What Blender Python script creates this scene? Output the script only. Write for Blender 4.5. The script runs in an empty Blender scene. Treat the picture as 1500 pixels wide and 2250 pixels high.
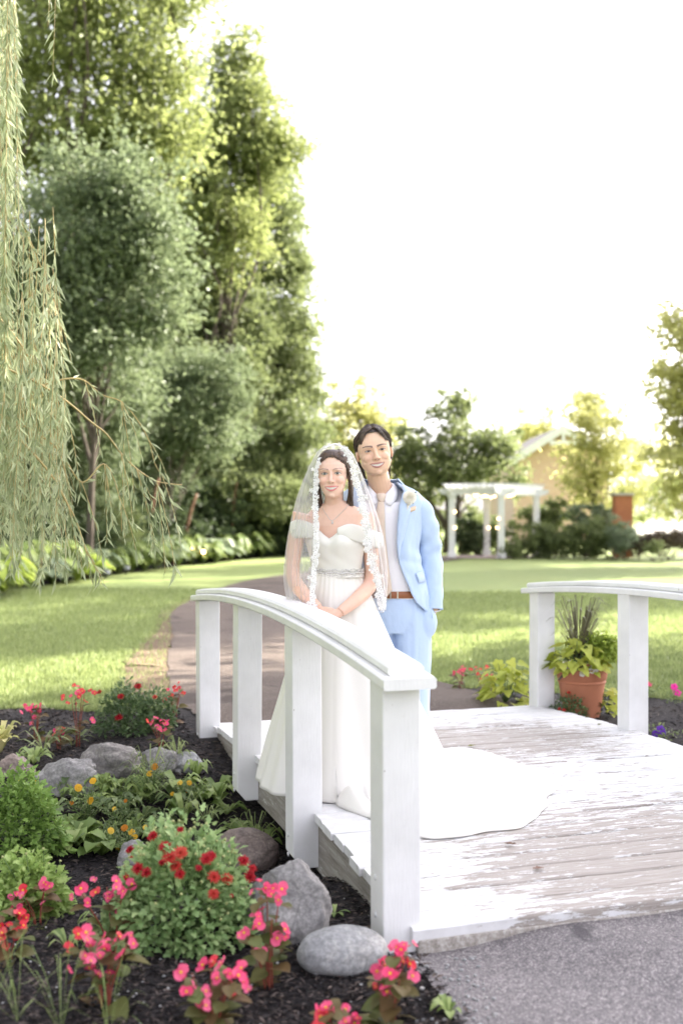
import bpy, bmesh, math, random
import numpy as np
from mathutils import Vector, Matrix, noise as mnoise

R = math.radians
scene = bpy.context.scene
COL = scene.collection

# ------------------------------------------------------------------ camera
F = 2400.0            # focal length in pixels of the 1500x2250 photograph
CAMH = 1.53
cam_d = bpy.data.cameras.new("camera")
cam = bpy.data.objects.new("camera", cam_d)
COL.objects.link(cam)
cam.location = (0, 0, CAMH)
cam.rotation_euler = (R(90), 0, 0)
cam_d.sensor_fit = 'VERTICAL'
cam_d.sensor_height = 36.0
cam_d.sensor_width = 24.0
cam_d.lens = 36.0 * F / 2250.0
cam_d.shift_y = 0.002
cam_d.clip_start = 0.1
cam_d.clip_end = 3000
cam_d.dof.use_dof = True
cam_d.dof.focus_distance = 5.3
cam_d.dof.aperture_fstop = 1.7
scene.camera = cam

# ------------------------------------------------------------------ light
SUN_H = Vector((0.85, 0.53, 0)).normalized()      # horizontal direction towards the sun
SUN_EL = R(31)
world = bpy.data.worlds.new("World")
scene.world = world
world.use_nodes = True
wn = world.node_tree
wn.nodes.clear()
w_out = wn.nodes.new('ShaderNodeOutputWorld')
w_bg = wn.nodes.new('ShaderNodeBackground')
w_sky = wn.nodes.new('ShaderNodeTexSky')
w_sky.sky_type = 'NISHITA'
w_sky.sun_disc = False
w_sky.sun_elevation = SUN_EL
w_sky.sun_rotation = math.atan2(SUN_H.x, SUN_H.y)
w_sky.air_density = 1.0
w_sky.dust_density = 3.5
w_sky.ozone_density = 1.0
w_hs = wn.nodes.new('ShaderNodeHueSaturation')
w_hs.inputs['Saturation'].default_value = 0.24
w_bg.inputs['Strength'].default_value = 0.15
wn.links.new(w_sky.outputs[0], w_hs.inputs['Color'])
w_tint = wn.nodes.new('ShaderNodeMix'); w_tint.data_type = 'RGBA'; w_tint.blend_type = 'MULTIPLY'
w_tint.inputs[0].default_value = 1.0; w_tint.inputs[7].default_value = (1.01, 0.972, 1.025, 1)      # camera white balance
wn.links.new(w_hs.outputs[0], w_tint.inputs[6])
wn.links.new(w_tint.outputs[2], w_bg.inputs['Color'])
wn.links.new(w_bg.outputs[0], w_out.inputs['Surface'])

sun_d = bpy.data.lights.new("sun", 'SUN')
sun_d.energy = 5.0
sun_d.angle = R(0.6)
sun_d.color = (1.0, 0.93, 0.80)
sun = bpy.data.objects.new("sun", sun_d)
COL.objects.link(sun)
to_sun = Vector((SUN_H.x * math.cos(SUN_EL), SUN_H.y * math.cos(SUN_EL), math.sin(SUN_EL)))
sun.rotation_euler = to_sun.to_track_quat('Z', 'Y').to_euler()
sun.location = to_sun * 60

scene.view_settings.view_transform = 'Standard'
scene.view_settings.look = 'None'
scene.view_settings.gamma = 1.0
scene.view_settings.use_curve_mapping = False
scene.view_settings.exposure = 2.4
scene.render.engine = 'CYCLES'
scene.cycles.use_denoising = True
try:
    scene.cycles.denoiser = 'OPENIMAGEDENOISE'
    scene.cycles.denoising_input_passes = 'RGB_ALBEDO_NORMAL'
except Exception:
    pass
scene.cycles.max_bounces = 8
scene.cycles.diffuse_bounces = 4
scene.cycles.glossy_bounces = 2
scene.cycles.transmission_bounces = 4
scene.cycles.transparent_max_bounces = 16
scene.cycles.sample_clamp_indirect = 6.0
scene.cycles.caustics_reflective = False
scene.cycles.caustics_refractive = False

# ------------------------------------------------------------------ helpers
def W(px, py, d):
    """world point seen at photo pixel (px, py) at depth d"""
    return Vector(((px - 750.0) / F * d, d, CAMH - (py - 1130.0) / F * d))

def link(o, parent=None):
    COL.objects.link(o)
    if parent is not None:
        o.parent = parent
    return o

def tag(o, label=None, cat=None, group=None, kind=None):
    if label: o['label'] = label
    if cat: o['category'] = cat
    if group: o['group'] = group
    if kind: o['kind'] = kind
    return o

def empty(name, loc=(0, 0, 0), rz=0.0, label=None, cat=None, group=None, parent=None):
    o = bpy.data.objects.new(name, None)
    o.empty_display_size = 0.1
    link(o, parent)
    o.location = loc
    o.rotation_euler = (0, 0, rz)
    return tag(o, label, cat, group)

def np_mesh(name, V, Fc, attrs=None, cols=None, smooth=False, mi=None):
    V = np.asarray(V, dtype=np.float32).reshape(-1, 3)
    Fc = np.asarray(Fc, dtype=np.int32)
    k = Fc.shape[1]
    me = bpy.data.meshes.new(name)
    me.vertices.add(len(V)); me.vertices.foreach_set('co', V.ravel())
    me.loops.add(Fc.size); me.loops.foreach_set('vertex_index', Fc.ravel())
    me.polygons.add(len(Fc)); me.polygons.foreach_set('loop_start', np.arange(len(Fc), dtype=np.int32) * k)
    if mi is not None:
        me.polygons.foreach_set('material_index', np.asarray(mi, dtype=np.int32))
    me.update(calc_edges=True)
    me.polygons.foreach_set('use_smooth', np.full(len(Fc), bool(smooth)))
    for a, v in (attrs or {}).items():
        at = me.attributes.new(a, 'FLOAT', 'POINT')
        at.data.foreach_set('value', np.asarray(v, dtype=np.float32))
    if cols is not None:
        at = me.attributes.new('col', 'FLOAT_COLOR', 'POINT')
        c4 = np.ones((len(V), 4), dtype=np.float32); c4[:, :3] = cols
        at.data.foreach_set('color', c4.ravel())
    return me

class MB:
    """collects polygons for one mesh"""
    def __init__(s):
        s.v = []; s.f = []; s.m = []; s.sm = []
    def add(s, vs, fs, mi=0, smooth=True):
        b = len(s.v)
        s.v.extend([tuple(x) for x in vs])
        for f in fs:
            s.f.append(tuple(b + i for i in f)); s.m.append(mi); s.sm.append(smooth)
        return s
    def box(s, c, size, mi=0, rot=None, bevel=0.0):
        hx, hy, hz = [x / 2 for x in size]
        if bevel <= 0:
            vs = [Vector((x, y, z)) for x in (-hx, hx) for y in (-hy, hy) for z in (-hz, hz)]
            fs = [(0, 1, 3, 2), (4, 6, 7, 5), (0, 4, 5, 1), (2, 3, 7, 6), (0, 2, 6, 4), (1, 5, 7, 3)]
        else:
            bm = bmesh.new()
            bmesh.ops.create_cube(bm, size=1.0)
            for v in bm.verts:
                v.co = Vector((v.co.x * size[0], v.co.y * size[1], v.co.z * size[2]))
            bmesh.ops.bevel(bm, geom=bm.edges[:], offset=bevel, segments=2, affect='EDGES', profile=0.5)
            bm.verts.index_update()
            vs = [v.co.copy() for v in bm.verts]
            fs = [tuple(v.index for v in f.verts) for f in bm.faces]
            bm.free()
        if rot is not None:
            vs = [rot @ v for v in vs]
        c = Vector(c)
        return s.add([v + c for v in vs], fs, mi, smooth=False)
    def tube(s, pts, rad, seg=8, mi=0, cap=True, flat=None, smooth=True):
        """tube along pts; rad float/list; flat: list of (rx, ry) overrides with x axis kept near world X"""
        pts = [Vector(p) for p in pts]
        n = len(pts)
        if not hasattr(rad, '__len__'): rad = [rad] * n
        vs = []; fs = []
        prev = None
        for i, p in enumerate(pts):
            t = (pts[min(i + 1, n - 1)] - pts[max(i - 1, 0)])
            if t.length < 1e-9: t = Vector((0, 0, 1))
            t.normalize()
            if prev is None:
                ref = Vector((1, 0, 0)) if abs(t.x) < 0.9 else Vector((0, 1, 0))
            else:
                ref = prev
            u = (ref - t * ref.dot(t)).normalized()
            w = t.cross(u)
            prev = u
            rx, ry = (rad[i], rad[i]) if not hasattr(rad[i], '__len__') else rad[i]
            for k in range(seg):
                a = 2 * math.pi * k / seg
                vs.append(p + u * (rx * math.cos(a)) + w * (ry * math.sin(a)))
        for i in range(n - 1):
            for k in range(seg):
                k2 = (k + 1) % seg
                fs.append((i * seg + k, i * seg + k2, (i + 1) * seg + k2, (i + 1) * seg + k))
        if cap:
            fs.append(tuple(range(seg - 1, -1, -1)))
            fs.append(tuple((n - 1) * seg + k for k in range(seg)))
        return s.add(vs, fs, mi, smooth)
    def rings(s, rings, mi=0, cap=True, smooth=True):
        """loft closed rings (lists of points of the same length)"""
        n = len(rings[0]); vs = [p for r in rings for p in r]; fs = []
        for i in range(len(rings) - 1):
            for k in range(n):
                k2 = (k + 1) % n
                fs.append((i * n + k, i * n + k2, (i + 1) * n + k2, (i + 1) * n + k))
        if cap:
            fs.append(tuple(range(n - 1, -1, -1)))
            fs.append(tuple((len(rings) - 1) * n + k for k in range(n)))
        return s.add(vs, fs, mi, smooth)
    def grid(s, P, mi=0, smooth=True, closed=False):
        """P[i][j] grid of points"""
        n, m = len(P), len(P[0]); vs = [p for r in P for p in r]; fs = []
        for i in range(n - 1):
            for j in range(m if closed else m - 1):
                j2 = (j + 1) % m
                fs.append((i * m + j, i * m + j2, (i + 1) * m + j2, (i + 1) * m + j))
        return s.add(vs, fs, mi, smooth)
    def ball(s, c, r, seg=16, rg=10, mi=0, rot=None):
        c = Vector(c); rx, ry, rz = (r, r, r) if not hasattr(r, '__len__') else r
        vs = [Vector((0, 0, rz))]; fs = []
        for i in range(1, rg):
            ph = math.pi * i / rg
            for k in range(seg):
                a = 2 * math.pi * k / seg
                vs.append(Vector((rx * math.sin(ph) * math.cos(a), ry * math.sin(ph) * math.sin(a), rz * math.cos(ph))))
        vs.append(Vector((0, 0, -rz)))
        for k in range(seg): fs.append((0, 1 + k, 1 + (k + 1) % seg))
        for i in range(rg - 2):
            for k in range(seg):
                k2 = (k + 1) % seg
                fs.append((1 + i * seg + k, 1 + (i + 1) * seg + k, 1 + (i + 1) * seg + k2, 1 + i * seg + k2))
        last = len(vs) - 1; b = 1 + (rg - 2) * seg
        for k in range(seg): fs.append((last, b + (k + 1) % seg, b + k))
        if rot is not None: vs = [rot @ v for v in vs]
        return s.add([v + c for v in vs], fs, mi, True)
    def mesh(s, name):
        me = bpy.data.meshes.new(name)
        me.from_pydata(s.v, [], s.f)
        me.polygons.foreach_set('material_index', s.m)
        me.polygons.foreach_set('use_smooth', s.sm)
        me.update()
        return me
    def build(s, name, mats, parent=None, loc=None):
        me = s.mesh(name)
        return obj(name, me, mats, parent, loc)

def obj(name, me, mats, parent=None, loc=None, rot=None, scale=None):
    if mats is not None and len(me.materials) == 0:
        for m in (mats if isinstance(mats, (list, tuple)) else [mats]):
            me.materials.append(m)
    o = bpy.data.objects.new(name, me)
    link(o, parent)
    if loc is not None: o.location = loc
    if rot is not None: o.rotation_euler = rot
    if scale is not None: o.scale = scale if hasattr(scale, '__len__') else (scale,) * 3
    return o

def solidify(o, t, offset=0.0):
    m = o.modifiers.new('thickness', 'SOLIDIFY'); m.thickness = t; m.offset = offset
    return o

def bevel(o, w, seg=2):
    m = o.modifiers.new('bevel', 'BEVEL'); m.width = w; m.segments = seg; m.limit_method = 'ANGLE'
    return o

def subsurf(o, lv=1):
    m = o.modifiers.new('subdivision', 'SUBSURF'); m.levels = lv; m.render_levels = lv
    return o

def remesh_mesh(mb, voxel, smooth_it=3, name='mesh'):
    """voxel-remesh the closed pieces of mb into one continuous surface"""
    me = mb.mesh(name + '_raw')
    o = bpy.data.objects.new('tmp', me); COL.objects.link(o)
    m = o.modifiers.new('r', 'REMESH'); m.mode = 'VOXEL'; m.voxel_size = voxel; m.use_smooth_shade = True
    if smooth_it:
        s = o.modifiers.new('s', 'SMOOTH'); s.iterations = smooth_it; s.factor = 0.5
    dg = bpy.context.evaluated_depsgraph_get()
    out = bpy.data.meshes.new_from_object(o.evaluated_get(dg))
    out.name = name
    bpy.data.objects.remove(o); bpy.data.meshes.remove(me)
    out.polygons.foreach_set('use_smooth', np.ones(len(out.polygons), dtype=bool))
    return out

def co_of(me):
    a = np.empty(len(me.vertices) * 3, dtype=np.float32); me.vertices.foreach_get('co', a)
    return a.reshape(-1, 3)

def set_cols(me, cols):
    at = me.attributes.new('col', 'FLOAT_COLOR', 'POINT')
    c4 = np.ones((len(me.vertices), 4), dtype=np.float32); c4[:, :3] = cols
    at.data.foreach_set('color', c4.ravel())

def catmull(P, n):
    """n samples of a Catmull-Rom curve through the rows of P (numpy)"""
    P = np.asarray(P, dtype=float); m = len(P)
    t = np.linspace(0, m - 1, n); i = np.clip(t.astype(int), 0, m - 2); f = (t - i)[:, None]
    p0 = P[np.clip(i - 1, 0, m - 1)]; p1 = P[i]; p2 = P[i + 1]; p3 = P[np.clip(i + 2, 0, m - 1)]
    return 0.5 * (2 * p1 + (p2 - p0) * f + (2 * p0 - 5 * p1 + 4 * p2 - p3) * f ** 2 + (3 * p1 - p0 - 3 * p2 + p3) * f ** 3)

def smooth01(x, a, b):
    t = np.clip((x - a) / (b - a), 0, 1)
    return t * t * (3 - 2 * t)

# ------------------------------------------------------------------ material helpers
def nd(nt, typ, props=None, out=0, **inp):
    n = nt.nodes.new(typ)
    for k, v in (props or {}).items(): setattr(n, k, v)
    for k, v in inp.items():
        k = k.replace('_', ' ')
        s = n.inputs[int(k[1:])] if (k[0] == 'i' and k[1:].isdigit()) else n.inputs[k]
        if isinstance(v, bpy.types.NodeSocket): nt.links.new(v, s)
        elif isinstance(v, bpy.types.Node): nt.links.new(v.outputs[0], s)
        else:
            if s.type == 'RGBA' and len(v) == 3: v = (*v, 1)
            s.default_value = v
    return n

def ramp(nt, fac, stops, interp='LINEAR'):
    n = nt.nodes.new('ShaderNodeValToRGB'); n.color_ramp.interpolation = interp
    el = n.color_ramp.elements
    while len(el) < len(stops): el.new(0.5)
    for e, (p, c) in zip(el, stops):
        e.position = p
        e.color = (*c, 1) if hasattr(c, '__len__') else (c, c, c, 1)
    nt.links.new(fac if isinstance(fac, bpy.types.NodeSocket) else fac.outputs[0], n.inputs[0])
    return n.outputs[0]

def mixc(nt, fac, a, b, mode='MIX'):
    n = nt.nodes.new('ShaderNodeMix'); n.data_type = 'RGBA'; n.blend_type = mode
    for s, v in ((n.inputs[0], fac), (n.inputs[6], a), (n.inputs[7], b)):
        if isinstance(v, bpy.types.NodeSocket): nt.links.new(v, s)
        elif isinstance(v, bpy.types.Node): nt.links.new(v.outputs[0], s)
        else: s.default_value = (*v, 1) if hasattr(v, '__len__') and len(v) == 3 else v
    return n.outputs[2]

def mth(nt, op, a, b=0.0, clamp=False):
    n = nt.nodes.new('ShaderNodeMath'); n.operation = op; n.use_clamp = clamp
    for s, v in ((n.inputs[0], a), (n.inputs[1], b)):
        if isinstance(v, bpy.types.NodeSocket): nt.links.new(v, s)
        elif isinstance(v, bpy.types.Node): nt.links.new(v.outputs[0], s)
        else: s.default_value = v
    return n.outputs[0]

def newmat(name):
    m = bpy.data.materials.new(name); m.use_nodes = True
    nt = m.node_tree; nt.nodes.clear()
    out = nt.nodes.new('ShaderNodeOutputMaterial')
    return m, nt, out

def coords(nt, kind='Object', scale=(1, 1, 1)):
    tc = nt.nodes.new('ShaderNodeTexCoord')
    mp = nt.nodes.new('ShaderNodeMapping'); mp.inputs['Scale'].default_value = scale
    nt.links.new(tc.outputs[kind], mp.inputs[0])
    return mp.outputs[0]

def wcoords(nt, scale=(1, 1, 1)):
    g = nt.nodes.new('ShaderNodeNewGeometry')
    mp = nt.nodes.new('ShaderNodeMapping'); mp.inputs['Scale'].default_value = scale
    nt.links.new(g.outputs['Position'], mp.inputs[0])
    return mp.outputs[0]

def attr(nt, name, out='Fac'):
    n = nt.nodes.new('ShaderNodeAttribute'); n.attribute_name = name
    return n.outputs[out]

def rnd_obj(nt):
    return nt.nodes.new('ShaderNodeObjectInfo').outputs['Random']

def noise(nt, vec, scale, detail=6, rough=0.55, dist=0.0):
    return nd(nt, 'ShaderNodeTexNoise', Vector=vec, Scale=scale, Detail=detail, Roughness=rough, Distortion=dist).outputs[0]

def finish(nt, out, col, rough=0.6, bump=None, bstr=0.3, bdist=0.01, spec=0.5, sheen=0.0, sss=0.0, **kw):
    p = nd(nt, 'ShaderNodeBsdfPrincipled')
    for k, v in (('Base Color', col), ('Roughness', rough)):
        if isinstance(v, bpy.types.NodeSocket): nt.links.new(v, p.inputs[k])
        else: p.inputs[k].default_value = (*v, 1) if hasattr(v, '__len__') and len(v) == 3 else v
    p.inputs['Specular IOR Level'].default_value = spec
    if sheen: p.inputs['Sheen Weight'].default_value = sheen
    if sss:
        p.inputs['Subsurface Weight'].default_value = sss
        p.inputs['Subsurface Radius'].default_value = (0.012, 0.005, 0.003)
        p.inputs['Subsurface Scale'].default_value = 1.0
    for k, v in kw.items(): p.inputs[k.replace('_', ' ')].default_value = v
    if bump is not None:
        b = nd(nt, 'ShaderNodeBump', Height=bump, Strength=bstr, Distance=bdist)
        nt.links.new(b.outputs[0], p.inputs['Normal'])
    nt.links.new(p.outputs[0], out.inputs['Surface'])
    return p

# ------------------------------------------------------------------ materials
def m_paint(name='white_paint'):
    m, nt, out = newmat(name)
    v = coords(nt, 'Object', (14, 14, 1.6))
    g = noise(nt, v, 9, 8, 0.6)
    v2 = coords(nt, 'Object')
    big = noise(nt, v2, 3.5, 4, 0.6)
    chip = noise(nt, coords(nt, 'Object', (5, 5, 1.5)), 9, 8, 0.7)
    base = ramp(nt, big, [(0.25, (0.66, 0.655, 0.65)), (0.6, (0.755, 0.75, 0.75))])
    wood = ramp(nt, g, [(0.3, (0.16, 0.12, 0.10)), (0.7, (0.34, 0.29, 0.25))])
    mask = ramp(nt, chip, [(0.675, 0), (0.70, 0.9)])
    speck = noise(nt, v2, 60, 4, 0.6)
    base2 = mixc(nt, ramp(nt, speck, [(0.66, 0), (0.78, 0.35)]), base, (0.42, 0.40, 0.37))
    col = mixc(nt, mask, base2, wood)
    finish(nt, out, col, 0.5, mth(nt, 'SUBTRACT', g, mth(nt, 'MULTIPLY', mask, 0.6)), 0.35, 0.004, spec=0.35)
    return m

def m_deck():
    """peeling white paint on grey-tan boards; attribute 'wear' says how worn the spot is"""
    m, nt, out = newmat('peeling_deck_paint')
    tc = nt.nodes.new('ShaderNodeTexCoord')
    off = nd(nt, 'ShaderNodeVectorMath', {'operation': 'ADD'})
    nt.links.new(tc.outputs['Object'], off.inputs[0])
    cmb = nd(nt, 'ShaderNodeCombineXYZ'); r = rnd_obj(nt)
    nt.links.new(mth(nt, 'MULTIPLY', r, 37.0), cmb.inputs[0]); nt.links.new(mth(nt, 'MULTIPLY', r, 11.0), cmb.inputs[1])
    nt.links.new(cmb.outputs[0], off.inputs[1])
    def sc(s):
        mp = nt.nodes.new('ShaderNodeMapping'); mp.inputs['Scale'].default_value = s
        nt.links.new(off.outputs[0], mp.inputs[0]); return mp.outputs[0]
    n1 = noise(nt, sc((2.6, 17, 17)), 2.2, 10, 0.70, 0.3)
    n2 = noise(nt, sc((11, 50, 50)), 3.0, 8, 0.7)
    nm = mth(nt, 'ADD', mth(nt, 'MULTIPLY', n1, 0.72), mth(nt, 'MULTIPLY', n2, 0.28))
    wear = attr(nt, 'wear')
    mk = mth(nt, 'ADD', nm, mth(nt, 'MULTIPLY', mth(nt, 'SUBTRACT', wear, 0.5), 0.34))
    mask = ramp(nt, mk, [(0.505, 0), (0.535, 1)])
    grain = noise(nt, sc((2, 60, 60)), 3.0, 8, 0.65)
    wood = ramp(nt, grain, [(0.25, (0.19, 0.162, 0.142)), (0.5, (0.335, 0.300, 0.270)), (0.75, (0.45, 0.415, 0.385))])
    paint = ramp(nt, noise(nt, sc((3, 3, 3)), 4, 6), [(0.3, (0.58, 0.575, 0.575)), (0.65, (0.70, 0.695, 0.70))])
    col = mixc(nt, mask, paint, wood)
    dirt = ramp(nt, noise(nt, sc((6, 40, 40)), 4, 8, 0.7), [(0.66, 0), (0.75, 0.6)])
    col = mixc(nt, dirt, col, (0.30, 0.24, 0.20))
    h = mth(nt, 'SUBTRACT', mth(nt, 'MULTIPLY', grain, 0.4), mask)
    finish(nt, out, col, 0.62, h, 0.5, 0.003, spec=0.3)
    return m

def m_oldwood(name, a, b, c, moss=0.0):
    m, nt, out = newmat(name)
    g = noise(nt, coords(nt, 'Object', (1.2, 16, 16)), 3.0, 10, 0.65)
    col = ramp(nt, g, [(0.28, a), (0.5, b), (0.72, c)])
    flake = ramp(nt, noise(nt, coords(nt, 'Object', (2, 9, 9)), 3, 10, 0.72), [(0.60, 0), (0.66, 0.8)])
    col = mixc(nt, flake, col, (0.62, 0.61, 0.59))
    sp = ramp(nt, noise(nt, coords(nt, 'Object'), 34, 6, 0.7), [(0.56, 0), (0.68, 1)])
    col = mixc(nt, mth(nt, 'MULTIPLY', sp, 0.30 + moss), col, (0.085, 0.075, 0.05))
    finish(nt, out, col, 0.8, g, 0.6, 0.006, spec=0.2)
    return m

def m_asphalt(name, dark, light, speck):
    m, nt, out = newmat(name)
    v = wcoords(nt)
    vo = nd(nt, 'ShaderNodeTexVoronoi', Vector=v, Scale=130.0, Randomness=1.0)
    vo2 = nd(nt, 'ShaderNodeTexVoronoi', Vector=v, Scale=60.0, Randomness=1.0)
    big = noise(nt, v, 1.3, 6, 0.6)
    c1 = ramp(nt, vo.outputs['Color'], [(0.0, dark), (0.45, light), (0.82, speck), (1.0, (0.60, 0.56, 0.54))])
    c2 = ramp(nt, vo2.outputs['Color'], [(0.0, dark), (0.7, light), (1.0, speck)])
    col = mixc(nt, 0.35, c1, c2)
    col = mixc(nt, ramp(nt, vo.outputs['Distance'], [(0.25, 0), (0.75, 0.6)]), col, dark)
    col = mixc(nt, ramp(nt, big, [(0.35, 0.35), (0.65, 0)]), col, dark)
    # worn bitumen patches
    st = noise(nt, v, 1.1, 7, 0.62, 0.6)
    msk = ramp(nt, st, [(0.565, 0), (0.60, 0.85)])
    col = mixc(nt, msk, col, tuple(x * 0.8 for x in dark))
    h = mth(nt, 'MULTIPLY', vo.outputs['Distance'], -1.0)
    finish(nt, out, col, 0.85, h, 0.7, 0.006, spec=0.25)
    return m

def m_lawn():
    m, nt, out = newmat('lawn_grass')
    v = wcoords(nt)
    n1 = noise(nt, v, 0.55, 5, 0.6)
    n2 = noise(nt, wcoords(nt, (1, 0.6, 1)), 26, 6, 0.7)
    n3 = noise(nt, v, 3.2, 5, 0.65)
    a = ramp(nt, n2, [(0.25, (0.110, 0.148, 0.048)), (0.5, (0.200, 0.255, 0.092)), (0.75, (0.30, 0.35, 0.148))])
    col = mixc(nt, ramp(nt, n1, [(0.35, 0), (0.7, 0.45)]), a, (0.25, 0.275, 0.095))
    col = mixc(nt, ramp(nt, n3, [(0.58, 0), (0.75, 0.35)]), col, (0.27, 0.23, 0.11))
    finish(nt, out, col, 0.8, n2, 0.8, 0.03, spec=0.15)
    return m

def m_mulch():
    m, nt, out = newmat('dark_mulch')
    v = wcoords(nt)
    n1 = noise(nt, v, 45, 8, 0.7)
    vo = nd(nt, 'ShaderNodeTexVoronoi', Vector=wcoords(nt, (1, 2.6, 1)), Scale=30.0)
    col = ramp(nt, n1, [(0.3, (0.011, 0.010, 0.011)), (0.55, (0.036, 0.031, 0.032)), (0.8, (0.085, 0.070, 0.065))])
    big = noise(nt, v, 2.2, 4)
    col = mixc(nt, ramp(nt, big, [(0.5, 0), (0.72, 0.5)]), col, (0.045, 0.036, 0.029))
    finish(nt, out, col, 0.85, mth(nt, 'ADD', n1, vo.outputs['Distance']), 0.9, 0.02, spec=0.25)
    return m

def m_stone(name, a, b, c, streak=None, scale=6.0):
    m, nt, out = newmat(name)
    v = coords(nt, 'Object', streak or (1, 1, 1))
    n1 = noise(nt, v, scale, 10, 0.62, 0.6)
    n2 = noise(nt, coords(nt, 'Object'), 70, 5, 0.7)
    col = ramp(nt, n1, [(0.25, a), (0.5, b), (0.75, c)])
    col = mixc(nt, ramp(nt, n2, [(0.4, 0.5), (0.62, 0)]), col, tuple(x * 0.45 for x in a))
    crack = ramp(nt, nd(nt, 'ShaderNodeTexVoronoi', {'feature': 'DISTANCE_TO_EDGE'}, Vector=coords(nt, 'Object'), Scale=3.2).outputs[0], [(0.0, 0.35), (0.02, 0)])
    col = mixc(nt, crack, col, tuple(x * 0.3 for x in a))
    finish(nt, out, col, 0.75, mth(nt, 'ADD', n1, mth(nt, 'MULTIPLY', n2, 0.4)), 0.6, 0.012, spec=0.3)
    return m

def m_leaf(name, dark, mid, light, trans=0.35, rough=0.5, tcol=None, spec=0.35):
    """leaf colours vary with the per-leaf attribute 'rnd'"""
    m, nt, out = newmat(name)
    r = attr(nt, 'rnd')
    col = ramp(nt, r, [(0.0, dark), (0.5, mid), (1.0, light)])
    p = nd(nt, 'ShaderNodeBsdfPrincipled', Roughness=rough)
    nt.links.new(col, p.inputs['Base Color']); p.inputs['Specular IOR Level'].default_value = spec
    t = nd(nt, 'ShaderNodeBsdfTranslucent')
    tc = mixc(nt, 0.5, col, tcol or tuple(min(1, x * 1.5) for x in light))
    nt.links.new(tc, t.inputs[0])
    mx = nd(nt, 'ShaderNodeMixShader', Fac=trans, i1=p, i2=t)
    nt.links.new(mx.outputs[0], out.inputs['Surface'])
    return m

def m_petal(name, a, b, trans=0.35):
    m, nt, out = newmat(name)
    r = rnd_obj(nt)
    n = noise(nt, coords(nt, 'Object'), 60, 3)
    col = mixc(nt, mth(nt, 'ADD', mth(nt, 'MULTIPLY', r, 0.7), mth(nt, 'MULTIPLY', n, 0.3)), a, b)
    p = nd(nt, 'ShaderNodeBsdfPrincipled', Roughness=0.5)
    nt.links.new(col, p.inputs['Base Color']); p.inputs['Specular IOR Level'].default_value = 0.25
    t = nd(nt, 'ShaderNodeBsdfTranslucent'); nt.links.new(col, t.inputs[0])
    mx = nd(nt, 'ShaderNodeMixShader', Fac=trans, i1=p, i2=t)
    nt.links.new(mx.outputs[0], out.inputs['Surface'])
    return m

def m_simple(name, col, rough=0.6, nscale=0, amt=0.15, bump=0.0, spec=0.4, sheen=0.0, metal=0.0, stretch=(1, 1, 1)):
    m, nt, out = newmat(name)
    if nscale:
        n = noise(nt, coords(nt, 'Object', stretch), nscale, 6, 0.6)
        c = mixc(nt, n, tuple(max(0, x * (1 - amt)) for x in col), tuple(min(1, x * (1 + amt)) for x in col))
        finish(nt, out, c, rough, n if bump else None, bump, 0.004, spec, sheen, Metallic=metal)
    else:
        finish(nt, out, col, rough, None, spec=spec, sheen=sheen, Metallic=metal)
    return m

def m_vcol(name, rough=0.5, sss=0.0, spec=0.35, nscale=0, bump=0.0):
    m, nt, out = newmat(name)
    c = attr(nt, 'col', 'Color')
    n = noise(nt, coords(nt, 'Object'), nscale, 5) if nscale else None
    if n is not None:
        c = mixc(nt, 0.12, c, ramp(nt, n, [(0.3, (0.75, 0.55, 0.48)), (0.7, (1, 0.9, 0.85))]), 'MULTIPLY')
    finish(nt, out, c, rough, n if bump else None, bump, 0.002, spec, 0, sss)
    return m

def m_bark(name, a, b):
    m, nt, out = newmat(name)
    n = noise(nt, coords(nt, 'Object', (6, 6, 1.2)), 4, 8, 0.65)
    finish(nt, out, ramp(nt, n, [(0.3, a), (0.7, b)]), 0.85, n, 0.8, 0.03, spec=0.15)
    return m

MAT = {}
MAT['paint'] = m_paint()
MAT['deck'] = m_deck()
MAT['fascia'] = m_oldwood('weathered_fascia', (0.17, 0.15, 0.13), (0.29, 0.265, 0.24), (0.42, 0.40, 0.37))
MAT['edge'] = m_oldwood('weathered_board_end', (0.20, 0.18, 0.15), (0.36, 0.33, 0.30), (0.55, 0.53, 0.50), 0.1)
MAT['asphalt'] = m_asphalt('exposed_aggregate_asphalt', (0.085, 0.078, 0.084), (0.25, 0.23, 0.23), (0.50, 0.46, 0.45))
MAT['path'] = m_asphalt('pale_path', (0.070, 0.053, 0.045), (0.138, 0.108, 0.090), (0.22, 0.18, 0.15))
MAT['lawn'] = m_lawn()
MAT['mulch'] = m_mulch()
MAT['chips'] = m_leaf('bark_chips', (0.008, 0.007, 0.008), (0.036, 0.030, 0.030), (0.13, 0.10, 0.085), 0.0, 0.8)
MAT['grass'] = m_leaf('grass_blades', (0.108, 0.150, 0.048), (0.208, 0.265, 0.096), (0.325, 0.37, 0.158), 0.35)
MAT['bark'] = m_bark('bark', (0.045, 0.035, 0.028), (0.14, 0.115, 0.095))
MAT['bark_pale'] = m_bark('pale_bark', (0.12, 0.10, 0.085), (0.30, 0.26, 0.22))
# ================================================================== bridge frame
BN = Vector((0.19, 3.86, 0))                      # near-left post
BA = Vector((-0.295, 0.956, 0)).normalized()      # along the bridge
BP = Vector((BA.y, -BA.x, 0))                     # across it, to the right
BLEN, BWID = 3.70, 2.50
def bw(u, s, z=0.0):
    return BN + BA * u + BP * s + Vector((0, 0, z))
def deck_z(u):
    t = u / BLEN
    return 0.10 + 0.075 * (1 - (2 * t - 1) ** 2)

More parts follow.
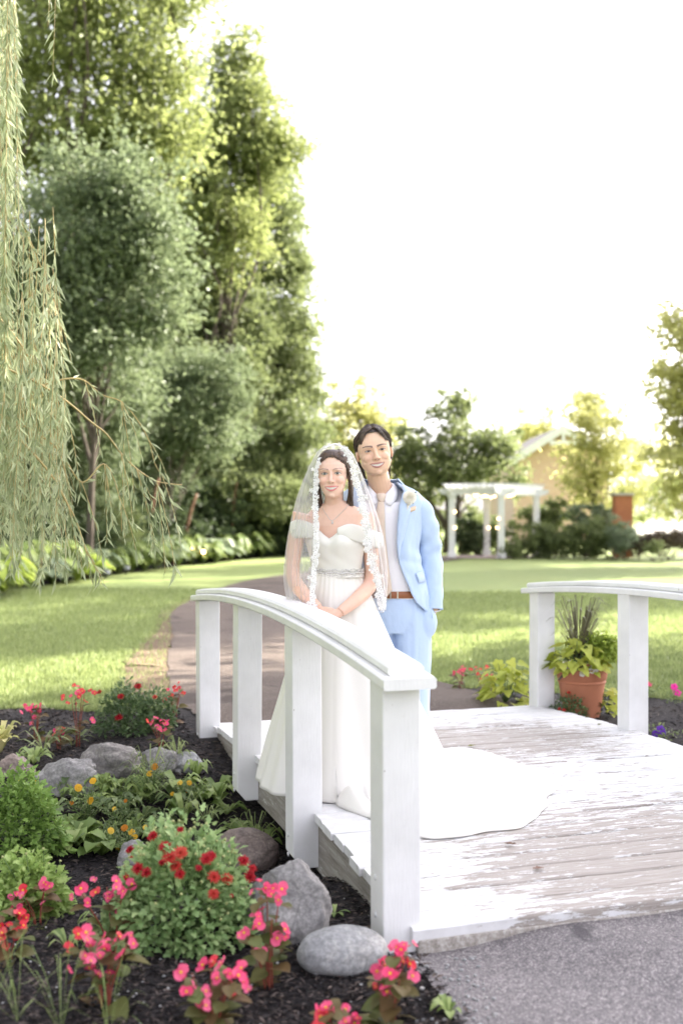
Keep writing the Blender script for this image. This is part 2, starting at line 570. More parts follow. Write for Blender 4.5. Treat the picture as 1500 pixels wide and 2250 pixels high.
# ================================================================== ground
def ground_h(x, y):
    x = np.asarray(x, dtype=float); y = np.asarray(y, dtype=float)
    rx, ry = x - BN.x, y - BN.y
    u = rx * BA.x + ry * BA.y
    s = rx * BP.x + ry * BP.y
    ch = -0.27 * np.exp(-((u - 1.9) / 0.85) ** 2) * smooth01(s, -3.2, -0.5) * (1 - smooth01(s, 4.5, 7))
    h = ch
    h = h + 0.075 * np.exp(-((u - 4.3) / 0.8) ** 2) * smooth01(s, -0.8, 0.3) * (1 - smooth01(s, 2.2, 3.4))
    h = h + 0.035 * np.exp(-((u + 0.3) / 0.5) ** 2) * smooth01(s, 0.1, 1.2)
    near = (1 - smooth01(y, 8, 14))
    h = h + near * 0.018 * (np.sin(x * 5.1 + 1.3 * np.sin(y * 3.3)) * np.sin(y * 4.3 + x))
    h = h + 0.05 * np.sin(x * 0.35 + 1) * np.sin(y * 0.22) * smooth01(y, 10, 20)
    return h
def gh(x, y):
    return float(ground_h(x, y))

def dense(lo, hi, a, b, step, grow=1.25):
    c = list(np.arange(a, b + step / 2, step)); st = step; v = a
    left = []
    while v > lo: st *= grow; v -= st; left.append(max(v, lo))
    st = step; v = b; right = []
    while v < hi: st *= grow; v += st; right.append(min(v, hi))
    return np.array(left[::-1] + c + right)
xs = dense(-600, 600, -5.0, 5.0, 0.07); ys = dense(-40, 1200, 2.2, 10.0, 0.07)
X, Y = np.meshgrid(xs, ys)
V = np.stack([X, Y, ground_h(X, Y)], -1).reshape(-1, 3)
nx, ny = len(xs), len(ys)
I = np.arange(nx * ny).reshape(ny, nx)
Fq = np.stack([I[:-1, :-1], I[:-1, 1:], I[1:, 1:], I[1:, :-1]], -1).reshape(-1, 4)
tag(obj('lawn', np_mesh('lawn', V, Fq, smooth=True), MAT['lawn']), kind='structure')

def sheet(name, left, right, n, m, dz, mat, wob=0.0, seed=0):
    A = catmull(left, n); B = catmull(right, n)
    r = np.random.RandomState(seed)
    if wob:
        for E, ph in ((A, 0.0), (B, 2.0)):
            t = np.arange(n)
            E[:, 0] += wob * (np.sin(t * 0.9 + ph) * 0.5 + r.uniform(-0.6, 0.6, n))
            E[:, 1] += wob * (np.sin(t * 0.63 + 1 + ph) * 0.5 + r.uniform(-0.6, 0.6, n))
    f = np.linspace(0, 1, m)[None, :, None]
    G = A[:, None, :] * (1 - f) + B[:, None, :] * f
    Z = ground_h(G[..., 0], G[..., 1]) + dz
    V = np.concatenate([G[..., :2], Z[..., None]], -1).reshape(-1, 3)
    I = np.arange(n * m).reshape(n, m)
    Fq = np.stack([I[:-1, :-1], I[:-1, 1:], I[1:, 1:], I[1:, :-1]], -1).reshape(-1, 4)
    me = np_mesh(name, V, Fq, smooth=True)
    return tag(obj(name, me, mat), kind='structure')

# garden bed (dark mulch) on both sides of the bridge and under it
back = [(-7, 8.9), (-4.2, 8.35), (-2.6, 8.55), (-1.5, 8.3), (-0.6, 8.4), (0.5, 9.0), (1.3, 9.35), (2.1, 9.2), (3.2, 8.75), (5, 8.4), (7, 8.2)]
front = [(-7, 2.2), (-4.2, 2.2), (-2.6, 2.2), (-1.5, 2.2), (-0.6, 2.2), (0.5, 2.2), (1.3, 2.2), (2.1, 2.2), (3.2, 2.2), (5, 2.2), (7, 2.2)]
sheet('garden_bed', front, back, 220, 150, 0.012, MAT['mulch'], 0.03, 3)
# asphalt in front of the bridge
sheet('asphalt_path', [(0.50, 0.4), (0.44, 1.9), (0.38, 2.7), (0.33, 3.3), (0.235, 3.72), (0.26, 3.95)],
      [(3.6, 0.4), (3.6, 1.9), (3.6, 2.7), (3.6, 3.4), (3.5, 4.4), (3.3, 4.9)], 90, 60, 0.020, MAT['asphalt'], 0.012, 5)
# path leading away from the far end of the bridge
sheet('garden_path', [(-0.80, 7.35), (-0.98, 7.7), (-1.3, 8.6), (-1.75, 11), (-2.1, 13.6), (-2.62, 17), (-2.6, 21), (-2.15, 25), (-1.2, 28), (0.4, 32), (2.7, 36.8)],
      [(1.45, 8.05), (1.35, 8.35), (1.02, 9.3), (0.4, 11), (-0.05, 14), (-0.45, 17), (-0.5, 20), (-0.2, 22.6), (0.5, 25.5), (2.1, 31), (4.0, 36.0)],
      200, 24, 0.022, MAT['path'], 0.02, 8)
# worn earth strip where the lawn meets the path
m_, nt_, out_ = newmat('worn_earth')
n_ = noise(nt_, wcoords(nt_), 18, 8, 0.7)
finish(nt_, out_, ramp(nt_, n_, [(0.3, (0.07, 0.052, 0.04)), (0.55, (0.17, 0.125, 0.085)), (0.8, (0.27, 0.215, 0.14))]), 0.9, n_, 0.7, 0.02, spec=0.1)
sheet('worn_verge', [(-1.25, 8.3), (-1.95, 9.6), (-2.2, 11.2), (-2.35, 12.8), (-2.45, 14.5), (-2.78, 17), (-2.72, 20)],
      [(-1.1, 8.3), (-1.35, 9.4), (-1.7, 11), (-1.95, 12.8), (-2.15, 14.5), (-2.55, 17), (-2.5, 20)], 140, 8, 0.016, m_, 0.07, 12)
# distant pale drive beyond the hedge
sheet('driveway', [(17, 80), (24, 95), (36, 130), (50, 180)], [(30, 78), (36, 95), (50, 130), (75, 180)], 30, 8, 0.06,
      m_simple('pale_gravel', (0.46, 0.44, 0.41), 0.9, 8, 0.12))

# ================================================================== leaf clouds and trees
def unit(v):
    return v / np.maximum(np.linalg.norm(v, axis=-1, keepdims=True), 1e-9)

def leaf_cloud(C, size, rng, dirs=None, spread=0.9, aspect=0.5, rnd=None, fold=0.15):
    """one folded quad per leaf; C centres (N,3), size (N,)"""
    n = len(C)
    d = rng.normal(size=(n, 3)) * spread
    if dirs is not None: d = d + dirs
    d = unit(d)
    nm = rng.normal(size=(n, 3)) * 0.8 + np.array([0, 0, 0.9])
    sd = unit(np.cross(d, nm)); up = np.cross(sd, d)
    L = size[:, None]
    base = C - d * L * 0.5
    tip = C + d * L * 0.5
    a = C + sd * L * aspect * 0.5 + up * L * fold - d * L * 0.05
    b = C - sd * L * aspect * 0.5 + up * L * fold - d * L * 0.05
    V = np.stack([base, a, tip, b], 1).reshape(-1, 3)
    Fq = np.arange(4 * n).reshape(n, 4)
    r = rng.uniform(0, 1, n) if rnd is None else rnd
    return V, Fq, np.repeat(r, 4)

def crown_points(ells, n_clumps, per, clump_r, rng, shell=0.55):
    """clumps spread through a union of ellipsoids (centre, radii); returns leaf centres, outward dirs, clump ids"""
    vols = np.array([e[1][0] * e[1][1] * e[1][2] for e in ells]) ** 0.75
    pick = rng.choice(len(ells), n_clumps, p=vols / vols.sum())
    cen = np.array([e[0] for e in ells], dtype=float)[pick]; rad = np.array([e[1] for e in ells], dtype=float)[pick]
    dirv = unit(rng.normal(size=(n_clumps, 3)))
    rr = rng.uniform(0, 1, n_clumps) ** (shell * 0.6)
    stray = rng.uniform(0, 1, n_clumps) < 0.18
    rr = np.where(stray, rng.uniform(1.0, 1.28, n_clumps), rr)
    ph = rng.uniform(0, 50)
    lump = np.array([1 + 0.42 * mnoise.noise(Vector(v * 2.1) + Vector((ph, 0, i * 7.3))) for v, i in zip(dirv, pick)])
    cc = cen + dirv * rad * (rr * lump)[:, None]
    # openings between the boughs
    sc_ = 1.6 / max(0.3, float(np.median(rad)))
    for _ in range(2):
        hole = np.array([mnoise.noise(Vector(c * sc_) + Vector((0, ph, 0))) for c in cc]) < -0.16
        rr2 = rng.uniform(0.2, 1.15, n_clumps); dv2 = unit(rng.normal(size=(n_clumps, 3)))
        cc = np.where(hole[:, None], cen + dv2 * rad * rr2[:, None], cc); dirv = np.where(hole[:, None], dv2, dirv)
    cr = clump_r * rng.uniform(0.5, 1.35, n_clumps) * np.where(stray, 0.75, 1.0)
    ids = np.repeat(np.arange(n_clumps), per)
    off = rng.normal(size=(n_clumps * per, 3)); off[:, 2] *= 0.6
    C = cc[ids] + off * cr[ids][:, None] * 0.55
    out = unit(dirv[ids] * np.array([1, 1, 0.6]) + off * 0.5)
    return C, out, ids, cc

def make_tree(name, label, base, ells, mat, n_clumps, per, clump_r, leaf, seed, trunk_r=0.16, bark='bark', droop=0.3,
              aspect=0.5, limbs=10, cat='tree', group=None, fork=0.35, spread=0.9, shell=0.55, tone=0.0, stems=1):
    rng = np.random.RandomState(seed)
    base = Vector(base)
    t = empty(name, base, 0, label, cat, group)
    C, out, ids, cc = crown_points(ells, n_clumps, per, clump_r, rng, shell)
    keep = C[:, 2] > base.z + 0.05
    C, out, ids = C[keep], out[keep], ids[keep]
    size = leaf * rng.uniform(0.65, 1.35, len(C))
    tonec = rng.uniform(0, 1, n_clumps)
    rnd = np.clip(0.62 * tonec[ids] + 0.42 * rng.uniform(0, 1, len(C)) + tone, 0, 1)
    V, Fq, r = leaf_cloud(C, size, rng, out + np.array([0, 0, -droop]), spread, aspect, rnd)
    b = np.array(base)
    o = obj('crown', np_mesh('crown', V - b, Fq, {'rnd': r}), mat, t)
    # trunk and limbs reach into the crown
    top = np.mean([e[0] for e in ells], axis=0)
    for k in range(stems):
        mb = MB()
        a = rng.uniform(0, 6.28); dx = 0.0 if stems == 1 else 0.35
        st = Vector((math.cos(a) * dx, math.sin(a) * dx, -0.05))
        tv = Vector(top - b) + Vector((rng.normal() * 0.4 * dx * 3, rng.normal() * 0.4 * dx * 3, 0))
        P = [st]
        for f in (0.12, 0.3, 0.5, 0.75, 1.0):
            P.append(st.lerp(tv, f) + Vector((rng.normal() * 0.07, rng.normal() * 0.07, 0)) * tv.length * 0.25 * f)
        P2 = [Vector(p) for p in catmull([tuple(p) for p in P], 14)]
        mb.tube(P2, [trunk_r * (1.25 - 0.35 * min(1, i / 2) - 0.75 * i / 14) for i in range(14)], 9)
        trunk = mb.build('trunk', MAT[bark], t)
        if k == 0: spine = P2
    for k in range(limbs):
        tgt = Vector(cc[rng.randint(len(cc))] - b)
        j = int(rng.uniform(fork, 0.9) * 13); s = spine[j]
        mid = s.lerp(tgt, 0.5) + Vector((rng.normal() * 0.08, rng.normal() * 0.08, 0.08)) * (tgt - s).length
        q = s.lerp(tgt, 0.25) + Vector((0, 0, 0.05)) * (tgt - s).length
        pts = [Vector(p) for p in catmull([tuple(s), tuple(q), tuple(mid), tuple(tgt)], 10)]
        r0 = trunk_r * (0.55 - 0.3 * j / 13)
        mb = MB(); mb.tube(pts, [max(0.008, r0 * (1 - 0.9 * i / 9)) for i in range(10)], 6)
        mb.build('limb', MAT[bark], t)
    return t

def E(px, py, d, rx, ry, dep=None):
    """ellipsoid from its outline in the photograph at depth d"""
    c = W(px, py, d); k = d / F
    return (tuple(c), (rx * k, dep if dep else max(rx, ry) * k * 0.8, ry * k))

def gbase(px, d):
    x = (px - 750) / F * d
    return (x, d, gh(x, d))

MAT['lf_yellow'] = m_leaf('yellow_green_leaves', (0.088, 0.118, 0.034), (0.182, 0.222, 0.068), (0.310, 0.342, 0.130), 0.45)
MAT['lf_green'] = m_leaf('green_leaves', (0.072, 0.098, 0.036), (0.142, 0.176, 0.068), (0.225, 0.262, 0.112), 0.4)
MAT['lf_blue'] = m_leaf('blue_green_leaves', (0.07, 0.102, 0.048), (0.138, 0.18, 0.088), (0.23, 0.275, 0.15), 0.35)
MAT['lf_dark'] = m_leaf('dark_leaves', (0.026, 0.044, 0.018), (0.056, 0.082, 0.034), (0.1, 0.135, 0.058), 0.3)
MAT['lf_gold'] = m_leaf('haze_paled_golden_leaves', (0.240, 0.250, 0.080), (0.390, 0.390, 0.145), (0.540, 0.530, 0.235), 0.62)  # yellow foliage, lightened so its colour stands in for distant haze
MAT['lf_pale'] = m_leaf('pale_sunlit_leaves', (0.300, 0.310, 0.110), (0.450, 0.450, 0.190), (0.600, 0.585, 0.290), 0.62)  # backlit sun glow put into the leaf colour
MAT['lf_hosta'] = m_leaf('hosta_leaves', (0.080, 0.120, 0.034), (0.150, 0.205, 0.060), (0.250, 0.305, 0.105), 0.35)
MAT['lf_brown'] = m_leaf('brown_hedge_leaves', (0.060, 0.045, 0.035), (0.120, 0.090, 0.065), (0.170, 0.135, 0.085), 0.2)
MAT['lf_lime'] = m_leaf('lime_leaves', (0.18, 0.25, 0.035), (0.30, 0.39, 0.06), (0.44, 0.52, 0.12), 0.4)
MAT['lf_sage'] = m_leaf('sage_leaves', (0.110, 0.154, 0.089), (0.187, 0.237, 0.146), (0.286, 0.330, 0.219), 0.3)

GL = 'trees along the left edge of the lawn'
make_tree('deciduous_tree', 'tall airy yellow-green tree with heavy limbs, sky showing through its top', gbase(60, 30),
          [E(140, 90, 30, 210, 150), E(330, 120, 30, 110, 130), E(60, 300, 30, 150, 130), E(250, 270, 30, 150, 90), E(200, -90, 30, 240, 120), E(390, 20, 30, 80, 80), E(310, 330, 30, 110, 90), E(385, 270, 30, 70, 90)],
          MAT['lf_yellow'], 864, 46, 0.88, 0.177, 1, 0.34, limbs=26, fork=0.3, group=GL, shell=0.8)
make_tree('deciduous_tree', 'tall light green tree with a feathery leaning top beside the open sky', gbase(470, 39),
          [E(510, 190, 39, 70, 105), E(470, 330, 39, 110, 110), E(560, 350, 39, 80, 125), E(470, 520, 39, 110, 140), E(535, 105, 39, 40, 55), E(430, 430, 39, 90, 110), E(600, 300, 39, 40, 60), E(560, 240, 39, 45, 60), E(410, 330, 39, 60, 90), E(650, 330, 39, 25, 40)],
          MAT['lf_yellow'], 648, 58, 0.71, 0.188, 2, 0.22, limbs=16, group=GL, tone=-0.14, shell=0.8)
make_tree('deciduous_tree', 'dense mid green tree forming the right shoulder of the row', gbase(600, 43),
          [E(620, 400, 43, 50, 95), E(590, 520, 43, 90, 130), E(600, 700, 43, 85, 150), E(640, 860, 43, 72, 100), E(530, 760, 43, 120, 160), E(640, 620, 43, 36, 110), E(655, 440, 43, 22, 40), E(665, 730, 43, 30, 60), E(600, 1010, 43, 110, 120)],
          MAT['lf_green'], 756, 60, 0.71, 0.194, 3, 0.22, limbs=14, group=GL, shell=0.75)
make_tree('broadleaf_tree', 'blue-green tree in front of the tall airy tree', gbase(190, 25.5),
          [E(230, 430, 25.5, 140, 100), E(300, 590, 25.5, 115, 130), E(120, 560, 25.5, 130, 130), E(190, 740, 25.5, 150, 130), E(60, 740, 25.5, 130, 170), E(330, 480, 25.5, 60, 70), E(360, 680, 25.5, 60, 70)],
          MAT['lf_blue'], 700, 56, 0.62, 0.150, 4, 0.12, limbs=16, group=GL, shell=1.2)
make_tree('broadleaf_tree', 'low tree with arching pale green boughs and bare grey twigs', gbase(330, 34),
          [E(370, 850, 34, 120, 85), E(440, 950, 34, 105, 70), E(260, 930, 34, 120, 90), E(480, 850, 34, 70, 80), E(300, 1040, 34, 110, 60)],
          MAT['lf_blue'], 540, 56, 0.49, 0.142, 5, 0.08, limbs=38, group=GL, bark='bark_pale', stems=3, fork=0.15, shell=0.75)
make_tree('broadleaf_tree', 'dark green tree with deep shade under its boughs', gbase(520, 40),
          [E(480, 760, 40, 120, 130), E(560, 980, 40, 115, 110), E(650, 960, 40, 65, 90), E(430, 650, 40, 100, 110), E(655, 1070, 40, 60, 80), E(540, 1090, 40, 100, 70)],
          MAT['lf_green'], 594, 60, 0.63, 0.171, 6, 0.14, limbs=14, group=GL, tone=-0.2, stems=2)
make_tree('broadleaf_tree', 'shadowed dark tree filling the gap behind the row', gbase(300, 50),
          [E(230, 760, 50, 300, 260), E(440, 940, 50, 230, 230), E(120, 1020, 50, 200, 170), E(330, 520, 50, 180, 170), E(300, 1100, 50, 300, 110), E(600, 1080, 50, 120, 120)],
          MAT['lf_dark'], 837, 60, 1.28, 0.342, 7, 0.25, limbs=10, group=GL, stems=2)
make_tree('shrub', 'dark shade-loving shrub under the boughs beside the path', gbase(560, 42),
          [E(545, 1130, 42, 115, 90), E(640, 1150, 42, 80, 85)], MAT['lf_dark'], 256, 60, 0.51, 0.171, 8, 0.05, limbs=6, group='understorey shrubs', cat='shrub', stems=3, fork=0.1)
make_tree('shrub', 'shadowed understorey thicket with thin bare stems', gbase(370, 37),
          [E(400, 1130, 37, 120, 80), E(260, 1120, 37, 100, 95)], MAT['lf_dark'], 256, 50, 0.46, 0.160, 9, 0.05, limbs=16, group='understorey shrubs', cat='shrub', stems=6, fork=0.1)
make_tree('shrub', 'deep green rounded shrub behind the lime green hostas', gbase(215, 28.5),
          [E(225, 1130, 28.5, 75, 95), E(120, 1150, 28.5, 90, 95), E(20, 1120, 28.5, 90, 130)], MAT['lf_green'], 256, 55, 0.41, 0.137, 10, 0.05, limbs=6, group='understorey shrubs', cat='shrub', stems=3, fork=0.1, tone=-0.15)
make_tree('broadleaf_tree', 'bushy mid green tree with boughs sweeping down to the border', gbase(460, 38),
          [E(420, 1010, 38, 120, 80), E(530, 1060, 38, 90, 70), E(340, 790, 38, 120, 110), E(610, 1090, 38, 60, 60)],
          MAT['lf_green'], 445, 56, 0.51, 0.148, 81, 0.06, limbs=22, group=GL, tone=-0.1, stems=4, fork=0.1)
make_tree('broadleaf_tree', 'grey-green bushy tree behind the hanging willow branches', gbase(110, 28),
          [E(60, 900, 28, 130, 150), E(170, 960, 28, 120, 130), E(40, 1080, 28, 130, 120), E(250, 860, 28, 110, 110), E(160, 1110, 28, 90, 80)],
          MAT['lf_blue'], 540, 56, 0.51, 0.142, 82, 0.06, limbs=16, group=GL, stems=4, fork=0.1, tone=-0.1)
make_tree('deciduous_tree', 'unseen tall tree added left of the willow to block sky light', (-10.5, 13.0, gh(-10.5, 13.0)), [((-10.5, 13, 6.0), (3.2, 3.2, 4.4)), ((-10, 13, 10.5), (2.8, 2.8, 3.2))],
          MAT['lf_green'], 300, 34, 0.8, 0.26, 83, 0.22, limbs=10, group=GL)  # out of view, added to block sky light from the left
make_tree('deciduous_tree', 'unseen broad tree added beside the near end of the bed to block sky light', (-9.5, 6.0, gh(-9.5, 6.0)), [((-9.5, 6, 5.6), (3.2, 3.6, 4.4)), ((-9.5, 6, 10), (2.8, 2.8, 3.2))],
          MAT['lf_green'], 300, 34, 0.8, 0.26, 84, 0.22, limbs=10, group=GL)  # also unseen, put in so the posts' left faces darken
make_tree('deciduous_tree', 'unseen spreading tree added behind the camera to dim light from the left', (-8.0, -1.0, 0), [((-8, -1, 6), (3.4, 3.4, 4.2)), ((-8, -1, 10), (2.8, 2.8, 3.0))],
          MAT['lf_green'], 300, 34, 0.8, 0.26, 85, 0.22, limbs=10, group=GL)  # added off-view to cut more sky light on the left
# bare orange-brown trunks showing in the shade
for k, (x0, y0, x1, y1, r) in enumerate([(378, 1215, 432, 1085, 0.07), (410, 1215, 412, 1130, 0.035), (300, 1215, 350, 1050, 0.06), (495, 1210, 520, 1060, 0.06)]):
    dt = (33.6, 34.4, 30.8, 37.2)[k]
    a, b = W(x0, y0, dt), W(x1, y1, dt)
    a.z = gh(a.x, a.y) - 0.05
    mb = MB(); P = [Vector(p) for p in catmull([a - a, (b - a) * 0.4 + Vector((0.06, 0.1, 0)), (b - a) * 0.75, (b - a)], 8)]
    mb.tube(P, [r * (1 - 0.05 * i) for i in range(8)], 7)
    tag(mb.build('bare_trunk', m_bark('russet_bark', (0.11, 0.06, 0.04), (0.26, 0.15, 0.10)) if k == 0 else bpy.data.materials['russet_bark'], None, a),
        ['leaning russet trunk in the shade under the boughs', 'thin upright stem beside the leaning russet trunk', 'slender russet trunk bending out of the thicket', 'russet trunk under the dark green tree'][k], 'trunk')

# trees beyond the far end of the lawn
GF = 'trees beyond the lawn'
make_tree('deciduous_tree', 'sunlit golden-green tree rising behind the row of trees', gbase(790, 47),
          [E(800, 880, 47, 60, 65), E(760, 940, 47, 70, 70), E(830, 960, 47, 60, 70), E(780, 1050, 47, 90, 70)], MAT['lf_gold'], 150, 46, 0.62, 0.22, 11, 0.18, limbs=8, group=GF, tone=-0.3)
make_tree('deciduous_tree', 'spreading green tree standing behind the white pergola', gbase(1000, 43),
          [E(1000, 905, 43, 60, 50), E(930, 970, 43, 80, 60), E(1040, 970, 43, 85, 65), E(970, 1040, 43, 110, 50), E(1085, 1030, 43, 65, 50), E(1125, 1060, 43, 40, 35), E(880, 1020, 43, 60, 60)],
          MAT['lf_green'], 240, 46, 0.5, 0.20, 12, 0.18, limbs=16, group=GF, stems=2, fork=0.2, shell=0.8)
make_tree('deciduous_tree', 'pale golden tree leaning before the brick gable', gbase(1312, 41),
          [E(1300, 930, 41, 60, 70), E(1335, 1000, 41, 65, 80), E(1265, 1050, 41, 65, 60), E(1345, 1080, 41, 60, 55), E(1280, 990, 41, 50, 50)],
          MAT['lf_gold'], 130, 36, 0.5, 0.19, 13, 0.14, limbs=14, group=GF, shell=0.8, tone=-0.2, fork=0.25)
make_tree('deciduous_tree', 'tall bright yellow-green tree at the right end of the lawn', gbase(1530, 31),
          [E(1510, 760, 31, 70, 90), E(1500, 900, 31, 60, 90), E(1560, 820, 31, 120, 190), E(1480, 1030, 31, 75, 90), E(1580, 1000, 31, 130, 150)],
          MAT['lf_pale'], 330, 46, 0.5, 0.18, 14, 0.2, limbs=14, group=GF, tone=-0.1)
make_tree('deciduous_tree', 'far tree behind the brick house, haze put into its pale leaves', gbase(1180, 78),
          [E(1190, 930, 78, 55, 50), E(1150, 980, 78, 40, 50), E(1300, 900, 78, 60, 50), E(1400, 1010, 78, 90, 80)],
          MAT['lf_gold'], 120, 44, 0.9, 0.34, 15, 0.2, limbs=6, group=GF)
make_tree('deciduous_tree', 'far green tree closing the gap beyond the gazebo lawn', gbase(1080, 66),
          [E(1090, 1050, 66, 70, 60), E(900, 1070, 66, 120, 60), E(1440, 1090, 66, 90, 50)],
          MAT['lf_yellow'], 150, 44, 0.8, 0.30, 16, 0.2, limbs=6, group=GF)

# tall trees to the right of the garden, outside the photograph; their shade lies over the bridge
GS = 'shade trees right of the bridge'
for k, (q, tt, h, rr, lab) in enumerate([(1.6, 14.5, 12.5, 3.7, 'broad shade tree beside the asphalt in front of the bridge'),
                                         (6.1, 17.5, 14.0, 2.6, 'tall shade tree right of the bridge flower bed'),
                                         (14.7, 26.0, 16.5, 2.8, 'tall shade tree beside the far right lawn'),
                                         (20.6, 34.0, 19.0, 2.9, 'tall shade tree beyond the far right lawn'),
                                         (27.0, 41.0, 21.0, 3.0, 'tall shade tree right of the brown hedge'),
                                         (-4.5, 15.0, 12.0, 4.0, 'shade tree on the near right lawn')]):
    p = Vector((-0.53 * q + 0.85 * tt, 0.85 * q + 0.53 * tt, 0))
    p.z = gh(p.x, p.y)
    el = [((p.x, p.y, h * 0.60), (rr, rr, h * 0.30)), ((p.x + 0.8, p.y - 0.8, h * 0.75), (rr * 0.75, rr * 0.75, h * 0.24)), ((p.x - 0.6, p.y + 0.9, h * 0.48), (rr * 0.9, rr * 0.9, h * 0.18))]
    make_tree('shade_tree', lab, p, el, MAT['lf_green'], 520, 30, 0.9, 0.30, 40 + k, 0.26, limbs=12, group=GS)
# ================================================================== hedges, shrubs and border plants far off
def shrub(name, label, px, d, ells, mat, n, per, leaf, seed, cr=0.22, group=None, cat='shrub', aspect=0.5, tone=0.0):
    return make_tree(name, label, gbase(px, d), [E(x, y, d + dd, rx, ry) for (x, y, rx, ry, dd) in ells], mat, n, per, cr, leaf, seed,
                     0.03, limbs=5, cat=cat, group=group, stems=3, fork=0.05, aspect=aspect, tone=tone)
GB = 'shrubs round the pergola'
shrub('shrub', 'dark shrub inside the white pergola', 1030, 39.6, [(1032, 1180, 34, 46, 0), (1050, 1200, 22, 25, 0)], MAT['lf_dark'], 60, 60, 0.13, 61, group=GB)
shrub('shrub', 'low bright green shrub at the foot of the pergola column', 1124, 37.2, [(1124, 1207, 20, 20, 0)], MAT['lf_green'], 26, 50, 0.10, 62, group=GB, tone=0.3)
shrub('shrub', 'wide dark green shrub right of the pergola', 1195, 37.8, [(1180, 1188, 50, 36, 0), (1230, 1192, 45, 34, 0)], MAT['lf_green'], 120, 60, 0.12, 63, group=GB, tone=-0.15)
shrub('shrub', 'rounded deep green shrub in the middle of the hedge row', 1285, 37.6, [(1280, 1190, 48, 33, 0), (1320, 1180, 38, 38, 0)], MAT['lf_green'], 110, 60, 0.12, 64, group=GB, tone=-0.05)
shrub('shrub', 'grey-green sage shrub beside the brown hedge', 1362, 37.2, [(1362, 1186, 30, 36, 0)], MAT['lf_sage'], 50, 60, 0.10, 65, group=GB)
shrub('shrub', 'tall leafy shrub behind the right pergola column', 1205, 41.0, [(1210, 1135, 40, 35, 0), (1160, 1155, 40, 40, 0)], MAT['lf_green'], 70, 50, 0.15, 66, group=GB, tone=0.2)
shrub('shrub', 'pale shrub between pergola and brick pillar', 1330, 40.0, [(1290, 1140, 40, 30, 0), (1325, 1150, 30, 30, 0)], MAT['lf_sage'], 60, 50, 0.14, 67, group=GB)
shrub('hedge', 'clipped brown-leaved hedge at the end of the lawn', 1460, 37.5, [(1410, 1192, 35, 22, 0), (1455, 1190, 40, 22, 0), (1510, 1190, 40, 24, 0), (1560, 1190, 40, 24, 0)], MAT['lf_brown'], 150, 60, 0.11, 68, cat='hedge')
shrub('shrub', 'small green shrub in front of the brown hedge', 1440, 36.5, [(1437, 1205, 14, 14, 0)], MAT['lf_green'], 22, 40, 0.09, 69, group=GB, tone=0.2)
shrub('shrub', 'dark hedge shrub seen between the pergola columns', 1085, 41, [(1085, 1180, 25, 40, 0)], MAT['lf_green'], 50, 60, 0.13, 70, group=GB, tone=-0.2)
shrub('shrub', 'green bank of shrubs beyond the pergola', 950, 44, [(940, 1165, 60, 50, 0), (880, 1160, 60, 60, 0), (1010, 1150, 60, 40, 0), (810, 1150, 60, 70, 0)], MAT['lf_green'], 150, 50, 0.17, 71, group=GB, cr=0.4)
shrub('shrub', 'dark green bank closing the foot of the tree row', 720, 40, [(700, 1150, 70, 70, 0), (760, 1170, 50, 50, 0), (640, 1170, 50, 45, 0)], MAT['lf_dark'], 150, 50, 0.15, 72, group=GB, cr=0.35)
shrub('shrub', 'green thicket filling the horizon behind the golden tree', 1400, 70, [(1300, 1130, 130, 30, 0), (1180, 1135, 90, 30, 0)], MAT['lf_yellow'], 130, 50, 0.26, 73, group=GB, cr=0.6)

# border of hostas and ferns along the left edge of the lawn
rb = random.Random(5)
bl = catmull([(-60, 1328), (0, 1312), (130, 1288), (300, 1258), (450, 1238), (620, 1222)], 30)
border_labels = []
def clump_plant(name, label, loc, r, h, n, mat, seed, group=None, leafw=0.32, cat='plant', arch=0.75):
    """arching strap/hosta leaves from a centre, one object each plant"""
    rng = random.Random(seed)
    t = empty(name, loc, rng.uniform(0, 6.28), label, cat, group)
    V = []; Fs = []; A = []
    for i in range(n):
        a = rng.uniform(0, 6.283); L = r * rng.uniform(0.6, 1.15); hh = h * rng.uniform(0.5, 1.1)
        dx, dy = math.cos(a), math.sin(a); wd = L * leafw * rng.uniform(0.7, 1.2)
        rr = rng.random(); b = len(V)
        for (f, wf) in ((0.0, 0.12), (0.35, 0.7), (0.65, 1.0), (0.85, 0.7), (1.0, 0.04)):
            x = L * f; z = hh * (math.sin(min(1, f * 1.25) * math.pi * 0.5) - arch * max(0, f - 0.45) ** 2 * 2.2)
            for sgn in (-1, 0, 1):
                V.append((dx * x - dy * wd * wf * sgn * 0.5, dy * x + dx * wd * wf * sgn * 0.5, z + (0.05 * wd if sgn else -0.05 * wd)))
                A.append(rr)
        for k in range(4):
            for j in (0, 1):
                q = b + k * 3 + j
                Fs.append((q, q + 1, q + 4, q + 3))
    obj('foliage', np_mesh('foliage', V, Fs, {'rnd': A}, smooth=True), mat, t)
    return t
for i, (px, py) in enumerate(bl):
    d = F * CAMH / (py - 1130) + rb.uniform(0.0, 0.7)
    x = (px - 750) / F * d
    loc = (x, d, gh(x, d))
    kind = rb.choice(['hosta', 'fern', 'hosta'])
    m = MAT['lf_lime'] if (i in (3, 6, 13)) else (MAT['lf_sage'] if i % 5 == 4 else MAT['lf_hosta'])
    nm = {'lf_lime': 'lime green'}.get([k for k in MAT if MAT[k] is m][0], 'grey-green' if i % 5 == 4 else 'mid green')
    clump_plant('hosta', '%s hosta clump in the border under the trees' % nm, loc, rb.uniform(0.55, 0.95), rb.uniform(0.6, 1.0), 70, m, 200 + i, group='%s border plants' % nm)
# dark soil strip under the border
A_ = [tuple(W(px, py, F * CAMH / (py - 1130)))[:2] for px, py in bl]
sheet('border_bed', [(x - 0.2, y - 0.35) for x, y in A_], [(x - 5.0, y + 16.0) for x, y in A_], 90, 24, 0.014, MAT['mulch'], 0.05, 9)

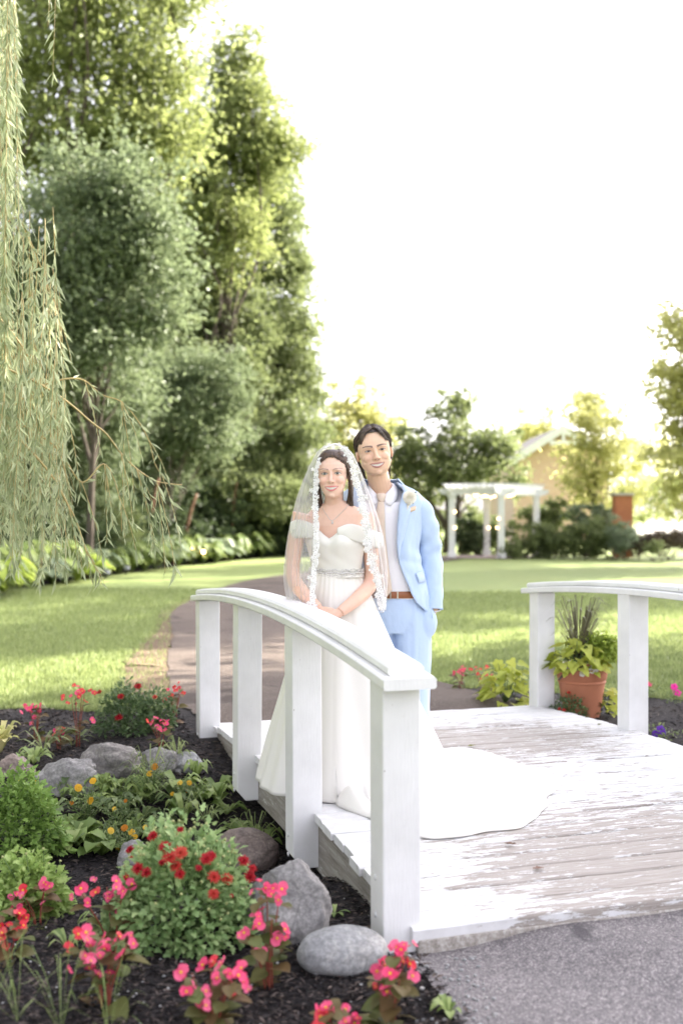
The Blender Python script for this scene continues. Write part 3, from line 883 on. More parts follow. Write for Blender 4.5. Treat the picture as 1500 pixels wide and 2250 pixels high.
for i, (px, py, w_, h_, dd, mt, lab) in enumerate([
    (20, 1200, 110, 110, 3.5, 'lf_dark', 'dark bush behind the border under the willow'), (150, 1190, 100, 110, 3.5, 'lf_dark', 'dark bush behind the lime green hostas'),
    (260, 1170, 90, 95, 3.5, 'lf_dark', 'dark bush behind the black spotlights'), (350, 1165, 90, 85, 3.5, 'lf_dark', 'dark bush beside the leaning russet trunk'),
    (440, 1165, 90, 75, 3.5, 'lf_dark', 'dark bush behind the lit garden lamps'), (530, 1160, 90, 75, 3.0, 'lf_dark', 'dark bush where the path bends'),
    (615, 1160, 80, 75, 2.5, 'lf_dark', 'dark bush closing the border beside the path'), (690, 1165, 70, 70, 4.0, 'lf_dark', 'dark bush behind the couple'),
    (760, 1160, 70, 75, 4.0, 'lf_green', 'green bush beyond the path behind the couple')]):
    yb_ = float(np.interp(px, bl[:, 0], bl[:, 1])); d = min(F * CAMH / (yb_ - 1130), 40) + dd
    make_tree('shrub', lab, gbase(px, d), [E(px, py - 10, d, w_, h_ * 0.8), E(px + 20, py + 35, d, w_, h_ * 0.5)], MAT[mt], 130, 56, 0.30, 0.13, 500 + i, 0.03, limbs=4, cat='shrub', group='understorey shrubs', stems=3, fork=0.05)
# small garden lamps (lit) and black spotlights in the border
m_, nt_, out_ = newmat('warm_lamp_glass')
em = nd(nt_, 'ShaderNodeEmission', Color=(1.0, 0.62, 0.28, 1), Strength=5.0)
nt_.links.new(em.outputs[0], out_.inputs['Surface']); MAT['lamp'] = m_
MAT['black'] = m_simple('black_metal', (0.018, 0.018, 0.022), 0.4)
for k, (px, py, d) in enumerate([(358, 1217, 30.6), (447, 1213, 33.2), (425, 1205, 33.0)]):
    c = W(px, py, d); z = gh(c.x, c.y)
    t = empty('garden_lamp', (c.x, c.y, z), 0, ['lit garden lamp on a stake among the hostas', 'lit garden lamp beyond the lime green hosta', 'small lit garden lamp near the path bend'][k], 'lamp', 'lit garden lamps')
    h = c.z - z
    mb = MB(); mb.tube([(0, 0, -0.05), (0, 0, h - 0.05)], 0.012, 6); mb.build('stake', MAT['black'], t)
    mb = MB(); mb.ball((0, 0, h), (0.055, 0.055, 0.06), 10, 7); mb.build('globe', MAT['lamp'], t)
    mb = MB(); mb.tube([(0, 0, h + 0.05), (0, 0, h + 0.075)], [0.06, 0.02], 10); mb.build('cap', MAT['black'], t)
for k, (px, py, d) in enumerate([(232, 1266, 25.3), (276, 1250, 27.6)]):
    c = W(px, py, d); z = gh(c.x, c.y)
    t = empty('garden_spotlight', (c.x, c.y, z), 0.5, 'round black spotlight at the lawn edge by the hostas', 'spotlight', 'black garden spotlights')
    mb = MB(); mb.tube([(0, 0, -0.04), (0, 0, 0.10)], 0.02, 8); mb.build('stake', MAT['black'], t)
    mb = MB(); mb.tube([(0, 0.07, 0.12), (0, 0.04, 0.125), (0, -0.07, 0.16), (0, -0.10, 0.17)], [0.04, 0.085, 0.10, 0.10], 14); mb.build('housing', MAT['black'], t)
    mb = MB(); mb.tube([(0, -0.101, 0.17), (0, -0.106, 0.171)], [0.085, 0.082], 14); mb.build('lens', m_simple('lamp_lens', (0.25, 0.26, 0.30), 0.1), t)

# ================================================================== white pergola
PD = 38.0
pg = empty('pergola', (W(1080, 1225, PD).x, PD, gh(W(1080, 1225, PD).x, PD)), 0, 'white wooden pergola with string lights at the far side of the lawn', 'pergola')
pb = pg.location.copy()
MAT['pergola'] = m_simple('pergola_paint', (0.74, 0.74, 0.74), 0.6, 6, 0.08)
def PL(px, py, d): return W(px, py, d) - pb
colp = [(992, 37.2), (1068, 39.4), (1100, 37.2), (1177, 39.2)]
for px, d in colp:
    c = W(px, 1130, d) - pb; k = d / F; top = W(px, 1088, d).z - pb.z
    mb = MB(); mb.box((c.x, c.y, top / 2 - 0.02), (0.215, 0.215, top), bevel=0.012)
    o = mb.build('column', MAT['pergola'], pg)
    mb = MB(); mb.box((c.x, c.y, 0.10), (0.29, 0.29, 0.22), bevel=0.012); mb.build('column_base', MAT['pergola'], o)
    mb = MB(); mb.box((c.x, c.y, top - 0.03), (0.30, 0.30, 0.08), bevel=0.01); mb.build('column_capital', MAT['pergola'], o)
ztop = W(1000, 1088, 37.2).z - pb.z
def beam(a, b, z, h=0.2, w=0.07, name='beam', over=0.45):
    a, b = Vector(a), Vector(b); dirv = (b - a).normalized(); a = a - dirv * over; b = b + dirv * over
    L = (b - a).length; ang = math.atan2(dirv.y, dirv.x)
    mb = MB()
    # profile with cut-back ends
    pts = [(-L / 2, h), (L / 2, h), (L / 2, h * 0.55), (L / 2 - 0.16, 0), (-L / 2 + 0.16, 0), (-L / 2, h * 0.55)]
    vs = [(x, s * w / 2, zz) for s in (-1, 1) for x, zz in pts]
    mb.add(vs, [(0, 1, 2, 3, 4, 5), (11, 10, 9, 8, 7, 6)] + [(i, i + 6, (i + 1) % 6 + 6, (i + 1) % 6) for i in range(6)], 0, False)
    o = mb.build(name, MAT['pergola'], pg, (a + b) / 2 + Vector((0, 0, z)))
    o.rotation_euler = (0, 0, ang)
    return o
P4 = [(W(px, 1130, d) - pb) for px, d in colp]
P4 = [Vector((p.x, p.y, 0)) for p in P4]
beam(P4[0], P4[2], ztop + 0.01); beam(P4[1], P4[3], ztop + 0.012)
beam(P4[0] + Vector((0.05, 0, 0)), P4[1], ztop + 0.015); beam(P4[2], P4[3], ztop + 0.016)
for i in range(9):
    f = i / 8
    a = P4[0].lerp(P4[2], f); b = P4[1].lerp(P4[3], f)
    beam(a, b, ztop + 0.215, 0.13, 0.05, 'rafter', 0.55)
for i in range(4):
    f = (i + 0.5) / 4
    beam(P4[0].lerp(P4[1], f), P4[2].lerp(P4[3], f), ztop + 0.35, 0.05, 0.045, 'lath', 0.5)
# string lights: bulbs in a swag
rr_ = random.Random(2)
spots = [(W(1020 + i * 7.3 + rr_.uniform(-2, 2), 1084 + 8 * math.sin(i / 17 * math.pi) + rr_.uniform(-2, 2), 38.3 + rr_.uniform(-0.5, 0.5)) - pb) for i in range(18)]
spots += [(W(x, y, 37.08) - pb) for x, y in ((999, 1125), (999, 1160), (1094, 1140), (1091, 1160))] + [(W(x, y, 39.28) - pb) for x, y in ((1073, 1160),)]
mb = MB(); mb.tube(spots[:18], 0.006, 5); wire = mb.build('light_string', MAT['black'], pg)
mb = MB(); mb.ball((0, 0, 0), 0.028, 8, 6); bulb = mb.mesh('bulb'); bulb.materials.append(MAT['lamp'])
for s in spots: obj('bulb', bulb, None, wire, s)
# paving under the pergola
sheet('pergola_paving', [tuple((P4[0] + pb + Vector((-0.9, -0.5, 0))))[:2], tuple((P4[2] + pb + Vector((0.2, -0.5, 0))))[:2]],
      [tuple((P4[1] + pb + Vector((-0.9, 0.6, 0))))[:2], tuple((P4[3] + pb + Vector((0.6, 0.6, 0))))[:2]], 8, 6, 0.03, m_simple('pink_paving', (0.33, 0.26, 0.25), 0.85, 12, 0.15))

# ================================================================== brick house behind the trees
HD = 56.0
hs = empty('brick_house', (W(1232, 1130, HD).x, HD, 0), 0, 'brick house with white gable trim half hidden by the golden tree', 'house')
m_, nt_, out_ = newmat('sun_paled_brick')  # brick colours paled to stand in for sunlight on the wall
bt = nd(nt_, 'ShaderNodeTexBrick', Vector=coords(nt_, 'Object', (1, 1, 1)), Color1=(0.60, 0.37, 0.27, 1), Color2=(0.68, 0.46, 0.35, 1), Mortar=(0.62, 0.50, 0.42, 1), Scale=1.0)
bt.inputs['Brick Width'].default_value = 0.22; bt.inputs['Row Height'].default_value = 0.075; bt.inputs['Mortar Size'].default_value = 0.01
mp_ = nt_.nodes.new('ShaderNodeMapping'); mp_.inputs['Rotation'].default_value = (R(90), 0, 0)
nt_.links.new(coords(nt_, 'Object'), mp_.inputs[0]); nt_.links.new(mp_.outputs[0], bt.inputs['Vector'])
finish(nt_, out_, bt.outputs[0], 0.85, bt.outputs['Fac'], 0.3, 0.01); MAT['brick'] = m_
kx = HD / F
def HX(px): return (px - 1232) * kx
def HZ(py): return CAMH - (py - 1130) * kx
pk = HZ(946); ev = HZ(1012)
xl, xr = HX(1128), HX(1336)
mb = MB()
pts = [(xl, 0), (xr, 0), (xr, ev), (0, pk), (xl, ev)]
vs = [(x, y, z) for y in (0, 9) for x, z in pts]
mb.add(vs, [(4, 3, 2, 1, 0), (5, 6, 7, 8, 9)] + [(i, (i + 1) % 5, (i + 1) % 5 + 5, i + 5) for i in range(5)], 0, False)
hw = mb.build('wall', MAT['brick'], hs)
MAT['roof'] = m_simple('grey_shingles', (0.16, 0.14, 0.13), 0.9, 20, 0.3, 0.4)
for sx, xe in ((-1, xl), (1, xr)):
    mb = MB(); e = Vector((xe * 1.12, 0, ev - (pk - ev) * 0.12)); p = Vector((0, 0, pk))
    nrm = Vector((-(p.z - e.z) * (-1 if sx < 0 else 1) * -1, 0, 0))
    up = Vector((0, 0, 0.16))
    q = [Vector((p.x, -0.5, p.z)), Vector((e.x, -0.5, e.z)), Vector((e.x, 9.4, e.z)), Vector((p.x, 9.4, p.z))]
    mb.add([v + Vector((0, 0, 0.05)) for v in q] + [v + up + Vector((0, 0, 0.05)) for v in q], [(0, 1, 2, 3), (7, 6, 5, 4), (0, 4, 5, 1), (1, 5, 6, 2), (2, 6, 7, 3), (3, 7, 4, 0)], 0, False)
    rf = mb.build('roof', MAT['roof'], hs)
    mb = MB(); q = [Vector((p.x, -0.58, p.z - 0.16)), Vector((e.x, -0.58, e.z - 0.16)), Vector((e.x, -0.58, e.z + 0.26)), Vector((p.x, -0.58, p.z + 0.26))]
    mb.add(q + [v + Vector((0, 0.06, 0)) for v in q], [(0, 1, 2, 3), (7, 6, 5, 4), (0, 4, 5, 1), (1, 5, 6, 2), (2, 6, 7, 3), (3, 7, 4, 0)], 0, False)
    mb.build('rake_board', MAT['pergola'], rf)
mb = MB()   # white kingpost truss in the gable
mb.box((0, -0.55, (pk + HZ(978)) / 2), (0.16, 0.08, pk - HZ(978))); mb.build('king_post', MAT['pergola'], hs)
mb = MB(); mb.box((0, -0.62, HZ(975)), (HX(1262) - HX(1202), 0.08, 0.2)); mb.build('collar_beam', MAT['pergola'], hs)
# brick pillar
c = W(1366, 1130, 38.8)
pl = empty('brick_pillar', (c.x, 38.8, 0), 0, 'square orange brick pillar behind the sage shrub', 'pillar')
hgt = W(1366, 1090, 38.8).z
mb = MB(); mb.box((0, 0, hgt / 2), (0.58, 0.58, hgt)); mb.build('shaft', m_simple('orange_brick', (0.40, 0.15, 0.075), 0.85, 26, 0.35, 0.3), pl)
mb = MB(); mb.box((0, 0, hgt + 0.05), (0.70, 0.70, 0.10), bevel=0.02); mb.build('capstone', m_simple('capstone', (0.42, 0.38, 0.34), 0.8, 10, 0.2), pl)

# ================================================================== footbridge
br = empty('footbridge', BN, 0, 'small white wooden footbridge with peeling deck and arched handrails', 'bridge')
br.rotation_euler = (0, 0, math.atan2(BA.y, BA.x))       # local x along the bridge, local y to the left, z up
# local: x = u, y = -s
PW = 0.14
rp = random.Random(11)
GAP = 0.008
u = -0.10; pitch = 0.140; k = 0
def plank_mesh(w, L, th, u0, seed):
    """board lying across the bridge; local x along its length"""
    rg = random.Random(seed); n = 26
    V = []; Fs = []; A = []
    prof = [(-w / 2, -th), (-w / 2, -0.006), (-w / 2 + 0.006, 0), (-w * 0.17, 0.0012), (w * 0.17, 0.0012), (w / 2 - 0.006, 0), (w / 2, -0.006), (w / 2, -th)]
    ph = rg.uniform(0, 6)
    for i in range(n + 1):
        f = i / n; x = (f - 0.5) * L
        wav = 0.002 * math.sin(f * 9 + ph) + 0.0012 * rg.uniform(-1, 1)
        for (yy, zz) in prof:
            V.append((x, yy + 0.0015 * math.sin(f * 23 + ph), zz + wav)); 
            mid = 1 - abs((f * L - 1.45) / 1.25) ** 2      # worn along the walking line
            wr = 0.33 + 0.25 * max(0, mid) + 0.10 * math.sin(u0 * 3.1 + 1.0) + 0.12 * math.sin(seed * 12.9898)
            if u0 < 0.35: wr += 0.06
            wr -= 0.24 * (max(0, min(1, (0.22 + 0.05 * math.sin(seed * 2.3) - f) / 0.14)))
            wr -= 0.22 * max(0, min(1, (f - 0.80 + 0.04 * math.sin(seed * 1.7)) / 0.12))
            A.append(wr)
    m = len(prof)
    for i in range(n):
        for j in range(m - 1):
            Fs.append((i * m + j, i * m + j + 1, (i + 1) * m + j + 1, (i + 1) * m + j))
        Fs.append((i * m + m - 1, i * m, (i + 1) * m, (i + 1) * m + m - 1))
    me = bpy.data.meshes.new('plank')
    me.from_pydata(V, [], Fs + [tuple(range(m - 1, -1, -1)), tuple(n * m + j for j in range(m))]); me.update()
    at = me.attributes.new('wear', 'FLOAT', 'POINT'); at.data.foreach_set('value', np.array(A, dtype=np.float32))
    return me
while u < BLEN + 0.12:
    uc = u + pitch / 2
    L = BWID - 0.06 + rp.uniform(-0.012, 0.012)
    me = plank_mesh(pitch - GAP, L, 0.036 if k else 0.050, uc, k)
    o = obj('plank', me, MAT['deck'], br)
    sl = (deck_z(uc + 0.05) - deck_z(uc - 0.05)) / 0.1
    o.location = (uc, -BWID / 2 + rp.uniform(-0.006, 0.006), deck_z(uc) + rp.uniform(-0.0015, 0.0015))
    # plank's x runs across the bridge towards +s (local -y), its y along the bridge
    o.rotation_euler = (math.atan(sl), 0, R(-90) + rp.uniform(-0.002, 0.002))
    o.rotation_euler = Matrix(((0, 1, 0), (-1, 0, 0), (0, 0, 1))).to_euler()
    o.rotation_euler.rotate_axis('X', math.atan(sl))
    u += pitch; k += 1

def arc_board(name, y0, y1, zf_top, zf_bot, u0, u1, n, mat, wear=None, parent=br, rnd_=0.006):
    """board curved in elevation, straight in plan; local coordinates"""
    V = []; Fs = []
    for i in range(n + 1):
        x = u0 + (u1 - u0) * i / n; zt, zb = zf_top(x), zf_bot(x); r = rnd_
        V += [(x, y0, zb + r), (x, y0, zt - r), (x, y0 + r, zt), (x, y1 - r, zt), (x, y1, zt - r), (x, y1, zb + r), (x, y1 - r, zb), (x, y0 + r, zb)]
    for i in range(n):
        for j in range(8):
            j2 = (j + 1) % 8
            Fs.append((i * 8 + j, i * 8 + j2, (i + 1) * 8 + j2, (i + 1) * 8 + j))
    Fs += [tuple(range(7, -1, -1)), tuple(n * 8 + j for j in range(8))]
    me = bpy.data.meshes.new(name); me.from_pydata(V, [], Fs); me.update()
    o = obj(name, me, mat, parent)
    return o

def rail_z(u):
    t = u / BLEN
    return 0.945 + 0.085 * (1 - (2 * t - 1) ** 2)

PN = 4
MAT['bolt'] = m_simple('painted_bolt', (0.62, 0.62, 0.62), 0.5)
for side in (0, 1):
    yc = 0.0 if side == 0 else -BWID
    outer = 1 if side == 0 else -1                          # local y direction pointing off the bridge
    for i in range(PN):
        uc = BLEN * i / (PN - 1)
        zb = -0.02 if i == 0 else (-0.085 if i < 3 else -0.10)
        zt = rail_z(uc) + 0.004
        h = zt - zb; w = PW / 2; ch = 0.05 if i > 0 else 0.012
        # post with its lower outer corner cut off
        prof = [(-outer * w, zb), (outer * (w - ch), zb), (outer * w, zb + ch * 1.15), (outer * w, zt), (-outer * w, zt)]
        bm = bmesh.new()
        vsA = [bm.verts.new((uc - w, yc + y, z)) for y, z in prof]; vsB = [bm.verts.new((uc + w, yc + y, z)) for y, z in prof]
        bm.faces.new(vsA); bm.faces.new(vsB[::-1])
        for j in range(5): bm.faces.new((vsA[j], vsB[j], vsB[(j + 1) % 5], vsA[(j + 1) % 5]))
        bmesh.ops.recalc_face_normals(bm, faces=bm.faces[:])
        # lean a little, as hand-built posts do
        lean = rp.uniform(-0.006, 0.006)
        for v in bm.verts: v.co.y += lean * (v.co.z - 0.1); v.co -= Vector((uc, yc, 0))
        me = bpy.data.meshes.new('post'); bm.to_mesh(me); bm.free()
        o = obj('post', me, MAT['paint'], br, (uc, yc, 0)); bevel(o, 0.006, 2)
        for zz in (zb + 0.14, zb + 0.05 + (0.0 if i else 0.22)):
            mb = MB(); mb.ball((0.01, outer * (w + 0.001), zz), (0.011, 0.006, 0.011), 8, 6)
            mb.build('bolt', MAT['bolt'], o)
    hr = arc_board('handrail', yc - 0.096, yc + 0.096, lambda x: rail_z(x) + 0.040, lambda x: rail_z(x), -0.15, BLEN + 0.15, 26, MAT['paint'])
    cb = arc_board('cap_board', yc - 0.066, yc + 0.066, lambda x: rail_z(x) + 0.077, lambda x: rail_z(x) + 0.0395, -0.11, BLEN + 0.11, 26, MAT['paint'], parent=hr, rnd_=0.010)
    # side beam under the deck edge
    ys = sorted((yc - outer * 0.050, yc - outer * 0.095))
    arc_board('side_beam', ys[0], ys[1], lambda x: deck_z(x) - 0.037, lambda x: deck_z(x) - 0.27 if 0.2 < x < BLEN - 0.2 else max(-0.05, deck_z(x) - 0.2), 0.02, BLEN - 0.02, 24, MAT['fascia'], rnd_=0.004)
# middle beams carry the deck
for yy in (-0.85, -1.65):
    arc_board('deck_beam', yy - 0.03, yy + 0.03, lambda x: deck_z(x) - 0.037, lambda x: deck_z(x) - 0.24, 0.02, BLEN - 0.02, 16, MAT['fascia'], rnd_=0.004)
# front sill board under the first plank
mb = MB(); mb.box((-0.080, -BWID / 2, -0.005), (0.034, BWID - 0.10, 0.115), bevel=0.006)
mb.build('front_sill', MAT['edge'], br)
mb = MB(); mb.box((BLEN + 0.085, -BWID / 2, 0.0), (0.034, BWID - 0.10, 0.115), bevel=0.006)
mb.build('rear_sill', MAT['edge'], br)

# fallen leaves on the deck
def dry_leaf(px, py, size, col, label, seed):
    rg = random.Random(seed)
    # pixel -> deck
    d = 4.5
    for _ in range(12):
        p = W(px, py, d); uu = (p - BN).dot(BA); d = (CAMH - deck_z(uu) - 0.006) * F / (py - 1130)
    p = W(px, py, d)
    V = []; Fs = []
    n = 7
    for i in range(n):
        f = i / (n - 1); w = size * 0.26 * math.sin(math.pi * min(1, f * 0.9 + 0.06)) * (1.25 if i % 2 else 0.8)
        for s in (-1, 0, 1):
            V.append(((f - 0.5) * size, s * w, 0.004 + abs(s) * 0.35 * w * (1 + 0.5 * math.sin(i * 2.1)) + 0.12 * size * (f - 0.5) ** 2))
    for i in range(n - 1):
        for j in (0, 1): Fs.append((i * 3 + j, i * 3 + j + 1, (i + 1) * 3 + j + 1, (i + 1) * 3 + j))
    me = bpy.data.meshes.new('fallen_leaf'); me.from_pydata(V, [], Fs); me.update()
    o = obj('fallen_leaf', me, m_simple('dry_leaf_%d' % seed, col, 0.7, 40, 0.4), None, p, (0, 0, rg.uniform(0, 3)))
    tag(o, label, 'leaf')
dry_leaf(1182, 1911, 0.05, (0.20, 0.12, 0.09), 'curled brown leaf on the front boards of the deck', 1)
dry_leaf(1120, 1857, 0.05, (0.15, 0.09, 0.06), 'flat dark brown leaf on the deck near the train of the dress', 2)
dry_leaf(1036, 1641, 0.06, (0.16, 0.16, 0.04), 'yellow-green leaf lying on the deck behind the train of the dress', 3)
dry_leaf(1317, 1594, 0.05, (0.13, 0.15, 0.04), 'small green leaf on the deck edge near the terracotta pot', 4)
# ================================================================== garden plants, stones, mulch, willow
def GP(px, py, lift=0.0):
    """ground point seen at photo pixel"""
    d = 5.0
    for _ in range(25):
        p = W(px, py, d); z = gh(p.x, p.y) + 0.012 + lift
        d = 0.5 * d + 0.5 * (CAMH - z) * F / (py - 1130)
    p = W(px, py, d); p.z = gh(p.x, p.y) + 0.012
    return p
def mpp(p): return p.y / F      # metres per photo pixel at that depth

# ---- stones
def stone(px, py, wpx, hpx, mat, label, seed, cuts=0, squash=1.0, dep=0.8, rough=0.20, sink=0.40, lean=0.0):
    p = GP(px, py); k = mpp(p); rx = wpx * k / 2; rz = hpx * k / (2 - sink * 1.2) ; ry = rx * dep
    bm = bmesh.new(); bmesh.ops.create_icosphere(bm, subdivisions=5, radius=1.0)
    rg = random.Random(seed); planes = []
    for _ in range(cuts):
        n = Vector((rg.uniform(-1, 1), rg.uniform(-1, 0.4), rg.uniform(-0.1, 1))).normalized(); planes.append((n, rg.uniform(0.55, 0.82)))
    for v in bm.verts:
        q = v.co.copy()
        for n, c in planes:
            t = q.dot(n) - c
            if t > 0: q -= n * t * 0.93
        s = Vector((seed * 3.1, seed * 1.7, 0))
        q *= 1 + rough * mnoise.noise(q * 1.6 + s) + rough * 0.5 * mnoise.noise(q * 4 + s) + rough * 0.22 * mnoise.noise(q * 11 + s)
        v.co = Vector((q.x * rx + lean * q.z * rx, q.y * ry, q.z * rz))
    me = bpy.data.meshes.new('stone'); bm.to_mesh(me); bm.free()
    me.polygons.foreach_set('use_smooth', np.ones(len(me.polygons), dtype=bool))
    o = obj('stone', me, mat, None, (p.x, p.y + ry * 0.75, p.z + rz * (1 - sink)), (0, 0, rg.uniform(-0.2, 0.2)))
    return tag(o, label, 'stone')
SG = m_stone('grey_granite', (0.166, 0.160, 0.160), (0.320, 0.307, 0.301), (0.512, 0.493, 0.474))
SL = m_stone('speckled_pale_stone', (0.269, 0.275, 0.282), (0.384, 0.384, 0.384), (0.550, 0.525, 0.493), None, 11.0)
SB = m_stone('brown_stone', (0.166, 0.128, 0.115), (0.282, 0.224, 0.198), (0.410, 0.339, 0.301))
SS = m_stone('striated_stone', (0.109, 0.102, 0.105), (0.243, 0.224, 0.211), (0.435, 0.410, 0.384), (1, 1, 5), 5.0)
stone(622, 2078, 200, 172, SG, 'angular grey boulder with a ledge beside the bridge post', 1, 5, dep=0.75, rough=0.15, lean=-0.14)
stone(752, 2146, 205, 84, SL, 'smooth rounded pale grey stone at the foot of the near post', 2, 0, dep=0.7, rough=0.05)
stone(530, 1922, 160, 82, SB, 'low rounded brown stone behind the angular boulder', 3, 1, dep=0.8, rough=0.07)
stone(140, 1752, 142, 74, SG, 'grey lichen-pale stone between the marigolds and the striped stone', 4, 2, dep=0.7)
stone(238, 1722, 136, 78, SS, 'dark stone with pale slanting stripes in the back of the bed', 5, 2, dep=0.7)
stone(28, 1712, 92, 46, SB, 'flat brown stone next to the grey lichen-pale stone', 6, 1, dep=0.7)
stone(345, 1702, 95, 50, SG, 'low grey slab between the striped stone and the far post', 7, 3, dep=0.7)
stone(405, 1698, 70, 40, SL, 'small pale rock at the foot of the far post', 8, 3, dep=0.8)
stone(520, 2022, 70, 60, SB, 'small tan stone tucked behind the red chrysanthemum', 9, 1)
stone(300, 1918, 95, 60, SG, 'small blue-grey stone half hidden by the red chrysanthemum', 10, 2)
rg = random.Random(21)
mb = MB()
for k in range(60):
    p = GP(rg.uniform(300, 440), rg.uniform(1655, 1705)); r = rg.uniform(0.012, 0.030)
    mb.ball(p + Vector((0, 0, r * 0.4)), (r, r * 0.8, r * 0.6), 7, 5, rot=Matrix.Rotation(rg.uniform(0, 3), 3, 'Z'))
tag(mb.build('gravel', SG), 'loose grey gravel by the far post of the bridge', 'gravel', kind='stuff')

# ---- mulch chips and pebbles
rng = np.random.RandomState(33)
def in_bed(x, y):
    bx_, by_ = np.array(back).T
    u_ = (x - BN.x) * BA.x + (y - BN.y) * BA.y; s_ = (x - BN.x) * BP.x + (y - BN.y) * BP.y
    ok = (y < np.interp(x, bx_, by_) - 0.05)
    apron = (x > np.interp(y, [0, 1.9, 2.7, 3.3, 3.72, 4.0], [0.5, 0.44, 0.38, 0.33, 0.235, 0.26]) + 0.05) & (u_ < 0.05)
    path_ = (u_ > 3.55) & (s_ > -0.1) & (s_ < 2.55)
    return ok & ~apron & ~path_
N = 60000
y = 2.7 + (8.6 - 2.7) * rng.uniform(0, 1, N) ** 1.7
x = np.where(rng.uniform(0, 1, N) < 0.8, rng.uniform(-0.33, 0.10, N) * y, rng.uniform(0.10, 0.40, N) * y)
k_ = in_bed(x, y); x, y = x[k_], y[k_]
C = np.stack([x, y, ground_h(x, y) + 0.016 + 0.008 * rng.uniform(0, 1, len(x))], -1)
dirs = np.stack([rng.normal(size=len(x)), rng.normal(size=len(x)), 0.10 * rng.normal(size=len(x))], -1) * 3
V, Fq, r = leaf_cloud(C, rng.uniform(0.012, 0.048, len(x)) * (0.7 + 0.06 * y), rng, dirs, 0.25, 0.26, rng.uniform(0, 1, len(x)) ** 1.5, 0.06)
tag(obj('bark_mulch', np_mesh('bark_mulch', V, Fq, {'rnd': r}), MAT['chips']), 'dark shredded bark mulch covering the garden bed', 'mulch', kind='stuff')
mb = MB(); rg = random.Random(8)
for k in range(420):
    yy = 2.7 + 2.2 * rg.random() ** 1.3; xx = rg.uniform(-0.33, 0.14) * yy
    if k < 150: xx, yy = 0.42 - 0.05 * (yy - 3) + rg.gauss(0, 0.06), 2.75 + rg.random() * 1.0
    if not bool(in_bed(np.array([xx]), np.array([yy]))[0]) and k >= 150: continue
    r = rg.uniform(0.0025, 0.0065) * (1.4 if k < 150 else 1)
    mb.ball((xx, yy, gh(xx, yy) + 0.020 + r * 0.4), (r, r * 0.8, r * 0.65), 6, 4)
tag(mb.build('pebbles', SL), 'scattered pale pebbles on the mulch and along the asphalt edge', 'pebbles', kind='stuff')

# ---- grass blades on the near lawn
pl_y = [7.35, 7.7, 8.6, 11, 13.6, 17, 21, 25]; pl_x = [-0.80, -0.98, -1.3, -1.75, -2.1, -2.62, -2.6, -2.15]
pr_y = [8.05, 8.35, 9.3, 11, 14, 17, 20, 25]; pr_x = [1.45, 1.35, 1.02, 0.4, -0.05, -0.45, -0.5, 0.3]
N = 230000
y = 8.0 + 14 * rng.uniform(0, 1, N) ** 1.9; x = rng.uniform(-0.36, 0.36, N) * y
bx_, by_ = np.array(back).T
ok = (y > np.interp(x, bx_, by_) - 0.02) & ~((x > np.interp(y, pl_y, pl_x) - 0.02) & (x < np.interp(y, pr_y, pr_x) + 0.02))
verge = (x > np.interp(y, pl_y, pl_x) - 0.42 * np.clip((17 - y) / 6, 0, 1)) & (x < 0) & (rng.uniform(0, 1, N) < 0.8)
ok &= ~verge
x, y = x[ok], y[ok]; n = len(x)
h = rng.uniform(0.022, 0.055, n) * (1 + 0.02 * y); w = rng.uniform(0.003, 0.006, n) * (0.6 + 0.09 * y)
a = rng.uniform(0, 6.28, n); z = ground_h(x, y)
tip = np.stack([x + rng.normal(size=n) * 0.018, y + rng.normal(size=n) * 0.018, z + h], -1)
b0 = np.stack([x + np.cos(a) * w, y + np.sin(a) * w, z - 0.004], -1); b1 = np.stack([x - np.cos(a) * w, y - np.sin(a) * w, z - 0.004], -1)
V = np.stack([b0, b1, tip], 1).reshape(-1, 3)
tag(obj('grass', np_mesh('grass', V, np.arange(3 * n).reshape(n, 3), {'rnd': np.repeat(rng.uniform(0, 1, n), 3)}), MAT['grass']), 'short mown lawn grass beyond the garden bed', 'grass', kind='stuff')

# ---- begonias
MAT['beg_leaf'] = m_petal('bronze_begonia_leaf', (0.110, 0.155, 0.045), (0.150, 0.070, 0.038), 0.25)
MAT['beg_pink'] = m_petal('begonia_pink', (0.80, 0.045, 0.17), (0.84, 0.19, 0.33), 0.35)
MAT['beg_red'] = m_petal('begonia_coral', (0.72, 0.030, 0.055), (0.78, 0.10, 0.13), 0.35)
MAT['beg_stem'] = m_simple('red_stem', (0.22, 0.055, 0.035), 0.5)
MAT['yellow'] = m_petal('yellow_stamen', (0.80, 0.52, 0.03), (0.82, 0.60, 0.08), 0.2)
MAT['stem'] = m_simple('green_stem', (0.10, 0.16, 0.05), 0.6)
def ovate(L, w, cup, nseg=6, tipdroop=0.2, point=1.0):
    P = []
    for i in range(nseg + 1):
        f = i / nseg; ww = w * (math.sin(math.pi * min(1, f ** 0.75)) ** 0.8) * (1 if i < nseg else 0.02)
        zz = -tipdroop * L * f * f
        P.append([Vector((s * ww, f * L, zz + cup * abs(s) * ww)) for s in (-1, -0.5, 0, 0.5, 1)])
    return P
LEAF_B = []
for s in range(3):
    mb = MB(); mb.grid(ovate(1.0, 0.40 + 0.04 * s, 0.35 - 0.1 * s, 6, 0.2 + 0.1 * s)); me = mb.mesh('leaf'); me.materials.append(MAT['beg_leaf']); LEAF_B.append(me)
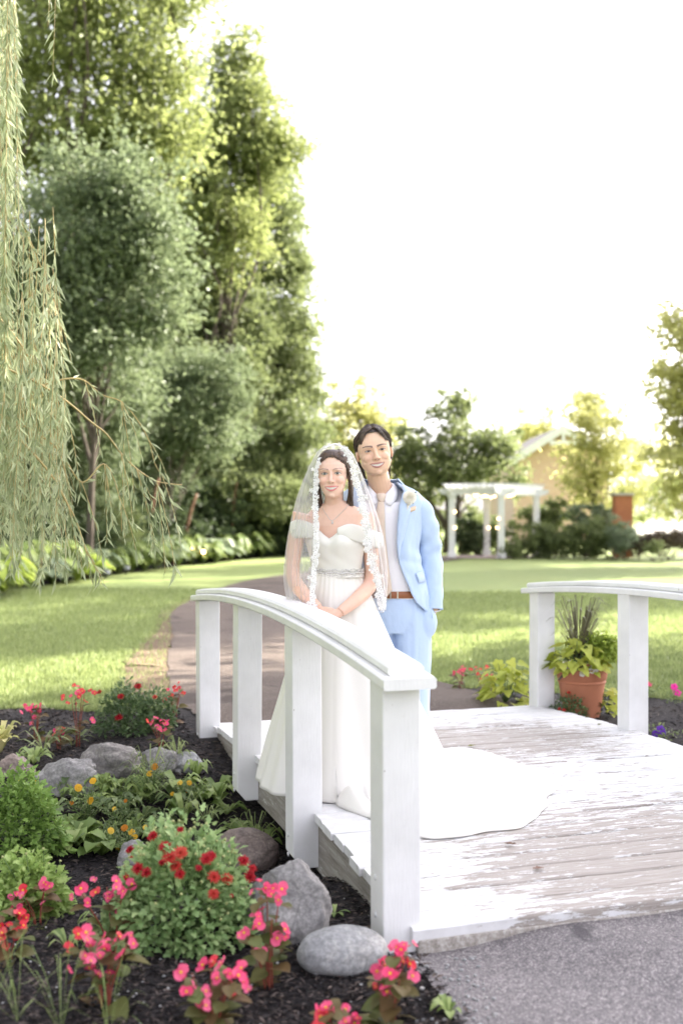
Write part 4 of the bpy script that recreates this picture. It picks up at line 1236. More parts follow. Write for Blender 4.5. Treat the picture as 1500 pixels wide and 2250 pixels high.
def beg_flower(matp, seed):
    rg = random.Random(seed); mb = MB()
    for k, (sz, wd) in enumerate(((1.0, 0.72), (0.62, 0.36), (0.95, 0.75), (0.6, 0.34))):
        a = k * math.pi / 2 + rg.uniform(-0.2, 0.2); c, s = math.cos(a), math.sin(a)
        G = []
        for i in range(5):
            f = i / 4; ww = wd * math.sin(math.pi * min(0.97, f * 0.82 + 0.10)); 
            G.append([Vector(((f * sz) * c - t * ww * s, (f * sz) * s + t * ww * c, 0.28 * f * f + 0.12 * abs(t) + 0.05 * rg.uniform(-1, 1))) for t in (-1, -0.5, 0, 0.5, 1)])
        mb.grid(G)
    mb.ball((0, 0, 0.10), (0.20, 0.20, 0.13), 8, 5, mi=1)
    me = mb.mesh('flower'); me.materials.append(matp); me.materials.append(MAT['yellow']); return me
FL_B = {'pink': [beg_flower(MAT['beg_pink'], s) for s in range(3)], 'red': [beg_flower(MAT['beg_red'], s + 5) for s in range(3)]}
def look_rot(d, up=Vector((0, 0, 1)), roll=0.0):
    """rotation taking local +y to d"""
    d = Vector(d).normalized(); x = d.cross(up)
    x = x.normalized() if x.length > 1e-4 else Vector((1, 0, 0)); z = x.cross(d)
    return (Matrix((x, d, z)).transposed().to_4x4() @ Matrix.Rotation(roll, 4, 'Y')).to_euler()
def begonia(px, py, hpx, wpx, label, seed, colour='pink', nst=5, leaves=20, flowers=12, lsz=0.070, fsz=0.0200, group=None):
    rg = random.Random(seed); p = GP(px, py); k = mpp(p); H = hpx * k; Wd = wpx * k / 2
    t = empty('begonia', p, 0, label, 'flower', group)
    mb = MB(); tips = []; paths = []
    for i in range(nst):
        a = 6.283 * i / nst + rg.uniform(-0.5, 0.5); r = Wd * rg.uniform(0.25, 0.8) * (0.4 if i == 0 else 1); h = H * rg.uniform(0.62, 0.95) * (1.0 if i else 1.05)
        P = [Vector((0.012 * math.cos(a), 0.012 * math.sin(a), -0.01)), Vector((r * 0.35 * math.cos(a), r * 0.35 * math.sin(a), h * 0.4)), Vector((r * 0.8 * math.cos(a), r * 0.8 * math.sin(a), h * 0.8)), Vector((r * math.cos(a), r * math.sin(a), h))]
        Q = [Vector(q) for q in catmull([tuple(q) for q in P], 9)]
        mb.tube(Q, [0.0034 - 0.0002 * j for j in range(9)], 6); paths.append(Q); tips.append(Q[-1])
    mb.build('stem', MAT['beg_stem'], t)
    for i in range(int(leaves * 1.35)):
        Q = paths[i % nst]; j = rg.randint(0, 7); q = Q[j]; a = rg.uniform(0, 6.283)
        d = Vector((math.cos(a), math.sin(a), rg.uniform(-0.15, 0.75)))
        sz = lsz * rg.uniform(0.7, 1.25) * (1.1 - 0.05 * j)
        o = obj('leaf', LEAF_B[rg.randint(0, 2)], None, t, q + d.normalized() * 0.012, look_rot(d, roll=rg.uniform(-0.5, 0.5)), sz)
    flowers = int(flowers * 1.3)
    for i in range(flowers):
        q = tips[i % nst] if i < flowers * 0.7 else paths[i % nst][rg.randint(4, 7)]
        off = Vector((rg.gauss(0, 0.020), rg.gauss(0, 0.020), rg.uniform(-0.012, 0.026))) * (H / 0.22)
        if i >= flowers * 0.7: off += Vector((rg.gauss(0, 0.02), -0.025, 0))
        n = Vector((rg.uniform(-0.7, 0.7), rg.uniform(-1.0, 0.2), rg.uniform(0.1, 0.9)))
        e = (n.to_track_quat('Z', 'Y').to_matrix().to_4x4() @ Matrix.Rotation(rg.uniform(0, 6.28), 4, 'Z')).to_euler()
        cc = colour if rg.random() < 0.85 else ('red' if colour == 'pink' else 'pink')
        obj('flower', FL_B[cc][rg.randint(0, 2)], None, t, q + off, e, fsz * rg.uniform(0.6, 1.3))
    return t
begonia(85, 2034, 96, 110, 'small pink begonia in front of the pale green chrysanthemum', 1, 'pink', 4, 16, 10)
begonia(20, 2115, 100, 120, 'coral begonia on open mulch next to a small pink one', 2, 'red', 4, 14, 12)
begonia(250, 2095, 180, 170, 'tall pink begonia left of the red chrysanthemum', 3, 'pink', 5, 24, 18)
begonia(232, 2215, 175, 190, 'bushy pink begonia with grass blades at its foot', 4, 'pink', 6, 26, 20)
begonia(590, 2172, 205, 165, 'upright pink begonia in front of the angular boulder', 5, 'pink', 5, 28, 16)
begonia(470, 2275, 150, 250, 'wide pink begonia on mulch below the red chrysanthemum', 6, 'pink', 7, 34, 18)
begonia(860, 2250, 185, 170, 'pink begonia growing at the asphalt edge by the near post', 7, 'pink', 5, 24, 18)
begonia(745, 2290, 75, 210, 'low pink begonia between the rounded stone and the asphalt', 8, 'pink', 6, 16, 14)
GBB = 'begonias at the back of the bed'
begonia(80, 1628, 92, 105, 'pink begonia with bronze leaves near the lawn edge', 9, 'pink', 5, 16, 10, group=GBB)
begonia(172, 1642, 132, 80, 'tall thin coral begonia beside the round green chrysanthemum', 10, 'red', 4, 14, 14, group=GBB)
begonia(385, 1592, 84, 90, 'coral begonia by the path, right of the round green chrysanthemum', 11, 'red', 5, 14, 9, group=GBB)
begonia(355, 1648, 70, 95, 'low pink begonia in front of the far post', 12, 'pink', 5, 12, 10, group=GBB)
begonia(130, 1650, 50, 70, 'very low coral begonia behind the striped stone', 13, 'red', 4, 10, 6, group=GBB)
begonia(1012, 1515, 50, 40, 'pink begonia at the lawn edge beyond the deck', 14, 'pink', 4, 12, 10, group=GBB)
begonia(1062, 1525, 58, 70, 'coral begonia between the lime green vine and the path', 15, 'red', 5, 16, 12, group=GBB)
begonia(1300, 1580, 60, 40, 'red-leaved begonia at the foot of the terracotta pot', 16, 'red', 4, 12, 5, group=GBB)

# ---- chrysanthemums
def lobed_leaves(C, size, rng, dirs, rnd):
    n = len(C); d = unit(dirs + rng.normal(size=(n, 3)) * 0.45); nm = unit(dirs * 0.3 + np.array([0, -0.15, 0.9]) + rng.normal(size=(n, 3)) * 0.45)
    sd = unit(np.cross(d, nm)); up = np.cross(sd, d); L = size[:, None]
    prof = [(0.0, 0.06), (0.22, 0.34), (0.34, 0.18), (0.55, 0.46), (0.66, 0.24), (1.0, 0.10), (1.0, -0.10), (0.66, -0.24), (0.55, -0.46), (0.34, -0.18), (0.22, -0.34), (0.0, -0.06)]
    V = np.stack([C + d * L * f + sd * L * w - up * L * (0.35 * f * f - 0.25 * abs(w)) for f, w in prof], 1).reshape(-1, 3)
    return V, np.arange(len(prof) * n).reshape(n, len(prof)), np.repeat(rnd, len(prof))
def pompon(seed, mat):
    rg = random.Random(seed); mb = MB()
    for lay, (n, tilt, L) in enumerate(((16, 1.35, 1.0), (15, 1.05, 0.92), (12, 0.75, 0.8), (9, 0.42, 0.65), (5, 0.15, 0.5))):
        for k in range(n):
            a = 6.283 * k / n + lay * 0.3 + rg.uniform(-0.08, 0.08); tt = tilt + rg.uniform(-0.12, 0.12); l = L * rg.uniform(0.85, 1.12); w = 0.105
            c, s = math.cos(a), math.sin(a); G = []
            for f, ww in ((0.1, 0.6), (0.6, 1.0), (1.0, 0.55)):
                rr = l * f * math.sin(tt); zz = l * f * math.cos(tt) * 0.75 + 0.05 - 0.10 * f * f
                G.append([Vector((rr * c - t * w * ww * s, rr * s + t * w * ww * c, zz + 0.03 * abs(t))) for t in (-1, 0, 1)])
            mb.grid(G)
    me = mb.mesh('flower'); me.materials.append(mat); return me
MAT['mum_red'] = m_petal('chrysanthemum_red', (0.27, 0.005, 0.014), (0.43, 0.015, 0.020), 0.2)
MAT['mum_orange'] = m_petal('chrysanthemum_rust', (0.42, 0.022, 0.022), (0.55, 0.085, 0.050), 0.2)
POM = [pompon(1, MAT['mum_red']), pompon(2, MAT['mum_red']), pompon(3, MAT['mum_orange'])]
MAT['mum1'] = m_leaf('bright_mum_leaves', (0.081, 0.155, 0.030), (0.169, 0.277, 0.057), (0.290, 0.419, 0.115), 0.3)
MAT['mum2'] = m_leaf('pale_mum_leaves', (0.155, 0.250, 0.054), (0.270, 0.385, 0.101), (0.419, 0.527, 0.189), 0.3)
MAT['mum3'] = m_leaf('mid_mum_leaves', (0.114, 0.209, 0.074), (0.230, 0.348, 0.137), (0.428, 0.529, 0.242), 0.3)
MAT['mum4'] = m_leaf('dull_mum_leaves', (0.041, 0.081, 0.030), (0.084, 0.142, 0.054), (0.162, 0.223, 0.095), 0.3)
MAT['bud'] = m_simple('mum_bud', (0.36, 0.38, 0.16), 0.6)
def mum(px, py, wpx, hpx, mat, label, seed, n=1300, leaf=0.030, flowers=(), buds=0, spikes=0):
    rng = np.random.RandomState(seed); p = GP(px, py); k = mpp(p); rx = wpx * k / 2; H = hpx * k
    t = empty('chrysanthemum', p, 0, label, 'flower')
    a = rng.uniform(0, 6.283, n); e = np.arcsin(rng.uniform(0.0, 1, n)); rr = rng.uniform(0.35, 1, n) ** 0.45
    lump = 1 + 0.13 * np.sin(a * 3 + seed) * np.cos(e * 2) + 0.10 * np.sin(a * 7 + e * 5 + seed)
    dirs = np.stack([np.cos(a) * np.cos(e), np.sin(a) * np.cos(e), np.sin(e)], -1)
    C = dirs * rr[:, None] * lump[:, None] * np.array([rx, rx * 0.9, H * 0.92]) + np.array([0, 0, 0.03 * H])
    C[:, 2] = np.maximum(C[:, 2], 0.012)
    V, Fq, r = lobed_leaves(C, leaf * rng.uniform(0.6, 1.25, n), rng, dirs + np.array([0, 0, 0.15]), np.clip(rng.uniform(0, 1, n) * 0.6 + 0.4 * rr ** 2 * rng.uniform(0.4, 1.1, n), 0, 1))
    o = obj('foliage', np_mesh('foliage', V, Fq, {'rnd': r}), mat, t)
    o['kind'] = 'stuff'
    mb = MB(); rg = random.Random(seed)
    for i in range(26):
        d = Vector(dirs[rng.randint(n)]); q = Vector((d.x * rx, d.y * rx * 0.9, d.z * H * 0.9))
        mb.tube([Vector((0, 0, -0.01)), q * 0.5 + Vector((0, 0, 0.03)), q], [0.0035, 0.0028, 0.0018], 5)
    for i in range(spikes):
        x_, y_ = rg.uniform(-0.7, 0.7) * rx, rg.uniform(-0.5, 0.6) * rx; zb_ = H * 0.8 * math.sqrt(max(0, 1 - (x_ / rx) ** 2 - (y_ / rx) ** 2)); q = Vector((x_, y_, zb_)); top = q + Vector((rg.gauss(0, 0.012), rg.gauss(0, 0.012), rg.uniform(0.04, 0.09)))
        mb.tube([q * 0.6, q, top], [0.002, 0.002, 0.0014], 5)
        mb.ball(top, (0.0055, 0.0055, 0.005), 6, 5, mi=1)
    for i in range(buds):
        d = Vector(dirs[rng.randint(n)]); d.z = abs(d.z) * 0.8 + 0.3; d.normalize()
        mb.ball(Vector((d.x * rx, d.y * rx * 0.9, d.z * H)) * 1.03, 0.0055, 6, 4, mi=1)
    mb.build('stems', [MAT['stem'], MAT['bud']], t)
    for i, (fx, fy, sz, kind) in enumerate(flowers):
        # flowers where the photograph shows them, on the front of the dome
        x_ = (fx - px) * k; z_ = (py - fy) * k
        q = max(0.02, 1 - (x_ / rx) ** 2 - (min(z_, H) / H) ** 2); y_ = -rx * 0.9 * math.sqrt(q) * 0.9
        z_ = z_ + (y_) * (-(CAMH - p.z - z_) / p.y) * 1.0    # same sight line at the nearer depth
        pos = Vector((x_ * (1 + y_ / p.y), y_, max(0.02, z_)))
        nv = Vector((x_ / rx * 0.6 + rg.uniform(-0.2, 0.2), -0.75, 0.35 + 0.7 * z_ / H))
        e_ = (nv.to_track_quat('Z', 'Y').to_matrix().to_4x4() @ Matrix.Rotation(rg.uniform(0, 6), 4, 'Z')).to_euler()
        obj('flower', POM[2 if kind else i % 2], None, t, pos + nv.normalized() * 0.012, e_, sz * 0.41 * k * (1 + y_ / p.y))
    return t
mum(40, 1885, 190, 195, MAT['mum1'], 'large bright green chrysanthemum without flowers', 1, 2400, 0.034)
mum(62, 2012, 175, 135, MAT['mum2'], 'pale yellow-green chrysanthemum mound on open mulch', 2, 1900, 0.030, spikes=8)
RF = [(375, 1866, 38, 0), (388, 1890, 44, 1), (410, 1880, 44, 1), (404, 1908, 36, 1), (466, 1893, 40, 0), (474, 1886, 32, 0), (317, 1913, 38, 0), (340, 1922, 34, 0), (413, 1926, 34, 0), (481, 1932, 40, 1), (508, 1936, 36, 1), (483, 1968, 34, 1), (536, 1896, 36, 0), (548, 1930, 38, 0), (293, 1872, 28, 0), (346, 1843, 34, 0), (404, 1829, 22, 0), (300, 1890, 14, 0), (555, 1912, 26, 0), (372, 1900, 22, 0), (450, 1912, 22, 0), (518, 1972, 14, 0)]
mum(402, 2064, 320, 255, MAT['mum3'], 'large chrysanthemum covered in red and rust flowers', 3, 3400, 0.031, RF, 70, 46)
mum(277, 1612, 130, 112, MAT['mum4'], 'round dull green chrysanthemum with a few red flowers near the lawn', 4, 1500, 0.028, [(274, 1534, 22, 0), (272, 1579, 24, 0), (305, 1512, 24, 0), (222, 1524, 16, 1)])
mum(345, 1605, 90, 95, MAT['mum4'], 'loose dull green chrysanthemum beside the far post', 5, 700, 0.028, [(345, 1535, 16, 1)])
mum(1255, 1582, 85, 62, MAT['mum4'], 'small bushy plant with orange flowers in front of the terracotta pot', 6, 700, 0.022, [(1232, 1563, 12, 1), (1246, 1525, 12, 1), (1225, 1560, 10, 1), (1280, 1530, 12, 1)])

# ---- marigolds, weeds and grass tufts
def ruffle(seed, mats):
    rg = random.Random(seed); mb = MB()
    for lay, (n, r, z, w) in enumerate(((9, 1.0, 0.0, 0.46), (8, 0.75, 0.16, 0.42), (6, 0.45, 0.28, 0.34))):
        for k in range(n):
            a = 6.283 * k / n + lay * 0.35; c, s = math.cos(a), math.sin(a)
            mb.grid([[Vector((r * f * c - t * w * ww * s, r * f * s + t * w * ww * c, z + 0.12 * f * rg.uniform(-1, 1.2) + 0.1 * abs(t))) for t in (-1, 0, 1)] for f, ww in ((0.1, 0.3), (0.6, 0.9), (1.0, 0.8))])
    mb.tube([(0, 0, -0.5), (0, 0, -0.1), (0, 0, 0.02)], [0.12, 0.30, 0.36], 8, mi=1)
    me = mb.mesh('flower'); [me.materials.append(m) for m in mats]; return me
MAT['mar_y'] = m_petal('marigold_yellow', (0.78, 0.45, 0.025), (0.82, 0.60, 0.10), 0.25)
MAT['mar_o'] = m_petal('marigold_orange', (0.52, 0.16, 0.015), (0.62, 0.28, 0.03), 0.25)
RUF = [ruffle(1, [MAT['mar_y'], MAT['stem']]), ruffle(2, [MAT['mar_o'], MAT['stem']])]
MAT['mar_leaf'] = m_leaf('marigold_leaves', (0.074, 0.115, 0.041), (0.142, 0.196, 0.074), (0.250, 0.304, 0.135), 0.3)
MAT['weed'] = m_leaf('weed_leaves', (0.121, 0.189, 0.047), (0.230, 0.317, 0.095), (0.378, 0.459, 0.176), 0.35)
def marigold(px, py, wpx, hpx, flowers, label, seed, n=520):
    rng = np.random.RandomState(seed); p = GP(px, py); k = mpp(p); rx = wpx * k / 2; H = hpx * k
    t = empty('marigold', p, 0, label, 'flower', 'marigolds in the bed')
    ns = 9; mb = MB(); Cs = []; Ds = []
    for i in range(ns):
        a = 6.283 * i / ns + rng.uniform(-0.4, 0.4); r = rx * rng.uniform(0.3, 1.0); h = H * rng.uniform(0.5, 0.95)
        Q = catmull([(0, 0, -0.01), (r * 0.4 * math.cos(a), r * 0.4 * math.sin(a), h * 0.5), (r * math.cos(a), r * math.sin(a), h)], 8)
        mb.tube([Vector(q) for q in Q], [0.003 - 0.0002 * j for j in range(8)], 5)
        m = n // ns; f = rng.uniform(0.15, 1, m); qi = Q[np.clip((f * 7).astype(int), 0, 7)]
        aa = rng.uniform(0, 6.283, m); d = np.stack([np.cos(aa), np.sin(aa), rng.uniform(-0.1, 0.7, m)], -1)
        Cs.append(qi + d * rng.uniform(0.01, 0.05, (m, 1))); Ds.append(d * 2)
    mb.build('stems', MAT['stem'], t)
    C = np.concatenate(Cs); D = np.concatenate(Ds)
    V, Fq, r = leaf_cloud(C, rng.uniform(0.016, 0.036, len(C)), rng, D, 0.5, 0.26)
    o = obj('foliage', np_mesh('foliage', V, Fq, {'rnd': r}), MAT['mar_leaf'], t); o['kind'] = 'stuff'
    for (fx, fy, sz, kind) in flowers:
        pos = Vector(((fx - px) * k, -rx * 0.15, (py - fy) * k))
        sb = MB(); sb.tube([Vector((pos.x * 0.4, 0, pos.z * 0.3)), pos * 0.8 + Vector((0, 0.0, 0)), pos - Vector((0, 0, 0.008))], [0.0025, 0.0022, 0.002], 5); 
        fo = obj('flower', RUF[kind], None, t, pos, (rng.uniform(0.75, 1.25), rng.uniform(-0.3, 0.3), rng.uniform(-0.5, 0.5)), sz * 0.42 * k)
        sb.build('flower_stalk', MAT['stem'], t)
    return t
marigold(62, 1762, 70, 60, [(47, 1711, 15, 0), (76, 1719, 18, 0)], 'small marigold with two yellow flowers by the grey stone', 1, 300)
marigold(190, 1812, 130, 110, [(175, 1729, 20, 0), (207, 1714, 18, 0), (202, 1757, 20, 0), (160, 1762, 12, 1)], 'leafy marigold with three yellow flowers in front of the grey stone', 2)
marigold(262, 1835, 110, 90, [(253, 1776, 13, 0), (278, 1758, 10, 1)], 'sparse marigold with one small yellow flower in mid bed', 3)
marigold(335, 1765, 120, 100, [(331, 1698, 17, 0), (342, 1683, 18, 1)], 'tall marigold with a yellow and an orange flower near the gravel', 4)
marigold(410, 1775, 90, 75, [(397, 1719, 14, 0), (417, 1719, 14, 0), (380, 1743, 11, 0), (413, 1737, 10, 1)], 'marigold with four flowers beside the post in the shade', 5, 380)
marigold(275, 1880, 130, 70, [(246, 1823, 18, 0), (276, 1817, 18, 1), (292, 1827, 18, 0), (300, 1836, 13, 0), (321, 1815, 13, 0), (262, 1861, 12, 0)], 'low marigold with a cluster of yellow flowers behind the red chrysanthemum', 6)
for i, (px, py, r, h, n, lw, m, lab) in enumerate([
    (165, 1862, 0.20, 0.13, 22, 0.55, 'weed', 'broad-leaved pale weed between the marigolds and the bright green chrysanthemum'),
    (225, 1880, 0.14, 0.10, 16, 0.6, 'weed', 'round-leaved weed behind the red chrysanthemum'),
    (402, 1812, 0.10, 0.19, 12, 0.6, 'weed', 'tall round-leaved weed in front of the marigold by the post'),
    (432, 1712, 0.09, 0.12, 12, 0.45, 'weed', 'leafy weed sprouting at the foot of the far post'),
    (585, 1862, 0.13, 0.12, 20, 0.35, 'weed', 'leafy weed under the middle of the bridge'),
    (560, 1868, 0.16, 0.20, 26, 0.05, 'grass', 'grass tuft beside the leafy weed under the bridge'),
    (455, 1812, 0.16, 0.15, 26, 0.06, 'grass', 'loose grass tuft in the shade near the second post'),
    (500, 1790, 0.12, 0.08, 18, 0.3, 'weed', 'flat weed in the shade near the second post'),
    (330, 1740, 0.18, 0.28, 22, 0.05, 'grass', 'tall thin grass rising by the gravel'),
    (95, 1655, 0.22, 0.16, 20, 0.10, 'grass', 'arching grass behind the flat brown stone'),
    (75, 1680, 0.12, 0.12, 14, 0.4, 'weed', 'dandelion-like weed behind the flat brown stone'),
    (160, 1640, 0.15, 0.10, 14, 0.12, 'grass', 'short grass clump at the foot of the thin coral begonia'),
    (390, 1680, 0.14, 0.17, 24, 0.08, 'grass', 'spiky green tuft in front of the low pink begonia'),
    (470, 1880, 0.12, 0.07, 18, 0.35, 'weed', 'creeping weed by the low brown stone'),
    (735, 2010, 0.08, 0.03, 14, 0.3, 'weed', 'tiny weed in the dark under the bridge edge'),
    (228, 2045, 0.10, 0.09, 12, 0.2, 'weed', 'seedling weed on mulch beside the tall pink begonia'),
    (150, 2090, 0.09, 0.08, 12, 0.2, 'weed', 'seedling weed on mulch near the coral begonia'),
    (985, 2232, 0.06, 0.05, 12, 0.45, 'weed', 'pale seedling growing out of the asphalt edge'),
    (370, 1850, 0.14, 0.09, 20, 0.4, 'weed', 'ragged weed between marigolds and red chrysanthemum'),
    (480, 1745, 0.13, 0.10, 18, 0.35, 'weed', 'low leafy weed beside the second post'),
    (520, 1835, 0.12, 0.08, 16, 0.4, 'weed', 'small leafy weed behind the low brown stone')]):
    clump_plant('grass_tuft' if m == 'grass' else 'weed', lab, GP(px, py), r, h, n, MAT[m], 300 + i, None, lw, 'grass' if m == 'grass' else 'weed', 0.5 if m == 'grass' else 0.75)
rgw = random.Random(55)
for i in range(64):
    px, py = rgw.uniform(110, 560), rgw.uniform(1730, 1880)
    if px > 330 + (1900 - py) * 1.2: continue
    gr = rgw.random() < 0.35
    clump_plant('grass_tuft' if gr else 'weed', 'slender grass tuft among the marigolds' if gr else 'small leafy weed among the marigolds', GP(px, py), rgw.uniform(0.07, 0.15), rgw.uniform(0.06, 0.14), 14 if gr else 18, MAT['mar_leaf'] if rgw.random() < 0.6 else MAT['weed'], 600 + i, 'grass among the marigolds' if gr else 'weeds among the marigolds', 0.06 if gr else rgw.uniform(0.25, 0.5), 'grass' if gr else 'weed', 0.6)
for i, (px, py, r, h, lab) in enumerate([(40, 2248, 0.20, 0.26, 'long grass tuft at the front of the bed by the coral begonia'), (135, 2275, 0.18, 0.28, 'long grass tuft between the bushy begonia and the coral one'),
                                         (240, 2290, 0.16, 0.22, 'long grass tuft at the foot of the bushy pink begonia'), (-20, 2230, 0.22, 0.26, 'long grass tuft leaning in from outside the bed')]):
    clump_plant('grass_tuft', lab, GP(px, py), r, h, 13, MAT['weed'], 350 + i, None, 0.016, 'grass', 0.35)
clump_plant('snapdragon', 'pale yellow flowering plant at the edge of the bed', GP(2, 1655), 0.14, 0.20, 40, m_leaf('pale_yellow_petals', (0.35, 0.36, 0.10), (0.55, 0.52, 0.20), (0.72, 0.66, 0.34), 0.3), 360, None, 0.4, 'flower', 0.3)

# ---- terracotta pot with its plants, right of the bridge
pp = Vector((1.775, 8.08, 0)); pp.z = gh(pp.x, pp.y) + 0.012
pot = empty('flower_pot', pp, 0, 'terracotta flower pot with banded rim beside the far end of the bridge', 'pot')
MAT['terra'] = m_simple('terracotta', (0.40, 0.155, 0.085), 0.75, 7, 0.18, 0.1)
def lathe(prof, n=40):
    return [[Vector((r * math.cos(2 * math.pi * k / n), r * math.sin(2 * math.pi * k / n), z)) for k in range(n)] for r, z in prof]
ph = 0.36
mb = MB(); mb.grid(lathe([(0.0, 0.0), (0.125, 0.0), (0.130, 0.01), (0.168, 0.245), (0.170, 0.25), (0.176, 0.254), (0.176, 0.262), (0.171, 0.266), (0.173, 0.275), (0.180, 0.28), (0.188, 0.345), (0.190, 0.355), (0.186, 0.362), (0.176, 0.360), (0.170, 0.33), (0.0, 0.32)]), closed=True)
mb.build('pot', MAT['terra'], pot)
mb = MB(); mb.grid(lathe([(0.172, 0.322), (0.1, 0.332), (0.0, 0.336)]), closed=True); mb.build('soil', MAT['mulch'], pot)
# lime sweet-potato vine leaves (shared mesh, single leaves)
MAT['vine_leaf'] = m_petal('lime_vine_leaf', (0.36, 0.43, 0.055), (0.56, 0.58, 0.13), 0.35)
mb = MB()
prof = [(0.0, 0.0), (-0.10, 0.22), (0.05, 0.42), (0.30, 0.42), (0.48, 0.26), (0.66, 0.24), (1.0, 0.0)]
vsL = [Vector((w, f, -0.25 * f * f + 0.15 * w)) for f, w in prof]; vsR = [Vector((-w, f, -0.25 * f * f + 0.15 * w)) for f, w in prof[1:-1]]
mid_ = [Vector((0, f, -0.25 * f * f)) for f in (0.0, 0.3, 0.6, 1.0)]
mb.add([mid_[0]] + vsL[1:-1] + [mid_[3]] + vsR[::-1] + [mid_[1], mid_[2]], [(0, 1, 2, 3, 12), (12, 3, 4, 5, 13), (13, 5, 6), (0, 12, 9, 10, 11), (12, 13, 7, 8, 9), (13, 6, 7)])
VL = mb.mesh('leaf'); VL.materials.append(MAT['vine_leaf'])
def vine(name, label, c, rx, ry, h, n, sz, seed, zmin=0.02, cat='plant'):
    rg = random.Random(seed); t = empty(name, c, 0, label, cat)
    mb = MB()
    for i in range(14):
        a = rg.uniform(0, 6.28); e = rg.uniform(0.2, 1.2); q = Vector((rx * math.cos(a) * math.cos(e), ry * math.sin(a) * math.cos(e), h * math.sin(e)))
        mb.tube([Vector((0, 0, 0)), q * 0.5 + Vector((0, 0, 0.04)), q], [0.004, 0.003, 0.002], 5)
    mb.build('stems', MAT['stem'], t)
    for i in range(n):
        a = rg.uniform(0, 6.28); e = math.asin(rg.uniform(0.0, 1)); r = rg.uniform(0.6, 1.0)
        d = Vector((math.cos(a) * math.cos(e), math.sin(a) * math.cos(e), math.sin(e)))
        q = Vector((d.x * rx, d.y * ry, max(zmin, d.z * h))) * r
        dd = Vector((d.x + rg.gauss(0, 0.3), d.y - 0.15 + rg.gauss(0, 0.3), 0.15 * d.z - 0.25 + rg.gauss(0, 0.15)))
        obj('leaf', VL, None, t, q, look_rot(dd, roll=rg.uniform(-0.5, 0.5)), sz * rg.uniform(0.65, 1.2))
    return t
vine('sweet_potato_vine', 'mound of lime green leaves on the ground beside the far right post', GP(1108, 1545), 0.20, 0.20, 0.38, 130, 0.085, 1)
vine('potted_vine', 'yellow-lime leaves spilling over the rim of the terracotta pot', pp + Vector((-0.05, -0.06, 0.345)), 0.20, 0.17, 0.24, 105, 0.090, 2, -0.06)
vine('trailing_vine', 'lime leaves trailing on the ground right of the terracotta pot', pp + Vector((0.20, 0.05, 0.01)), 0.10, 0.12, 0.22, 34, 0.08, 3)
t = make_tree('coleus', 'feathery yellow-green coleus at the back of the terracotta pot', pp + Vector((0.09, 0.05, 0.34)), [(tuple(pp + Vector((0.14, 0.05, 0.47))), (0.13, 0.11, 0.15))], MAT['lf_lime'], 90, 26, 0.055, 0.040, 77, 0.006, limbs=6, cat='plant', stems=3, fork=0.1, tone=-0.2)
clump_plant('fountain_grass', 'dark purple-green grass fanning up from the terracotta pot', pp + Vector((-0.02, 0.03, 0.34)), 0.24, 0.54, 110, m_leaf('purple_grass', (0.060, 0.045, 0.045), (0.115, 0.105, 0.065), (0.20, 0.20, 0.10), 0.2), 401, None, 0.045, 'grass', 0.22)
MAT['white_petal'] = m_petal('white_petals', (0.78, 0.76, 0.76), (0.80, 0.74, 0.78), 0.3)
MAT['mag_petal'] = m_petal('magenta_petals', (0.70, 0.02, 0.28), (0.74, 0.05, 0.33), 0.3)
MAT['vio_petal'] = m_petal('violet_petals', (0.10, 0.03, 0.35), (0.15, 0.05, 0.42), 0.3)
def petunia_mesh(m, seed):
    mb = MB(); n = 20
    mb.grid([[Vector((r * (1 + 0.10 * math.cos(5 * 2 * math.pi * k / n)) * math.cos(2 * math.pi * k / n), r * (1 + 0.10 * math.cos(5 * 2 * math.pi * k / n)) * math.sin(2 * math.pi * k / n), z)) for k in range(n)] for r, z in ((0.08, -0.6), (0.16, -0.1), (0.5, 0.05), (0.85, 0.06), (1.0, -0.04))], closed=True)
    me = mb.mesh('flower'); me.materials.append(m); return me
def petunia(label, loc, m, spots, seed, r=0.028):
    t = empty('petunia', loc, 0, label, 'flower')
    rng = np.random.RandomState(seed); me = petunia_mesh(m, seed); mb = MB()
    n = 90; C = rng.normal(size=(n, 3)) * np.array([0.06, 0.05, 0.03]) + np.array([0, 0, 0.05]); C[:, 2] = np.abs(C[:, 2])
    V, Fq, rr = leaf_cloud(C, rng.uniform(0.02, 0.04, n), rng, None, 0.8, 0.45)
    o = obj('foliage', np_mesh('foliage', V, Fq, {'rnd': rr}), MAT['mar_leaf'], t); o['kind'] = 'stuff'
    for s in spots:
        s = Vector(s); mb.tube([Vector((s.x * 0.3, s.y * 0.3, 0)), s - Vector((0, 0, 0.012))], 0.0022, 5)
        obj('flower', me, None, t, s, (rng.uniform(0.7, 1.3), 0, rng.uniform(-0.5, 0.5)), r * rng.uniform(0.8, 1.15))
    mb.build('stems', MAT['stem'], t)
petunia('white petunia tucked among the lime leaves in the terracotta pot', pp + Vector((-0.07, -0.12, 0.35)), MAT['white_petal'], [(-0.08, -0.05, 0.05), (-0.05, -0.07, 0.06), (0.10, -0.06, 0.01), (0.13, -0.05, 0.03), (0.03, -0.08, -0.01)], 1)
petunia('magenta petunia on a thin stem at the lawn edge', GP(1480, 1545), MAT['mag_petal'], [(0, 0, 0.13), (0.03, 0.02, 0.08)], 2, 0.035)
petunia('violet petunia in the mulch right of the bridge', GP(1448, 1628), MAT['vio_petal'], [(0.0, -0.02, 0.08), (0.03, 0, 0.06), (-0.03, 0.0, 0.05)], 3, 0.026)
petunia('pink petunia in the grass between the white posts', GP(1425, 1530), MAT['beg_pink'], [(0, 0, 0.10), (-0.12, 0.02, 0.07)], 4, 0.022)

